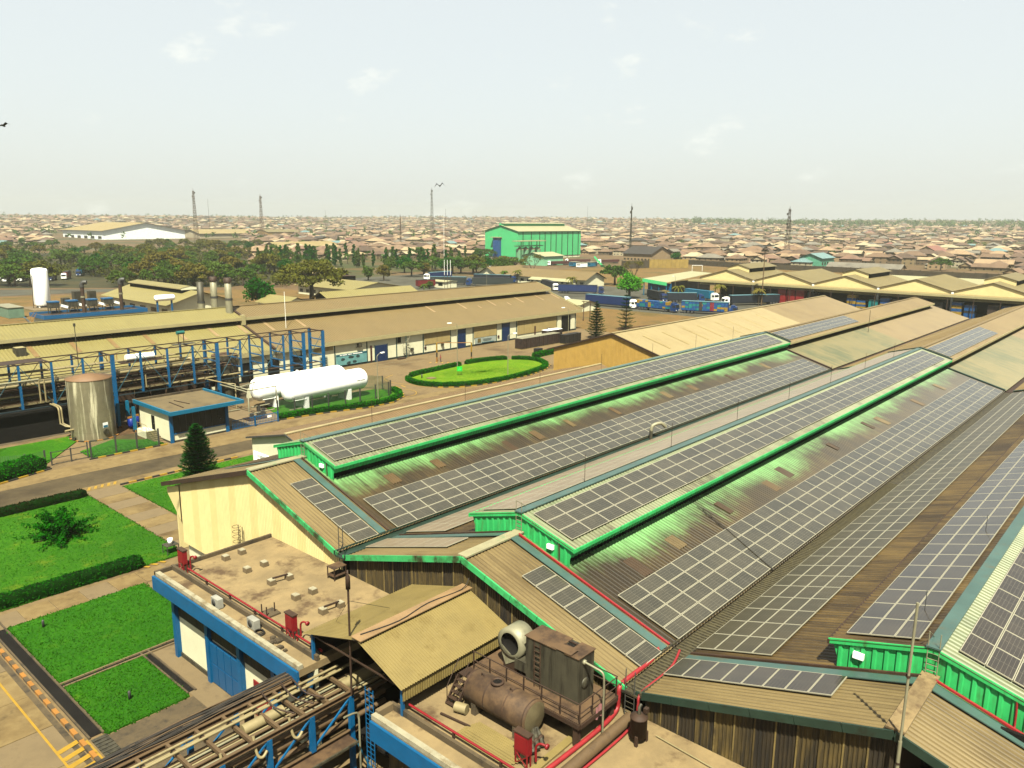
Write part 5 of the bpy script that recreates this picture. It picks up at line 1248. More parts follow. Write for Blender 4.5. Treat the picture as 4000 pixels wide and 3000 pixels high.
# ---------------------------------------------------------------- person crossing the yard
pe = thing('person', 'person in a red and pink safety vest and dark trousers walking in the yard', 'person', (121.9, 130.05, .0))
from math import pi
def skin_body(name, joints, edges, m_, parent, sub=2):
    me = bpy.data.meshes.new(name); me.from_pydata([j[0] for j in joints], edges, [])
    o = bpy.data.objects.new(name, me); COL.objects.link(o); o.parent = parent
    me.materials.append(m_)
    o.modifiers.new('skin', 'SKIN'); sk = me.skin_vertices[0].data
    for i, j in enumerate(joints): sk[i].radius = j[1] if isinstance(j[1], tuple) else (j[1], j[1])
    sk[0].use_root = True
    s = o.modifiers.new('sub', 'SUBSURF'); s.levels = sub; s.render_levels = sub
    return o
J = [((0,0,.95), (.15,.11)), ((0,0,1.18), (.16,.11)), ((0,0,1.40), (.19,.11)), ((0,0,1.50), .06), ((0,.01,1.58), .085), ((0,.01,1.70), .09),
     ((.20,0,1.42), .055), ((.27,-.06,1.16), .045), ((.28,.08,.95), .036), ((.29,.12,.86), .04), ((-.20,0,1.42), .055), ((-.27,.06,1.16), .045), ((-.27,.20,.97), .036), ((-.27,.24,.88), .04),
     ((.10,0,.88), .09), ((.11,.12,.50), .065), ((.11,.02,.10), .045), ((.11,.15,.05), .045), ((-.10,0,.88), .09), ((-.11,-.05,.50), .065), ((-.11,-.22,.13), .045), ((-.11,-.10,.05), .045)]
Ed = [(0,1),(1,2),(2,3),(3,4),(4,5),(2,6),(6,7),(7,8),(8,9),(2,10),(10,11),(11,12),(12,13),(0,14),(14,15),(15,16),(16,17),(0,18),(18,19),(19,20),(20,21)]
PM = NT('person_clothes'); _tc = PM.new('ShaderNodeTexCoord'); _s = PM.new('ShaderNodeSeparateXYZ'); PM.link(_tc.outputs['Object'], _s.inputs[0])
_c = PM.mix(PM.math('GREATER_THAN', _s.outputs[2], .92), (0.015,0.015,0.02), C(225,60,60))
_c = PM.mix(PM.math('GREATER_THAN', _s.outputs[2], 1.50), _c, C(92,60,42))
_c = PM.mix(PM.math('LESS_THAN', _s.outputs[2], .10), _c, (0.01,0.01,0.01))
PM.color(_c)
bd = skin_body('body', J, Ed, PM.m, pe)
MB().lathe([(.105, 1.70), (.10, 1.76), (.06, 1.81), (0, 1.825)], (0, .01, 0), 12).build('helmet', RED, pe, local=True)
b = MB(); b.box(-.17, .17, -.125, -.12, 1.05, 1.38); b.box(-.17, .17, .12, .125, 1.05, 1.38); b.build('safety_vest', mat('vest_pink', C(245,130,120), .7), pe, local=True)
pe.rotation_euler = (0, 0, R(40))
# ---------------------------------------------------------------- the long warehouse
wh = thing('warehouse', 'long low warehouse with two-tone sheet roof, ridge monitor and blue doors', 'warehouse', (100, 141, 0))
def wslope(side, ya, za, yb, zb, x0, x1, m_, pitch=.6, name='roof_slope'):
    b = MB(); b.rib(x0, x1, pitch, .05, lambda u, d, e: (u, ya if e == 0 else yb, (za if e == 0 else zb)+d)); return b.build(name, m_, wh)
YR = 157.5
for x0, x1, m_ in ((-60, 85.0, WHL), (85.4, 190.0, WHR)):
    wslope(-1, 140.35, 6.1, 153.4, 10.55, x0, x1, m_)
    wslope(1, 2*YR-139.7, 6.1, 2*YR-153.4, 10.55, x0, x1, m_)
    x1m = x1-1.2 if x1 > 100 else x1-.1
    wslope(-1, 151.5, 11.62, YR, 13.42, x0, x1m, m_, name='monitor_roof')
    wslope(1, 2*YR-151.5, 11.62, YR, 13.42, x0, x1m, m_, name='monitor_roof')
    MB().box(x0, x1m, 151.38, 151.5, 11.05, 11.66).build('monitor_fascia', WHF, wh)
    MB().box(x0, x1m-.4, 153.2, 153.35, 10.2, 11.9).build('monitor_louvre', DARK, wh)
    MB().box(x0, x1, 140.22, 140.34, 5.20, 6.10).build('eave_fascia', WHF, wh)
    MB().box(x0, x1, 140.35, 141.0, 5.40, 5.46).build('soffit', WHF, wh)
    MB().bar((x0, YR, 13.5), (x1m, YR, 13.5), .6, .1).build('ridge_cap', m_, wh)
for z0, z1, ya, yb in ((6.3, 10.7, 139.6, 153.4), (11.75, 13.6, 151.4, YR)): MB().bar((85.2, ya, z0), (85.2, yb, z1), .5, .25).build('joint_cap', STEELB, wh)
MB().box(84.8, 85.6, 151.2, 152.2, 10.1, 12.2).build('joint_post', WHF, wh)
b = MB(); b.poly([(188.0, 141, 0), (188.0, 174, 0), (188.0, 174, 5.9), (188.0, YR, 11.5), (188.0, 141, 6.1)]); b.build('gable_wall', BEIGE, wh)
MB().bar((189.95, 139.6, 6.2), (189.95, 153, 10.6), .14, .3).build('verge_board', WHF, wh)
MB().bar((188.75, 151.4, 11.7), (188.75, YR, 13.45), .14, .3).build('verge_board', WHF, wh)
b = MB(); b.poly([(188.3, 153.4, 10.5), (188.3, 161.6, 10.5), (188.3, 161.6, 12.2), (188.3, YR, 13.3), (188.3, 153.4, 12.2)]); b.build('monitor_gable', BEIGE, wh)
# front wall in bays
MB().box(-60, 188, 141.0, 141.2, 0.45, 5.4).build('wall', WHITE, wh)
MB().box(-60, 188, 140.93, 141.0, 0, .45).build('plinth', mat('plinth_teal', C(28,48,44), .7), wh)
for x in (92, 100.5, 109.3, 118.0, 126.4, 135.6, 143.7, 152.7, 160.8, 178.6, 187.6): MB().box(x-.12, x+.12, 140.9, 140.998, 0, 5.38).build('pilaster', mat('pilaster_teal', C(26,92,88), .6), wh)
for x0, x1, z0 in ((126.6, 135.4, 2.35), (143.9, 152.6, 2.1), (161.0, 178.4, 1.25)):
    n = int((x1-x0)/1.1)
    for i in range(n):
        w = (x1-x0)/n; b = MB(); b.rib(x0+i*w+.01, x0+(i+1)*w-.01, .27, .04, lambda u, d, e: (u, 140.84-d, z0 if e == 0 else 5.38)); b.build('cladding_sheet', BEIGE, wh)
MB().box(92.5, 100, 140.8, 140.99, 4.2, 5.38).build('cladding_band', BEIGE, wh)
DB = mat('door_navy', C(12,62,122), .5, 0, .1, .8)
for x0, x1, z in ((111.6, 115.1, 3.8), (138.1, 140.8, 4.85), (154.9, 157.8, 4.85)):
    d = MB().box(x0, x1, 140.84, 140.92, 0.05, z).build('roller_door', DB, wh)
    for i in range(int(z/.42)): MB().box(x0+.05, x1-.05, 140.80, 140.838, .1+i*.42, .1+i*.42+.36).build('door_slat', DB, d)
    for xx in (x0-.15, x1): MB().box(xx, xx+.15, 140.85, 140.96, 0, z+.15).build('door_jamb', mat('pilaster_teal', C(0,0,0)), wh)
MB().box(180.9, 185.1, 140.86, 140.95, 0.02, 4.75).build('open_doorway', DARK, wh)
for x in (179.0, 185.6): MB().box(x, x+1.6, 140.85, 140.95, .5, 4.6).build('white_panel', WHITE, wh)
for x in (78, 84, 90): MB().box(x, x+2.6, 140.86, 140.95, .4, 4.0).build('dark_opening', DARK, wh)
MB().box(110.2, 110.6, 140.8, 140.92, 0.3, 4.0).build('red_riser_box', mat('dark_red', C(92,26,22), .6), wh)
MB().box(168.3, 168.8, 140.7, 140.8, 0.5, 3.0).build('red_riser_box', mat('dark_red', C(0,0,0)), wh)
# banners (print kept as blurred blocks, as in the photograph)
bn = MB().box(100.7, 109.1, 140.80, 140.90, .5, 2.95).build('banner', mat('banner_cyan', C(150,225,225), .5), wh)
MB().box(100.7, 109.1, 140.77, 140.798, 2.55, 2.95).build('banner_header', mat('banner_teal', C(30,130,150), .5), bn)
for x0, x1 in ((101.7, 102.2), (102.4, 103.6), (103.9, 104.9), (105.2, 107.8)): MB().box(x0, x1, 140.75, 140.768, 2.66, 2.82).build('header_word', WPAINT, bn)
PIC = mat('banner_print', C(50,84,84), .6, 0, .5, 3.0)
for x, z, w in ((102.5, 1.75, .55), (104.6, 2.05, .8), (106.6, 2.05, .5), (104.0, .85, .6), (105.6, .95, .6)):
    b = MB(); k = 9
    b.poly([(x+w*math.cos(2*pi*i/k)*(1+.25*rnd.uniform(-1, 1)), 140.78, z+.34*math.sin(2*pi*i/k)*(1+.25*rnd.uniform(-1, 1))) for i in range(k)]); b.build('banner_picture', PIC, bn)
bn2 = MB().box(144.2, 152.2, 140.74, 140.79, .5, 2.0).build('banner', mat('banner_white', C(225,238,225), .5), wh)
MB().box(145.2, 146.4, 140.71, 140.738, .75, 1.85).build('banner_picture', mat('banner_gold', C(150,130,60), .6, 0, .5, 2.0), bn2)
for z, x1 in ((1.55, 150.4), (1.3, 150.6), (1.05, 150.2)): MB().box(147.3, x1, 140.71, 140.738, z-.05, z+.05).build('text_line', mat('banner_print', C(0,0,0)), bn2)
MB().box(146.8, 151.4, 140.71, 140.738, .55, .72).build('banner_stripe', mat('banner_teal', C(0,0,0)), bn2)
MB().box(96.5, 98.4, 140.78, 140.88, 1.2, 3.0).build('notice_board', mat('notice', C(205,215,200), .6), wh)
for i in range(6): MB().box(96.7+(i % 2)*.9, 97.3+(i % 2)*.9, 140.75, 140.778, 1.4+(i//2)*.5, 1.75+(i//2)*.5).build('notice_sheet', PIC, wh)
MB().box(174, 175.3, 140.70, 140.76, .6, 1.9).build('notice_board', mat('notice_blue', C(40,90,140), .6), wh)
MB().lathe([(.2, 0), (.42, 0), (.42, .03)], (174.65, 140.66, 1.3), 16, axis='y').build('notice_emblem', WPAINT, wh)
for x in (107.0,): 
    MB().box(x-.8, x+.6, 140.4, 140.98, 4.05, 4.1).build('bracket', BLACK, wh); MB().box(x-.5, x+.5, 140.35, 140.85, 4.1, 4.9).build('condenser', GREYST, wh)
for x, z in ((122.6, 1.4), (132.6, 1.5)): MB().box(x-.35, x+.35, 140.5, 140.99, z, z+.65).build('window_unit', GREYST, wh)
for x in (127.0, 153.4): MB().lathe([(0, 0), (.35, 0), (.35, .12), (0, .12)], (x, 140.8, 1.6), 12, axis='y').build('hose_reel', mat('dark_red', C(0,0,0)), wh)
ss = thing('spiral_stair', 'pale spiral staircase on the warehouse front beside a blue door', 'staircase', (120.3, 140.2, 0))
MB().tube([(120.3, 140.2, 0), (120.3, 140.2, 5.3)], .09, 8).build('newel', mat('pilaster_teal', C(0,0,0)), ss)
for i in range(17):
    a = i*.45; b = MB()
    b.faces([(120.3, 140.2, .3*i+.3), (120.3+.85*math.cos(a), 140.2+.85*math.sin(a)*.8, .3*i+.3), (120.3+.85*math.cos(a+.42), 140.2+.85*math.sin(a+.42)*.8, .3*i+.3), (120.3, 140.2, .3*i+.36), (120.3+.85*math.cos(a), 140.2+.85*math.sin(a)*.8, .3*i+.36), (120.3+.85*math.cos(a+.42), 140.2+.85*math.sin(a+.42)*.8, .3*i+.36)], [(0,2,1), (3,4,5), (0,1,4,3), (1,2,5,4), (2,0,3,5)]); b.build('tread', GALV, ss)
MB().tube([(120.3+.85*math.cos(i*.225), 140.2+.68*math.sin(i*.225), .15*i+1.2) for i in range(35)], .03, 5).build('handrail', GALV, ss)
MB().box(118.3, 119.3, 140.84, 140.93, 3.7, 5.2).build('upper_doorway', DARK, wh)
tag(MB().box(117.2, 119.4, 139.2, 140.0, 0.01, .35).build('bench', STEELB, None, loc=(118.3, 139.6, 0)), 'low dark bench at the foot of the spiral stair', 'bench')
# translucent roof strips
def strip_at(x, ya, yb, m_, w=.9):
    z = lambda y: 6.1+(y-140.35)*(10.55-6.1)/(153.4-140.35)+.075
    MB().bar((x, ya, z(ya)), (x, yb, z(yb)), w, .03).build('roof_strip', m_, wh)
SK2 = mat('skylight_dull', C(186,150,96), .5, 0, .1, .5)
for x in (38.0, 44.6, 51.4, 57.9, 64.5): strip_at(x, 147.9, 152.6, SK2, .8)
for x in (71.0, 77.6, 84.1, 90.3, 98.2): strip_at(x, 148.1, 152.5, SKYL, .75)
for x in (137.2, 148.7, 160.3, 172.2, 181.4, 189.0): strip_at(x, 148.2, 152.2, SKYL, .7)
for x in (154, 166): strip_at(x, 147.6, 149.2, SKYL, .5)
hv = thing('roof_hatch', 'small dark hatch box on the straw roof at the far left', 'hatch', (42.5, 149.6, 9.3))
MB().box(41.7, 43.3, 148.7, 150.5, 8.9, 10.4).build('box', GREYST, hv); MB().box(41.8, 43.2, 148.8, 150.4, 10.4, 10.45).build('lid', WHF, hv)
rod = tag(MB().tube([(93.4, 148.4, 8.9), (93.4, 148.4, 16.8)], .05, 5).build('lightning_rod', WPAINT, None, loc=(93.4, 148.4, 8.9)), 'tall thin white rod on the tan warehouse roof above the pipe rack', 'rod')
for i, (x, h) in enumerate(((71.0, 18.8), (76.6, 19.2), (80.4, 19.0))):
    pass
# three galvanised chimneys
for i, (x, y, z0, z1, cap) in enumerate(((83.0, 165, 10, 18.5, False), (86.1, 165, 10, 19.4, True), (84.0, 154.8, 12.2, 19.8, True))):
    t = thing('chimney', ['galvanised chimney with bare bright top, left of three', 'galvanised chimney with brown cap, middle of three', 'galvanised chimney rising through the straw roof, right of three'][i], 'chimney', (x, y, z0), 'galvanised chimneys')
    MB().lathe([(.75, z0), (.75, z1-4.6)], (x, y, 0), 18).build('lower_flue', GALV, t)
    MB().lathe([(.80, z1-4.6), (.80, z1-4.2)], (x, y, 0), 18).build('band', BLACK, t)
    MB().lathe([(.70, z1-4.2), (.70, z1), (.62, z1), (.62, z1-1)], (x, y, 0), 18).build('upper_flue', GALV if cap else GREYST, t)
    if cap: MB().lathe([(.82, z1-.9), (.82, z1+.1), (.0, z1+.12)], (x, y, 0), 18).build('cap', STEELB, t)
# ---------------------------------------------------------------- vegetation builders
def leafq(b, c, s, m=0):
    a = Vector((rnd.gauss(0,1), rnd.gauss(0,1), rnd.gauss(0,1))).normalized()
    u = a.orthogonal().normalized(); w = a.cross(u); t = rnd.uniform(0, 6.28)
    p = (u*math.cos(t)+w*math.sin(t))*s; q = (w*math.cos(t)-u*math.sin(t))*s*rnd.uniform(.45, .8)
    c = Vector(c)
    b.poly([c-p, c-q*.9, c+p, c+q], m)
def clump(b, c, r, n, s, flat=.7):
    for _ in range(n):
        d = Vector((rnd.gauss(0,1), rnd.gauss(0,1), rnd.gauss(0,1)))
        d = d.normalized()*r*(rnd.random()**.4)
        leafq(b, (c[0]+d.x, c[1]+d.y, c[2]+d.z*flat), s*rnd.uniform(.7, 1.3))
def tree_proto(kind, h, w, n=26, leaf=.42, per=46):
    t = MB(); cr = MB()
    if kind == 'umbrella':
        t.tube([(0,0,0), (.1,.05,h*.25), (0,.1,h*.42)], [w*.045, w*.035, w*.03], 8)
        for k in range(n):
            a = rnd.uniform(0, 6.28); r = w*.5*math.sqrt(rnd.random()); z = h*(.92-.35*(r/(w*.5))**2+rnd.uniform(-.14, .06))
            c = (r*math.cos(a), r*math.sin(a), z)
            if k % 2 == 0: t.tube([(0,.1,h*.40), (c[0]*.45, c[1]*.45, h*.62), c], [w*.02, w*.012, .03], 5, caps=False)
            clump(cr, c, w*.14, per, leaf, .45)
    elif kind == 'round':
        t.tube([(0,0,0), (.05,0,h*.3), (0,0,h*.5)], [w*.05, w*.04, w*.02], 8)
        for k in range(n):
            d = Vector((rnd.gauss(0,1), rnd.gauss(0,1), rnd.gauss(0,1))).normalized()*(rnd.random()**.45)
            c = (d.x*w*.42, d.y*w*.42, h*.60+d.z*h*.33)
            if k % 3 == 0: t.tube([(0,0,h*.35), (c[0]*.6, c[1]*.6, (h*.35+c[2])*.5), c], [w*.02, w*.012, .03], 5, caps=False)
            clump(cr, c, w*.17, per, leaf, .8)
    elif kind == 'column':
        t.tube([(0,0,0), (0,0,h*.9)], [.14, .04], 6)
        for k in range(n):
            z = h*(.12+.84*(k+rnd.random())/n); r = w*.5*(1-((z/h-.45)/.62)**2*.8)
            a = rnd.uniform(0, 6.28); rr = r*math.sqrt(rnd.random())*.7
            clump(cr, (rr*math.cos(a), rr*math.sin(a), z), max(.25, r*.5), per, leaf, 1.3)
    elif kind == 'palm':
        t.tube([(0,0,0), (.2,.1,h*.4), (.1,.2,h*.8)], [.22, .16, .13], 8)
        for k in range(18):
            a = k*2.4; el = rnd.uniform(-.2, 1.1); L = w*.5
            p0 = Vector((.1,.2,h*.8)); prev = p0
            for s in range(1, 8):
                f = s/7; q = p0+Vector((math.cos(a)*L*f*math.cos(el*.6), math.sin(a)*L*f*math.cos(el*.6), L*(math.sin(el)*f-.75*f*f)))
                sd = Vector((-math.sin(a), math.cos(a), 0))*.55*(1-.55*f)
                dn = Vector((0,0,-.3))
                cr.poly([prev, q, q+sd+dn, prev+sd*1.05+dn]); cr.poly([prev, prev-sd*1.05+dn, q-sd+dn, q])
                prev = q
    elif kind == 'bare':
        t.tube([(0,0,0), (.1,.1,h*.3)], [w*.03, w*.022], 8)
        def bran(p, d, L, r, lv):
            q = p+d*L; t.tube([p, (p+q)/2+Vector((rnd.uniform(-.05,.05)*L, rnd.uniform(-.05,.05)*L, 0)), q], [r, r*.8, r*.55], 5, caps=False)
            if lv == 0:
                for _ in range(5): leafq(cr, q+Vector((rnd.gauss(0,.4), rnd.gauss(0,.4), rnd.gauss(0,.4))), leaf)
                return
            for _ in range(3):
                nd = (d+Vector((rnd.gauss(0,.45), rnd.gauss(0,.45), rnd.gauss(.1,.3)))).normalized(); bran(q, nd, L*.7, r*.55, lv-1)
        for k in range(4): bran(Vector((.1,.1,h*.3)), Vector((math.cos(k*1.6)*.6, math.sin(k*1.6)*.6, 1)).normalized(), h*.26, w*.016, 3)
    def mk(b, nm, mt):
        me = bpy.data.meshes.new(nm); me.from_pydata([tuple(v) for v in b.v], [], b.f); me.materials.append(mt)
        if any(b.sm): me.polygons.foreach_set('use_smooth', b.sm)
        me.update(); return me
    return mk(t, 'trunk', BARK), cr, mk
def proto(kind, leafmat, h, w, **k):
    tm, cr, mk = tree_proto(kind, h, w, **k)
    return tm, mk(cr, 'crown', leafmat)
def put_tree(pr_, x, y, label, cat='tree', name='tree', s=1.0, group=None, z=None, sz=None):
    t = thing(name, label, cat, (0,0,0), group)
    t.location = (x, y, hz(x, y) if z is None else z); t.rotation_euler = (0,0,rnd.uniform(0, 6.28)); t.scale = (s, s, sz or s)
    for nm, me in (('trunk', pr_[0]), ('crown', pr_[1])):
        o = bpy.data.objects.new(nm, me); COL.objects.link(o); o.parent = t
    return t
UM = [proto('umbrella', LF_DRY, 11, 15, n=34, leaf=.6, per=54), proto('umbrella', LF_MID, 9.5, 13, n=30, leaf=.55, per=54), proto('umbrella', LF_MID, 10, 14, n=28, leaf=.55, per=44)]
RO = [proto('round', LF_MID, 10, 10, n=30, leaf=.5, per=46), proto('round', LF_DARK, 10, 11, n=34, leaf=.45, per=56), proto('round', LF_DRY, 9, 9, n=26, leaf=.5, per=44)]
BRT = proto('round', LF_BRIGHT, 9.5, 11, n=46, leaf=.36, per=70)
COLT = [proto('column', LF_MID, 13, 3.4, n=26, leaf=.40, per=44), proto('column', LF_DARK, 12, 3.0, n=24, leaf=.38, per=44)]
PALM = proto('palm', LF_DRY, 9, 7)
PALMG = proto('palm', LF_MID, 8, 7)
BARE = proto('bare', LF_DRY, 12, 10, leaf=.3)
# ---- norfolk pines
def pine(x, y, h, label, tiers=15, w=2.1, dense=34, gap=False):
    t = thing('norfolk_pine', label, 'tree', (x, y, .05))
    MB().tube([(x,y,0), (x,y,h*.98)], [.16*h/7, .03], 8).build('trunk', BARK, t)
    b = MB()
    for k in range(tiers):
        f = k/(tiers-1); z = h*(.10+.86*f); L = w*(1-f)**(.75 if gap or h > 8 else .55)*(.7 if f < .04 else 1)+.12
        nb = 8 if f < .7 else 6
        for j in range(nb):
            a = j*2*math.pi/nb+k*.5+rnd.uniform(-.12, .12); d = Vector((math.cos(a), math.sin(a), 0))
            sd = Vector((-d.y, d.x, 0)); LL = L*rnd.uniform(.82, 1.12)
            for _ in range(dense if not gap else dense//2):
                s = rnd.random()**.8; c = Vector((x,y,z))+d*LL*s+sd*rnd.gauss(0, .12+.10*LL*(1-abs(s-.6)))+Vector((0,0, .22*LL*s*s-.06*LL+rnd.gauss(0, .05)))
                q = (d*rnd.uniform(.1, .22)+Vector((0,0,rnd.uniform(.02, .12))))*(.7+.5*h/7*.6); w_ = (sd*rnd.uniform(.03, .07)+Vector((0,0,rnd.uniform(-.03,.03))))*(1+.4*h/14)
                b.poly([c-q*.5-w_, c-q*.5+w_, c+q+w_*.3, c+q-w_*.3])
    b.build('crown', LF_PINE, t)
pine(44.0, 91.3, 7.3, 'dense dark norfolk pine between the road and the cream gable', 16, 2.3, 110)
pine(177.8, 126.2, 10.6, 'dark norfolk pine beside the black crates, the left of two', 14, 3.0, 90)
pine(197.8, 129.6, 12.0, 'sparser norfolk pine with clear tiers, the right of two', 10, 3.1, 120, True)
# ---- sprawling shrub on the big lawn
sb = thing('shrub', 'sprawling dark green shrub with long shoots on the big lawn', 'shrub', (25.5, 84.0, .12))
b = MB(); st = MB()
for k in range(120):
    a = rnd.uniform(0, 6.28); el = rnd.uniform(.2, 1.5); L = rnd.uniform(2.2, 4.4)*(1 if k < 105 else 1.25)
    d = Vector((math.cos(a)*math.cos(el), math.sin(a)*math.cos(el), math.sin(el)))
    pts = [Vector((25.5,84.0,.1))+d*L*s+Vector((0,0,-.28*L*s*s)) for s in (0,.33,.66,1)]
    if k % 3 == 0: st.tube(pts, [.05,.035,.025,.01], 4, caps=False)
    for s in range(64):
        f = .12+.88*rnd.random(); i = min(2, int(f*3)); c = pts[i].lerp(pts[i+1], f*3-i)
        leafq(b, c+Vector((rnd.gauss(0,.13), rnd.gauss(0,.13), rnd.gauss(0,.13))), .15)
st.build('stem', BARK, sb); b.build('foliage', leafm('leaf_shrub', C(30,124,0,.42), C(14,84,0,.42), C(36,120,4,.42)), sb)
# ---- hedges
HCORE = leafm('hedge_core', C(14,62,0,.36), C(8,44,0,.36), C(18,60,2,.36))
def hedge(label, pts, w, h, dens=46, leaf=.12, m=None, lump=.08):
    m = m or LF_HEDGE
    pts = [Vector((p[0], p[1], .05)) for p in pts]
    t = thing('hedge', label, 'hedge', tuple(pts[0]))
    L = [0]
    for a, c in zip(pts, pts[1:]): L.append(L[-1]+(c-a).length)
    n = max(6, int(L[-1]/.5)); core = MB(); lf = MB(); sec = []
    prof = [(-.5,0), (-.53,.45), (-.46,.9), (-.2,1.0), (.2,1.0), (.46,.9), (.53,.45), (.5,0)]
    for i in range(n+1):
        s = L[-1]*i/n; k = max(j for j in range(len(L)-1) if L[j] <= s+1e-6); f = (s-L[k])/max(1e-6, L[k+1]-L[k])
        p = pts[k].lerp(pts[k+1], min(1, f)); d = (pts[min(k+1,len(pts)-1)]-pts[max(k,0)]).normalized(); nn = Vector((-d.y, d.x, 0))
        e = .75 if i in (0, n) else 1
        sec.append([p+nn*(u*w*e*(1+rnd.uniform(-lump,lump)))+Vector((0,0,v*h*e*(1+rnd.uniform(-lump,lump)))) for u, v in prof])
    k = len(prof)
    core.faces([v for s in sec for v in s], [(i*k+j, i*k+j+1, (i+1)*k+j+1, (i+1)*k+j) for i in range(n) for j in range(k-1)], 0, True)
    core.poly(sec[0]); core.poly(list(reversed(sec[-1])))
    for i in range(n):
        for j in range(k-1):
            a, b_, c, d_ = sec[i][j], sec[i][j+1], sec[i+1][j+1], sec[i+1][j]
            ar = ((b_-a).length*(d_-a).length)
            for _ in range(int(ar*dens+rnd.random())):
                u, v = rnd.random(), rnd.random(); p = a.lerp(b_, u).lerp(d_.lerp(c, u), v)
                leafq(lf, p+Vector((rnd.gauss(0,.03), rnd.gauss(0,.03), rnd.gauss(0,.04))), leaf*rnd.uniform(.7,1.3))
    core.build('hedge_body', HCORE, t); lf.build('leaves', m, t)
    return t
ov = [(p.x, p.y) for p in OVS]
def ovcut(a, b_): return [ov[i % len(ov)] for i in range(a, b_)]
hedge('long clipped hedge curving round the near side of the oval lawn', ovcut(-4, 46), 1.0, .85, 46, .14)
hedge('short clipped hedge at the far right of the oval lawn', ovcut(46, 55), 1.0, .95, 46, .14)
hedge('clipped hedge with a gap on the far left of the oval lawn', ovcut(55, 67), 1.0, .9, 46, .14)
hedge('low hedge along the kerb of the white gas tank lawn', [(67.6, 110.9), (72, 110.3), (76, 109.5), (80, 108.2), (84, 107.2), (88, 107.2), (91.6, 108.9), (93.6, 111.6), (94.6, 114.6)], 1.2, .75, 46, .13)
hedge('dark hedge along the front of the big lawn', [(14.9, 71.75), (19, 71.6), (24, 71.5), (28.2, 71.3)], 1.2, 1.1, 60, .11, LF_DARK)
hedge('dark brown-green hedge along the far edge of the big lawn', [(14, 95.0), (20, 95.0), (26, 95.0), (32, 95.0)], 1.0, .95, 60, .11, leafm('leaf_brown', C(40,52,20), C(56,56,24), C(66,60,28)))
hedge('rounded clipped bush at the left edge of the road', [(24.0, 108.6), (27.0, 109.3), (29.8, 110.0), (32.2, 110.9)], 3.2, 1.7, 42, .13, None, .14)
hedge('low hedge at the corner of the ochre gable', [(140.6, 116.5), (141.6, 118.2), (144, 118.6), (152, 119)], 1.5, 1.2, 24, .16)
hedge('dark hedge beyond the right norfolk pine', [(190, 120.5), (203, 116.5)], 2.0, 1.4, 20, .2, LF_DARK)
# ---------------------------------------------------------------- buildings beyond the warehouse
ub = thing('compressor_building', 'low building with blue parapet and roof machinery behind the warehouse', 'building', (90, 247, 0))
MB().box(76.2, 103.2, 241.8, 252, 0, 4.4).build('wall', WHITE, ub)
MB().box(75.6, 103.9, 241.2, 252.6, 4.4, 4.7).build('roof_deck', RUSTD, ub)
for a in ((75.4, 104.1, 241.0, 241.2), (75.4, 104.1, 252.6, 252.8), (75.4, 75.6, 241.2, 252.6), (103.9, 104.1, 241.2, 252.6)): MB().box(*a, 4.2, 5.3).build('parapet', BLUE, ub)
for x in (77, 84, 91, 98): MB().box(x, x+1.2, 241.6, 241.8, 1.4, 3.6).build('window', GLASSD, ub)
for i in range(10): MB().box(72.6+i*.3, 72.9+i*.3, 247, 249, 4.4-i*.44, 4.5-i*.44).build('stair_tread', CYAN, ub)
for y in (246.9, 249.1): MB().bar((75.6, y, 5.6), (72.4, y, 1.0), .1).build('stair_rail', YELO, ub)
for k, (x, y) in enumerate(((87.0, 243.6), (99.0, 247.0))):
    t = thing('exhaust_stack', 'brown exhaust stack with bent top on the blue-edged building, '+('left one' if k == 0 else 'right one'), 'chimney', (x, y, 4.7), 'brown exhaust stacks')
    MB().lathe([(.55, 4.7), (.5, 12.6)], (x, y, 0), 14).build('flue', RUSTD, t)
    MB().tube(P1([(x, y, 12.4), (x, y, 13.2), (x+.4, y-.3, 13.8), (x+1.1, y-.8, 13.8)], 4), .62, 12).build('bend', BLACK, t)
    MB().lathe([(.62, 9.4), (.62, 9.9)], (x, y, 0), 14).build('collar', GALV, t)
for i, x in enumerate((81, 86.0, 91.5, 96.0)):
    t = thing('cooling_unit', names[i]+' blue-topped cooling unit on the blue-edged building roof', 'cooling unit', (x, 250, 4.7), 'cooling units')
    MB().box(x-1.3, x+1.3, 248.8, 251.2, 6.4, 8.0).build('casing', GREYST, t)
    MB().box(x-1.4, x+1.4, 248.7, 251.3, 8.0, 8.35).build('top', BLUE, t)
    for sx in (-1.1, 1.1):
        for sy in (249, 251): MB().box(x+sx-.1, x+sx+.1, sy-.1, sy+.1, 4.7, 6.4).build('leg', GREYST, t)
    MB().bar((x+1.4, 249.6, 7.2), (x+3.6, 249.2, 6.4), .8, .7).build('duct', WPAINT, t)
vt = thing('gas_silo', 'tall white vertical gas tank at the left', 'gas tank', (99, 316, 0))
MB().lathe([(2.4, .9), (2.7, 1.5), (2.7, 13.2), (2.4, 14.0), (1.1, 14.3), (0, 14.4)], (99, 316, 0), 28).build('shell', TANKW, vt)
for k in range(4): a = k*1.57+.7; MB().box(99+2*math.cos(a)-.2, 99+2*math.cos(a)+.2, 316+2*math.sin(a)-.2, 316+2*math.sin(a)+.2, 0, 1.2).build('leg', WPAINT, vt)
MB().tube([(95.6, 315, 0), (96.2, 315, 12)], .12, 6).build('vent_pipe', RUSTD, vt)
MB().box(93, 112, 306, 322, -.02, .16).build('plinth', CONC, vt)
for i, (x, y) in enumerate(((103, 305), (107.5, 307), (112.0, 305))):
    t = thing('evaporator', names[i]+' grey finned evaporator tower beside the white gas tank', 'evaporator', (x, y, 0), 'evaporators')
    for k in range(7): MB().box(x-1.2+k*.36, x-1.0+k*.36, y-1.2, y+1.2, .5, 6.0 - (i == 0)*2).build('fin', GREYST, t)
    MB().box(x-1.3, x+1.3, y-1.3, y+1.3, 0.0, .5).build('base', CONC, t)
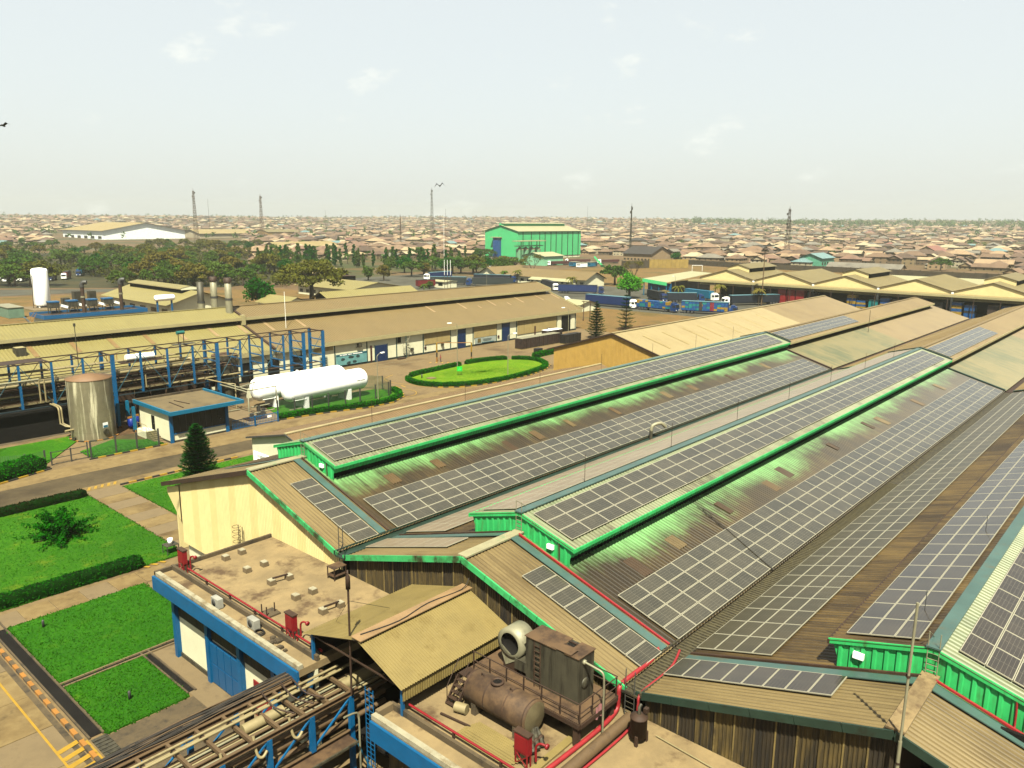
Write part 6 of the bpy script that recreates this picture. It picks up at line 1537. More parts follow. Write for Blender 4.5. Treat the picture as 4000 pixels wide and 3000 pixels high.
t = thing('site_container', 'pale green site container at the left edge', 'container', (84, 292, 0))
MB().box(80, 84.5, 288, 303, .1, 3.4).build('box', mat('pale_green', C(150,190,160), .5), t); MB().box(79.8, 84.7, 287.8, 303.2, 3.4, 3.55).build('roof', GALV, t)
def gabled(name, label, cat, x0, x1, y0, y1, ze, zr, axis, wm, rm, over=1.0, windows=0, mon=None, wz=(1.0, 2.4), parent_mat=None):
    t = thing(name, label, cat, ((x0+x1)/2, (y0+y1)/2, 0))
    b = MB(); b.box(x0, x1, y0, y1, 0, ze-.02)
    if axis == 'y':
        xm = (x0+x1)/2
        for y in (y0, y1): b.poly([(x0, y, ze-.02), (x1, y, ze-.02), (xm, y, zr-.15)])
    else:
        ym = (y0+y1)/2
        for x in (x0, x1): b.poly([(x, y0, ze-.02), (x, y1, ze-.02), (x, ym, zr-.15)])
    b.build('wall', wm, t)
    s = (zr-ze)/(((x1-x0) if axis == 'y' else (y1-y0))/2)
    for sg in (1, -1):
        b = MB()
        if axis == 'y':
            xm = (x0+x1)/2; hw = (x1-x0)/2+over
            b.rib(y0-over, y1+over, .9, .06, lambda u, d, e: (xm+sg*(0 if e == 0 else hw), u, zr-(0 if e == 0 else hw)*s+d))
        else:
            ym = (y0+y1)/2; hw = (y1-y0)/2+over
            b.rib(x0-over, x1+over, .9, .06, lambda u, d, e: (u, ym+sg*(0 if e == 0 else hw), zr-(0 if e == 0 else hw)*s+d))
        b.build('roof_slope', rm, t)
    if windows:
        for i in range(windows):
            if axis == 'y':
                w = (y1-y0)/windows; ya = y0+w*(i+.25); MB().box(x0-.06, x0-.004, ya, ya+w*.5, *wz).build('window', GLASSD, t)
            else:
                w = (x1-x0)/windows; xa = x0+w*(i+.25); MB().box(xa, xa+w*.5, y0-.06, y0-.004, *wz).build('window', GLASSD, t)
    if mon:
        a0, a1 = mon
        if axis == 'y':
            xm = (x0+x1)/2; hw = (x1-x0)*.17
            MB().box(xm-hw+.4, xm+hw-.4, a0+.5, a1-.5, zr-hw*s*1.2, zr+.9).build('monitor_box', DARK, t)
            for sg in (1, -1):
                b = MB(); b.poly([(xm, a0, zr+1.5), (xm, a1, zr+1.5), (xm+sg*hw, a1, zr+.85), (xm+sg*hw, a0, zr+.85)]); b.build('monitor_roof', rm, t)
                MB().box(min(xm+sg*hw, xm+sg*(hw+.1)), max(xm+sg*hw, xm+sg*(hw+.1)), a0, a1, zr+.45, zr+.85).build('monitor_fascia', WHF, t)
            b = MB(); b.poly([(xm-hw, a0+.1, zr+.2), (xm+hw, a0+.1, zr+.2), (xm+hw, a0+.1, zr+.8), (xm, a0+.1, zr+1.45), (xm-hw, a0+.1, zr+.8)]); b.build('monitor_gable', wm, t)
    return t
gabled('generator_house', 'straw-roofed white house with ridge vent behind the chimneys', 'building', 118, 139, 256, 306, 4.6, 7.9, 'y', WHITE, WHL, 2.0, 6, (262, 304))
gabled('store_house', 'long straw-roofed building right of the big dark tree', 'building', 196, 222, 262, 300, 4.2, 6.4, 'y', WHITE, WHL, 1.5, 8)
gabled('store_house', 'low straw-roofed building just behind the tan warehouse ridge', 'building', 172, 214, 243, 252, 3.6, 5.6, 'x', DARK, WHL, 1.5, 0)
gabled('store_house', 'small straw-roofed building at the foot of the big dark tree', 'building', 148, 158, 236, 252, 3.6, 5.6, 'y', WHITE, WHL, 1.0, 3)
ro_ = thing('water_heater', 'white horizontal drum on a blue stand beside the chimneys', 'vessel', (113, 254, 0))
MB().lathe([(0,0), (.8,.2), (1.0,.6), (1.0,6), (.8,6.4), (0,6.6)], (111.5, 252.5, 6.9), 18, axis='x').build('drum', TANKW, ro_)
for x in (112.3, 117): MB().box(x-.2, x+.2, 252.2, 252.8, 0, 6).build('leg', BLUE, ro_)
of = gabled('office_building', 'long white office with tan roof behind the truck park', 'building', 315, 331, 231, 292, 4.0, 7.2, 'y', WHITE, WHR, 1.2, 14)
gabled('office_wing', 'white office wing with gable facing the truck park', 'building', 311, 340, 287, 300, 4.2, 7.6, 'x', WHITE, WHR, 1.2, 4)
gabled('office_porch', 'low white porch with pale roof in front of the office', 'building', 309, 314, 236, 262, 3.0, 3.9, 'y', WHITE, PALEG, .8, 8)
gabled('store_house', 'small flat green-trimmed kiosk beside the red container', 'kiosk', 262, 270, 276, 288, 3.0, 3.4, 'y', WHITE, PALEG, .6, 2)
gabled('gate_lodge', 'small white lodge with pale roof at the warehouse end', 'lodge', 226, 236, 168, 176, 2.8, 3.9, 'y', WHITE, PALEG, .8, 2)
gabled('pavilion', 'open hip-roofed pavilion among the trees left of centre', 'pavilion', 246, 262, 352, 380, 4.2, 6.6, 'y', DARK, FARR, 1.6)
gabled('pavilion', 'dark flat carport below the pavilion', 'carport', 224, 250, 330, 344, 3.8, 4.2, 'y', DARK, RUSTD, 1.0)
# ---------------------------------------------------------------- the tall green grain store
gs = thing('grain_store', 'tall bright green clad grain store with dark ribs and pale roof', 'grain store', (545, 460, 0))
gx0, gx1, gy0, gy1, ge, gr_ = 502.8, 591, 440, 478, 23.8, 28.6
b = MB(); b.box(gx0, gx1, gy0, gy1, 2.2, ge-.05)
for x in (gx0, gx1): b.poly([(x, gy0, ge-.05), (x, gy1, ge-.05), (x, (gy0+gy1)/2, gr_-.2)])
b.build('wall', MINT, gs)
MB().box(gx0+.5, gx1-.5, gy0+.5, gy1-.5, -1, 2.2).build('plinth', WHITE, gs)
ym = (gy0+gy1)/2
for sg in (1, -1):
    b = MB(); b.poly([(gx0-1, ym, gr_), (gx1+1, ym, gr_), (gx1+1, ym+sg*20.2, ge-.25), (gx0-1, ym+sg*20.2, ge-.25)]); b.build('roof_slope', PALEG, gs)
MB().box(gx0+.5, gx1-4, ym-3, ym+3, gr_-.5, gr_+1.4).build('roof_ridge_box', MINT, gs)
b = MB(); b.poly([(gx0-.2, ym-4, gr_+1.3), (gx1-3.5, ym-4, gr_+1.3), (gx1-3.5, ym, gr_+2.1), (gx0-.2, ym, gr_+2.1)]); b.build('roof_ridge_cap', PALEG, gs)
for x in (509.3, 520.2, 531.4, 538.8, 547, 554.4, 562.8, 571.3, 578.7, 587.1): MB().box(x-.45, x+.45, gy0-.3, gy0-.02, 2.0, ge-.6).build('dark_rib', MINTD, gs)
MB().box(gx0-3, gx0-.1, 459, 466, 2, 18).build('loading_bay', mat('blue_tower', C(40,110,190), .5), gs)
MB().box(gx0-4, gx0-.1, 458, 468, 18, 18.6).build('loading_roof', PALEG, gs)
MB().box(488, 521, 424, 433, 15.6, 16.3).build('gantry_roof', PALEG, gs)
for x in (489, 499, 509, 520): MB().box(x-.3, x+.3, 424, 424.6, 0, 15.6).build('gantry_post', MINTD, gs)
MB().box(488, 521, 427, 431, 11.6, 12.2).build('gantry_deck', GREYST, gs)
for i, x in enumerate((493.4, 500.6, 507.9, 515.3)):
    t = thing('grain_silo', names[i]+' of four mint silos with conical tops before the grain store', 'silo', (x, 429.5, 0), 'mint silos')
    MB().lathe([(3.3, 0), (3.3, 8.8)], (x, 429.5, 0), 16).build('drum', mat('silo_mint', C(150,225,170), .5), t)
    MB().lathe([(3.4, 8.8), (.6, 11.2), (0, 11.3)], (x, 429.5, 0), 16).build('cone', mat('silo_cone', C(205,195,150), .6), t)
gabled('mint_shed', 'mint green gabled shed at the foot of the grain store', 'shed', 448, 470, 366, 388, 7.0, 9.4, 'x', mat('mint_pale', C(150,222,176,.45), .6), PALEG, 1.0)
# ---------------------------------------------------------------- row of storage sheds beyond the truck park
sd_ = thing('storage_sheds', 'row of cream-gabled open storage sheds behind the hall', 'storage shed', (311, 100, 0))
SR = [154.0, 129.15, 104.7, 79.7, 55.2, 30.6]
for k, Yr in enumerate(SR):
    X1 = 352
    b = MB(); b.poly([(311, Yr+12.3, 5.6), (311, Yr-12.3, 5.6), (311, Yr-12.3, 8.6), (311, Yr, 12.2), (311, Yr+12.3, 8.6)]); b.build('gable_wall', CREAM, sd_)
    for sg in (1, -1):
        b = MB(); b.rib(310.7, X1, 1.0, .06, lambda u, d, e: (u, Yr+sg*(0 if e == 0 else 12.35), 12.35-(0 if e == 0 else 3.65)+d)); b.build('roof_slope', FARO if sg < 0 else FARR, sd_)
        MB().bar((310.65, Yr, 12.3), (310.65, Yr+sg*12.3, 8.65), .12, .16).build('verge_trim', STEELB, sd_)
    MB().box(310.4, 311.1, Yr-12.75, Yr-12.05, 0, 8.4).build('post', WPAINT, sd_)
    b = MB(); b.poly([(X1-.2, Yr+12.3, 0), (X1-.2, Yr-12.3, 0), (X1-.2, Yr-12.3, 8.6), (X1-.2, Yr, 12.2), (X1-.2, Yr+12.3, 8.6)]); b.build('rear_wall', BEIGE, sd_)
    if k in (0, 2, 4):
        a0, a1 = 322, 350
        b = MB(); b.poly([(a0, Yr+5, 11), (a0, Yr-5, 11), (a0, Yr-5, 12.7), (a0, Yr, 14.2), (a0, Yr+5, 12.7)]); b.build('monitor_gable', CREAM, sd_)
        MB().box(a0+.2, a1-.2, Yr-4.6, Yr+4.6, 10.5, 12.5).build('monitor_louvre', DARK, sd_)
        for sg in (1, -1):
            b = MB(); b.poly([(a0-.4, Yr, 14.35), (a1, Yr, 14.35), (a1, Yr+sg*5.6, 12.7), (a0-.4, Yr+sg*5.6, 12.7)]); b.build('monitor_roof', FARO if sg < 0 else FARR, sd_)
MB().box(303.6, 304.0, 18, 168, 7.2, 7.95).build('canopy_beam', WHF, sd_)
MB().box(304.0, 310.6, 18, 168, 7.75, 7.85).build('canopy_roof', FARR, sd_)
for i in range(19): MB().box(303.7, 303.95, 19+i*8, 19.25+i*8, 0, 7.2).build('canopy_post', STEELB, sd_)
MB().box(330, 330.3, 18, 166, 0, 8).build('inner_wall', DARK, sd_)
gsd = thing('green_edged_shed', 'wide pale-roofed shed with bright green fascia and blue front', 'shed', (320, 182, 0))
b = MB(); b.poly([(300, 176.2, 6.3), (341, 176.2, 8.6), (343, 188.4, 8.9), (300, 188.4, 7.45)]); b.build('roof', PALEG, gsd)
b = MB(); b.poly([(299.9, 176.2, 4.9), (299.9, 176.2, 6.32), (299.9, 188.4, 7.47), (299.9, 188.4, 6.0)]); b.poly([(299.6, 176.2, 4.9), (299.6, 188.4, 6.0), (299.6, 188.4, 7.47), (299.6, 176.2, 6.32)]); b.build('green_fascia', MINT, gsd)
MB().box(304, 304.4, 176.4, 188.2, 0, 5.6).build('blue_front', BLUE, gsd)
MB().box(304.5, 340, 176.4, 176.7, 0, 6.3).build('side_wall', DARK, gsd)
for i in range(4): MB().box(300.2, 300.5, 176.4+i*3.8, 176.7+i*3.8, 0, 5.4+i*.3).build('post', CYAN, gsd)
gabled('long_shed', 'pale straw shed behind the storage sheds at the right', 'shed', 380, 404, 70, 118, 6, 8.6, 'y', WHITE, PALEG, 1, 8, None, (3, 4.4))
# crate stacks under the canopy
CB = mat('crate_blue', C(20,110,190), .5, 0, .3, 1.2); CY = mat('crate_yellow', C(220,175,40), .5, 0, .25, 1.2); CT = mat('crate_teal', C(30,170,170), .5, 0, .2, 1.2); CR = mat('crate_red', C(190,35,40), .5, 0, .2, 1.2)
STK = [(138, 5.4, CRD, 'dark'), (134.5, 4.6, CRD, 'dark'), (128.5, 6.2, CR, 'red'), (124.8, 6.2, CR, 'red'), (121.2, 6.2, CR, 'red'), (116.5, 5.4, CRD, 'dark'), (101.5, 5.6, [CB, CY], 'blue and yellow'), (98.0, 3.8, [CY, CB], 'yellow and blue'), (93.6, 4.4, CT, 'teal'), (89.6, 5.2, [CB, CB, CY], 'mixed blue'), (86, 4.8, CRT, 'brown'), (66, 5.4, [CY, CB], 'yellow-banded blue'), (62, 4.6, [CB, CB, CRD], 'speckled blue'), (55, 5.0, CRT, 'brown'), (51, 5.0, [CY, CB], 'yellow and blue'), (47, 4.6, CB, 'plain blue'), (72, 5.2, CRD, 'dark'), (80, 4.6, CRD, 'dark')]
cnt = {}
for y, h, m_, nm in STK:
    cnt[nm] = cnt.get(nm, 0)+1
    tot = sum(1 for s in STK if s[3] == nm)
    lab = ('%s crates under the canopy' % nm) + (', %s stack from the left' % ordn(cnt[nm]) if tot > 1 else '')
    crates(305.2, y-3.2, 3.2, 3.2, h, m_, lab, 5, DARK if nm == 'dark' else None, 'crates under the storage shed canopy')
def uv_ground(u, v, z=0.0):
    d = _fw + _r*((u-2000)/F_PX) + _u*((1500-v)/F_PX); k = (z-CAM_H)/d.z
    return d.x*k, d.y*k
# ---------------------------------------------------------------- lorries
CURT = {'blue': mat('curtain_blue', C(16,58,128), .5, 0, .12, .6), 'dark': mat('curtain_dark', C(44,58,58), .55, 0, .15, .6), 'red': mat('curtain_red', C(150,36,40), .5, 0, .15, .6), 'maroon': mat('tipper_maroon', C(112,48,46), .6, 0, .15, .6), 'slate': mat('curtain_slate', C(30,42,60), .5, 0, .15, .6), 'cyan': CYAN}
LBLUE = mat('lorry_blue', C(14,76,150), .4, 0, .08, .8)
def lorry(p0, p1, label, body='blue', cab='white', kind='box', h=4.1, roofm=None, rear=None):
    p0 = Vector((p0[0], p0[1], 0)); p1 = Vector((p1[0], p1[1], 0)); d = p1-p0; L = d.length; rz = math.atan2(d.y, d.x)
    t = thing('lorry', label, 'lorry', (p0.x, p0.y, hz(p0.x, p0.y)+.03), 'lorries on the site', rz)
    ch = 0 if cab is None else 2.6; LT = L-ch-.6; w = 1.28
    def B(b, n, m_, par=t): return b.build(n, m_, par, local=True)
    B(MB().box(.2, L-1.0, -.45, .45, .75, 1.1), 'chassis', BLACK)
    xs_ = [1.2, 2.5, 3.8] + ([LT-1.2, L-1.5] if cab else [LT-2.5])
    for x in xs_:
        for sg in (-1, 1): B(MB().lathe([(.0, -.17), (.30, -.17), (.50, -.15), (.52, 0), (.50, .15), (.30, .17), (0, .17)], (x, sg*1.05, .52), 12, axis='y'), 'wheel', RUBBER)
    bm = CURT.get(body, CURT['blue'])
    if kind == 'box':
        b = B(MB().box(0, LT, -w, w, 1.12, h-.12), 'trailer_body', bm)
        n = max(3, int(LT/2.2))
        for sg in (-1, 1):
            for i in range(n+1): B(MB().box(i*LT/n-.05, i*LT/n+.05, sg*(w+.012)-.02, sg*(w+.012)+.02, 1.15, h-.15), 'side_post', bm, b)
        B(MB().box(-.05, LT+.05, -w-.04, w+.04, h-.12, h), 'trailer_roof', roofm or mat('lorry_roof', C(150,175,170), .5), t)
        B(MB().box(-.06, -.01, -w+.05, w-.05, 1.15, h-.2), 'rear_door', rear or LBLUE, b)
    elif kind == 'crates':
        B(MB().box(0, LT, -w, w, 1.12, 1.3), 'flatbed', LBLUE)
        mm = [CB, CB, CY, CT, CB]
        n = max(5, int(LT/1.2))
        for sg in (-1, 1):
            for i in range(n):
                for k in range(4):
                    B(MB().box(i*LT/n+.04, (i+1)*LT/n-.04, sg*.02, sg*(w-.03), 1.31+k*(h-1.6)/4, 1.28+(k+1)*(h-1.6)/4), 'crate_block', rnd.choice(mm))
        if roofm:
            B(MB().box(-.05, LT+.05, -w-.04, w+.04, h-.14, h), 'trailer_roof', roofm)
            for x in (0, LT*.33, LT*.66, LT-.1): 
                for sg in (-1, 1): B(MB().box(x, x+.1, sg*w-.05, sg*w+.05, 1.2, h-.14), 'stanchion', LBLUE)
            B(MB().box(-.06, 0, -w, w, 1.15, h-.14), 'rear_panel', LBLUE); B(MB().box(LT, LT+.06, -w, w, 1.15, h-.14), 'front_panel', LBLUE)
            B(MB().box(LT*.62, LT*.70, -w-.02, w+.02, 1.3, h-.3), 'red_crates', CR); B(MB().box(LT*.38, LT*.45, -w-.02, w+.02, 1.3, h-.3), 'brown_crates', CRT)
    elif kind == 'tipper':
        b = MB(); b.faces([(0,-w,1.3),(LT,-w,1.3),(LT,w,1.3),(0,w,1.3),(-.3,-w-.1,h-.8),(LT+.2,-w-.1,h-.8),(LT+.2,w+.1,h-.8),(-.3,w+.1,h-.8)], [(0,3,2,1),(4,5,6,7),(0,1,5,4),(1,2,6,5),(2,3,7,6),(3,0,4,7)]); B(b, 'tipper_body', bm)
        for i in range(7): 
            for sg in (-1, 1): B(MB().box(i*LT/6-.06, i*LT/6+.06, sg*(w+.06)-.04, sg*(w+.06)+.04, 1.3, h-.85), 'body_rib', bm)
    if cab:
        cm = {'white': WPAINT, 'blue': LBLUE, 'navy': CURT['blue'], 'red': RED}[cab]; x0 = L-2.3
        b = MB(); pr_ = [(x0,.6), (L,.6), (L,1.75), (L-.22,2.9), (L-.6,3.15), (x0,3.15)]
        vs = [(x,-1.22,z) for x, z in pr_]+[(x,1.22,z) for x, z in pr_]; k = len(pr_)
        b.faces(vs, [tuple(range(k)), tuple(reversed(range(k, 2*k)))]+[(i, k+i, k+(i+1)%k, (i+1)%k) for i in range(k)]); c = B(b, 'cab', cm)
        b = MB(); b.poly([(L+.01,-1.1,1.8), (L+.01,1.1,1.8), (L-.20,1.1,2.85), (L-.20,-1.1,2.85)]); B(b, 'windscreen', GLASSD, c)
        for sg in (-1, 1): B(MB().box(x0+.8, L-.3, sg*1.225-.008, sg*1.225+.008, 1.85, 2.65), 'side_window', GLASSD, c); B(MB().box(L-.02, L+.05, sg*.85-.2, sg*.85+.2, .85, 1.05), 'headlight', mat('headlight', (.7,.7,.65), .2), c)
        B(MB().box(L-.05, L+.08, -1.22, 1.22, .45, .75), 'bumper', BLACK, c)
        B(MB().box(x0+.1, x0+1.4, -1.0, 1.0, 3.16, 3.5), 'roof_fairing', cm, c)
        B(MB().box(x0-.5, x0-.05, -1.1, 1.1, .8, 1.3), 'coupling_deck', BLACK)
    return t
RB = mat('lorry_roof_blue', C(110,170,185), .5)
lorry((249, 181.4), (249.3, 158.9), 'white-cabbed lorry with long blue curtain trailer on the near edge of the truck park', 'blue', 'white', roofm=RB, h=4.3)
lorry((250, 158.6), (249.6, 141.7), 'blue-cabbed flatbed loaded with blue and yellow crates on the near edge', 'blue', 'blue', 'crates', 4.0)
lorry((251.0, 140.8), (257.6, 122.5), 'open-sided lorry with roofed crate load next to the hall roof', 'blue', 'blue', 'crates', 4.5, RB)
lorry((281.0, 221.0), (290.5, 202.6), 'navy-cabbed lorry with blue trailer in front of the office', 'blue', 'navy', roofm=mat('lorry_roof', C(0,0,0)))
lorry((301, 246), (287.5, 227.5), 'white-cabbed dark lorry behind the warehouse roof end', 'slate', 'white', h=4.0)
lorry((234, 192), (242, 184.5), 'small white-cabbed lorry beside the gate lodge', 'cyan', 'white', h=2.6)
lorry((310, 322), (289.8, 320.6), 'white-cabbed lorry with blue trailer at the back of the parked row', 'blue', 'white', roofm=RB)
lorry((272.5, 297.5), (285.0, 280.0), 'blue-cabbed lorry with dark trailer in the middle of the parked row', 'dark', 'blue', roofm=RB)
lorry((303, 296), (312.0, 274.0), 'lorry half hidden behind the parked dark trailers', 'slate', 'blue', roofm=RB)
lorry((295.5, 261.5), (279.5, 279.0), 'blue-ended dark trailer lorry at the right of the parked row', 'dark', 'blue', rear=CYAN)
lorry((260.2, 281.6), (250.6, 284.0), 'short red container lorry without a cab beside the kiosk', 'red', None)
lorry((286, 176), (278.8, 164.2), 'dark blue lorry under the green-edged shed', 'slate', 'navy', roofm=mat('lorry_roof', C(0,0,0)))
lorry((279.6, 163.8), (289.6, 152.6), 'dark-sided trailer with blue end between two palms', 'slate', 'blue', rear=CYAN, roofm=RB)
lorry((303, 168), (296.5, 150.5), 'white-cabbed lorry behind the two palms', 'cyan', 'white', roofm=CYAN)
lorry((305.5, 128.5), (284.0, 141.5), 'long open trailer with orange and blue load near the light mast', 'slate', 'white', roofm=RB, rear=CYAN)
for i, (x, y, c_, cb, nm) in enumerate(((125, 452, 'cyan', 'white', 'blue-bodied'), (131.5, 451, 'slate', 'white', 'black-bodied'), (143.7, 446, 'slate', 'navy', 'dark'), (152.8, 452, 'red', 'white', 'red-brown'), (167.9, 474, 'cyan', 'blue', 'pale blue'))):
    lorry((x+6.5, y+11), (x, y-.5), nm+' lorry parked nose-on behind the tall white tank', c_, cb)
for i, (a, c_, nm) in enumerate((((470.3, 360.6), (451.6, 366.4), 'nearest maroon tipper below the grain store'), ((503, 365), (488, 378), 'second maroon tipper below the grain store'), ((520, 350), (501, 356), 'maroon tipper beside the green crane'))):
    lorry(a, c_, nm, 'maroon', 'white', 'tipper', 3.9)
for i, (x, y, m_, nm) in enumerate(((458, 346, CYAN, 'cyan kiosk left of the green crane'), (452, 335, WPAINT, 'white kiosk with dark windows'), (464, 335, CYAN, 'blue site cabin nearest the green crane'))):
    t = thing('site_cabin', nm, 'cabin', (x, y, 0)); MB().box(x-4, x+4, y-2, y+2, .5, 3.4).build('box', m_, t); MB().box(x-4.2, x+4.2, y-2.2, y+2.2, 3.4, 3.6).build('roof', GALV, t)
    for k in range(3): MB().box(x-4.06, x-4.004, y-1.6+k*1.1, y-.9+k*1.1, 1.6, 2.6).build('window', GLASSD, t)
t = thing('loading_crane', 'bright green inclined loader beside the cabins', 'loader', (466, 331, 0)); MB().bar((464, 333, 7.5), (468, 328, .5), 1.0, 1.2).build('boom', MINT, t); MB().box(466.5, 468.5, 327, 329, 0, 1.6).build('base', MINTD, t)
for i, (x, y) in enumerate(((270.0, 187), (266, 128.5))):
    t = thing('parked_car', ['small white car beside the bright green tree', 'blue cab of a small van behind the hall roof'][i], 'car', (x, y, .02)); cm = (WPAINT, LBLUE)[i]
    b = MB(); pr_ = [(-2.1,.35), (2.1,.35), (2.15,.8), (1.3,.95), (.7,1.45), (-1.1,1.5), (-1.9,.95), (-2.15,.8)]; k = len(pr_)
    b.faces([(x+u, y-.85, v) for u, v in pr_]+[(x+u, y+.85, v) for u, v in pr_], [tuple(range(k)), tuple(reversed(range(k, 2*k)))]+[(j, k+j, k+(j+1)%k, (j+1)%k) for j in range(k)]); b.build('body', cm, t)
    for sx in (-1.3, 1.3):
        for sy in (-.8, .8): MB().lathe([(0,-.1), (.32,-.1), (.32,.1), (0,.1)], (x+sx, y+sy, .33), 10, axis='y').build('wheel', RUBBER, t)
    b = MB(); b.box(x-1.0, x+.7, y-.87, y+.87, .98, 1.38); b.build('window', GLASSD, t)
# timber pile
for i in range(5): crates(286+i*2.1, 172.5, 1.9, 1.6, 3.2+.4*(i % 2), SHEDR, names[i]+' timber pallet stack under the green-edged shed', 6, None, 'timber pallet stacks')
# masts in the yard
def lmast(x, y, h, label, r=.25, m_=GALV):
    t = thing('light_mast', label, 'light mast', (x, y, hz(x, y)))
    MB().tube([(x,y,0), (x,y,h)], [r, r*.5], 8).build('pole', m_, t)
    MB().lathe([(0,0), (.9,0), (1.1,.3), (.9,.6), (0,.6)], (x,y,h), 10).build('lamp_ring', STEELB, t)
    for k in range(6): a = k*1.05; MB().box(x+1.1*math.cos(a)-.25, x+1.1*math.cos(a)+.25, y+1.1*math.sin(a)-.25, y+1.1*math.sin(a)+.25, h-.5, h+.1).build('floodlight', GREYST, t)
lmast(296, 131, 21.5, 'tall brown light mast in front of the storage sheds', .28, mat('mast_brown', C(140,110,70), .6))
for i, (x, y) in enumerate(((255.5, 269.3), (256.4, 268.2), (257.4, 267.2))): 
    t = thing('gate_post', names[i]+' of three red and white poles by the parked lorries', 'pole', (x, y, 0), 'red and white poles')
    for k in range(2): MB().tube([(x, y, k*7), (x, y, k*7+7)], .10, 8).build('pole_section', RUST if k == 0 else WPAINT, t)
lamp(283, 268, 10, (2, 0), 'street lamp among the parked lorries'); lamp(305, 175, 9, (-1.5, 0), 'street lamp in front of the green-edged shed')
gp = thing('goal_frame', 'white goal frame on the dry sports field', 'goal', (474, 256, 0))
for (x, y) in ((471.6, 258.4), (476.4, 253.6)): MB().tube([(x,y,0), (x,y,4)], .12, 6).build('post', WPAINT, gp)
MB().tube([(471.6,258.4,4), (476.4,253.6,4)], .12, 6).build('crossbar', WPAINT, gp)
pg = thing('pipe_gantry', 'rust-red pipe goalpost at the warehouse end', 'gantry', (207, 150, 0))
for y in (149.6, 152.2): MB().tube([(207,y,0), (207,y,6.6)], .16, 8).build('post', RUST, pg)
MB().tube([(207,149.2,6.4), (207,153,6.4)], .12, 6).build('crossbar', RUST, pg)
pp = thing('ground_pipe', 'low pipeline on stubs crossing the dry field', 'pipeline', (205, 128, 0))
MB().tube([(196, 131, .5), (243, 121, .5)], .16, 8).build('pipe', RUST, pp)
for i in range(8): MB().box(199+i*5.8, 199.4+i*5.8, 130.2-i*1.23, 130.6-i*1.23, 0, .4).build('stub', CONC, pp)
# perimeter walls
def pwall(label, a, c, h, m_, pan=6.0):
    a = Vector((a[0], a[1], 0)); c = Vector((c[0], c[1], 0)); n = int((c-a).length/pan); t = thing('perimeter_wall', label, 'wall', tuple(a))
    for i in range(n):
        p = a.lerp(c, i/n); q = a.lerp(c, (i+1)/n); MB().bar((p.x,p.y,h/2), (q.x,q.y,h/2), .3, h*rnd.uniform(.95,1.04)).build('wall_panel', m_, t)
        MB().box(p.x-.25, p.x+.25, p.y-.25, p.y+.25, 0, h+.3).build('pier', m_, t)
WD = mat('wall_dark', C(104,88,60), .9, 0, .25, .3, dirt=(C(52,42,28), .3, .45, .7))
pwall('long dark weathered wall behind the storage sheds', (537, 262), (531, 20), 3.6, WD)
pwall('dark wall to the left of the sports field', (548, 305), (537, 262), 3.6, WD)
pwall('yellow patched wall at the corner of the sports field', (484, 299), (505, 280), 6.0, mat('wall_yellow', C(212,176,80), .8, 0, .2, .3, dirt=(C(120,96,50), .4, .5, .8)), 3)
pwall('grey brick wall by the football pitch', (458, 305), (484, 299.2), 5.5, WD, 3)
# ---------------------------------------------------------------- site trees
put_tree(BRT, 283.5, 184.5, 'bright green round tree among the parked lorries', s=1.12)
put_tree(RO[1], 152.0, 258, 'dark round tree behind the tan warehouse ridge', s=1.15)
big = proto('umbrella', LF_DRY, 15, 21, n=60, leaf=.5, per=80)
put_tree(big, 177, 262, 'very large spreading olive tree behind the warehouse', s=1.15)
for i, (x, y, k, s) in enumerate(((271, 333, RO[2], .95), (266, 340, RO[0], .8), (303, 347, UM[1], 1.0), (338, 349, UM[2], 1.1), (349, 342, UM[0], 1.05), (360, 350, RO[0], .9), (379, 345, UM[0], .9), (318, 352, RO[2], .8))):
    put_tree(k, x, y, names[i]+' tree of the row behind the parked lorries, counted from the left', s=s, group='trees behind the parked lorries')
CP = ((282.6, 461.7), (287, 457.8), (300, 470), (312, 466), (324.7, 459.6), (328.9, 455.9), (331.2, 453.8), (332.5, 491.8), (349.6, 419.2), (342.9, 407.7), (345.7, 388.3), (340.2, 377.2), (361.8, 390.7), (393.1, 530.4), (278, 470), (305, 480), (336, 440), (352, 430), (338, 470), (344, 455), (296, 452), (318, 448), (322, 470), (352, 405), (357, 398), (366, 384), (372, 378), (310, 455), (290, 480), (366, 402), (378, 392), (326, 482), (312, 490), (346, 436))
rk_ = ranks(CP, 10)
for i, (x, y) in enumerate(CP):
    put_tree(COLT[i % 2], x, y, 'slim columnar tree right of the wood, %s from the left in the %s row' % (ordn(rk_[i][0]), ('nearest', 'second', 'third', 'farthest')[rk_[i][1]-1]), s=rnd.uniform(.95, 1.35), group='columnar trees right of the wood')
for i, (x, y) in enumerate(((284.8, 162), (302.1, 152), (295.3, 131.9), (293.6, 223.4), (313.7, 275))):
    put_tree(PALM, x, y, ['palm left of the dark-sided trailer', 'palm beside the white cab in the truck park', 'palm at the foot of the tall light mast', 'palm behind the end of the tan warehouse', 'palm in front of the office windows'][i], 'palm', 'palm_tree', s=.85)
put_tree(BARE, 340.2, 286.4, 'bare-branched tree in front of the office wing', s=1.2)
put_tree(UM[1], 338.5, 229.4, 'thin-crowned tree beside the office gable', s=1.1)
put_tree(BARE, 345, 222, 'half-bare tree behind the bright green tree', s=1.1)
put_tree(PALMG, 236, 262, 'short palm beside the straw-roofed stores', 'palm', 'palm_tree', s=.6)
put_tree(RO[2], 222, 254, 'thin shrubby tree behind the warehouse ridge', s=.45)
put_tree(RO[0], 253, 277, 'round bush beside the red container', 'bush', 'bush', s=.4)
put_tree(PALMG, 316, 286, 'dark leafy tree at the office corner', s=.8)
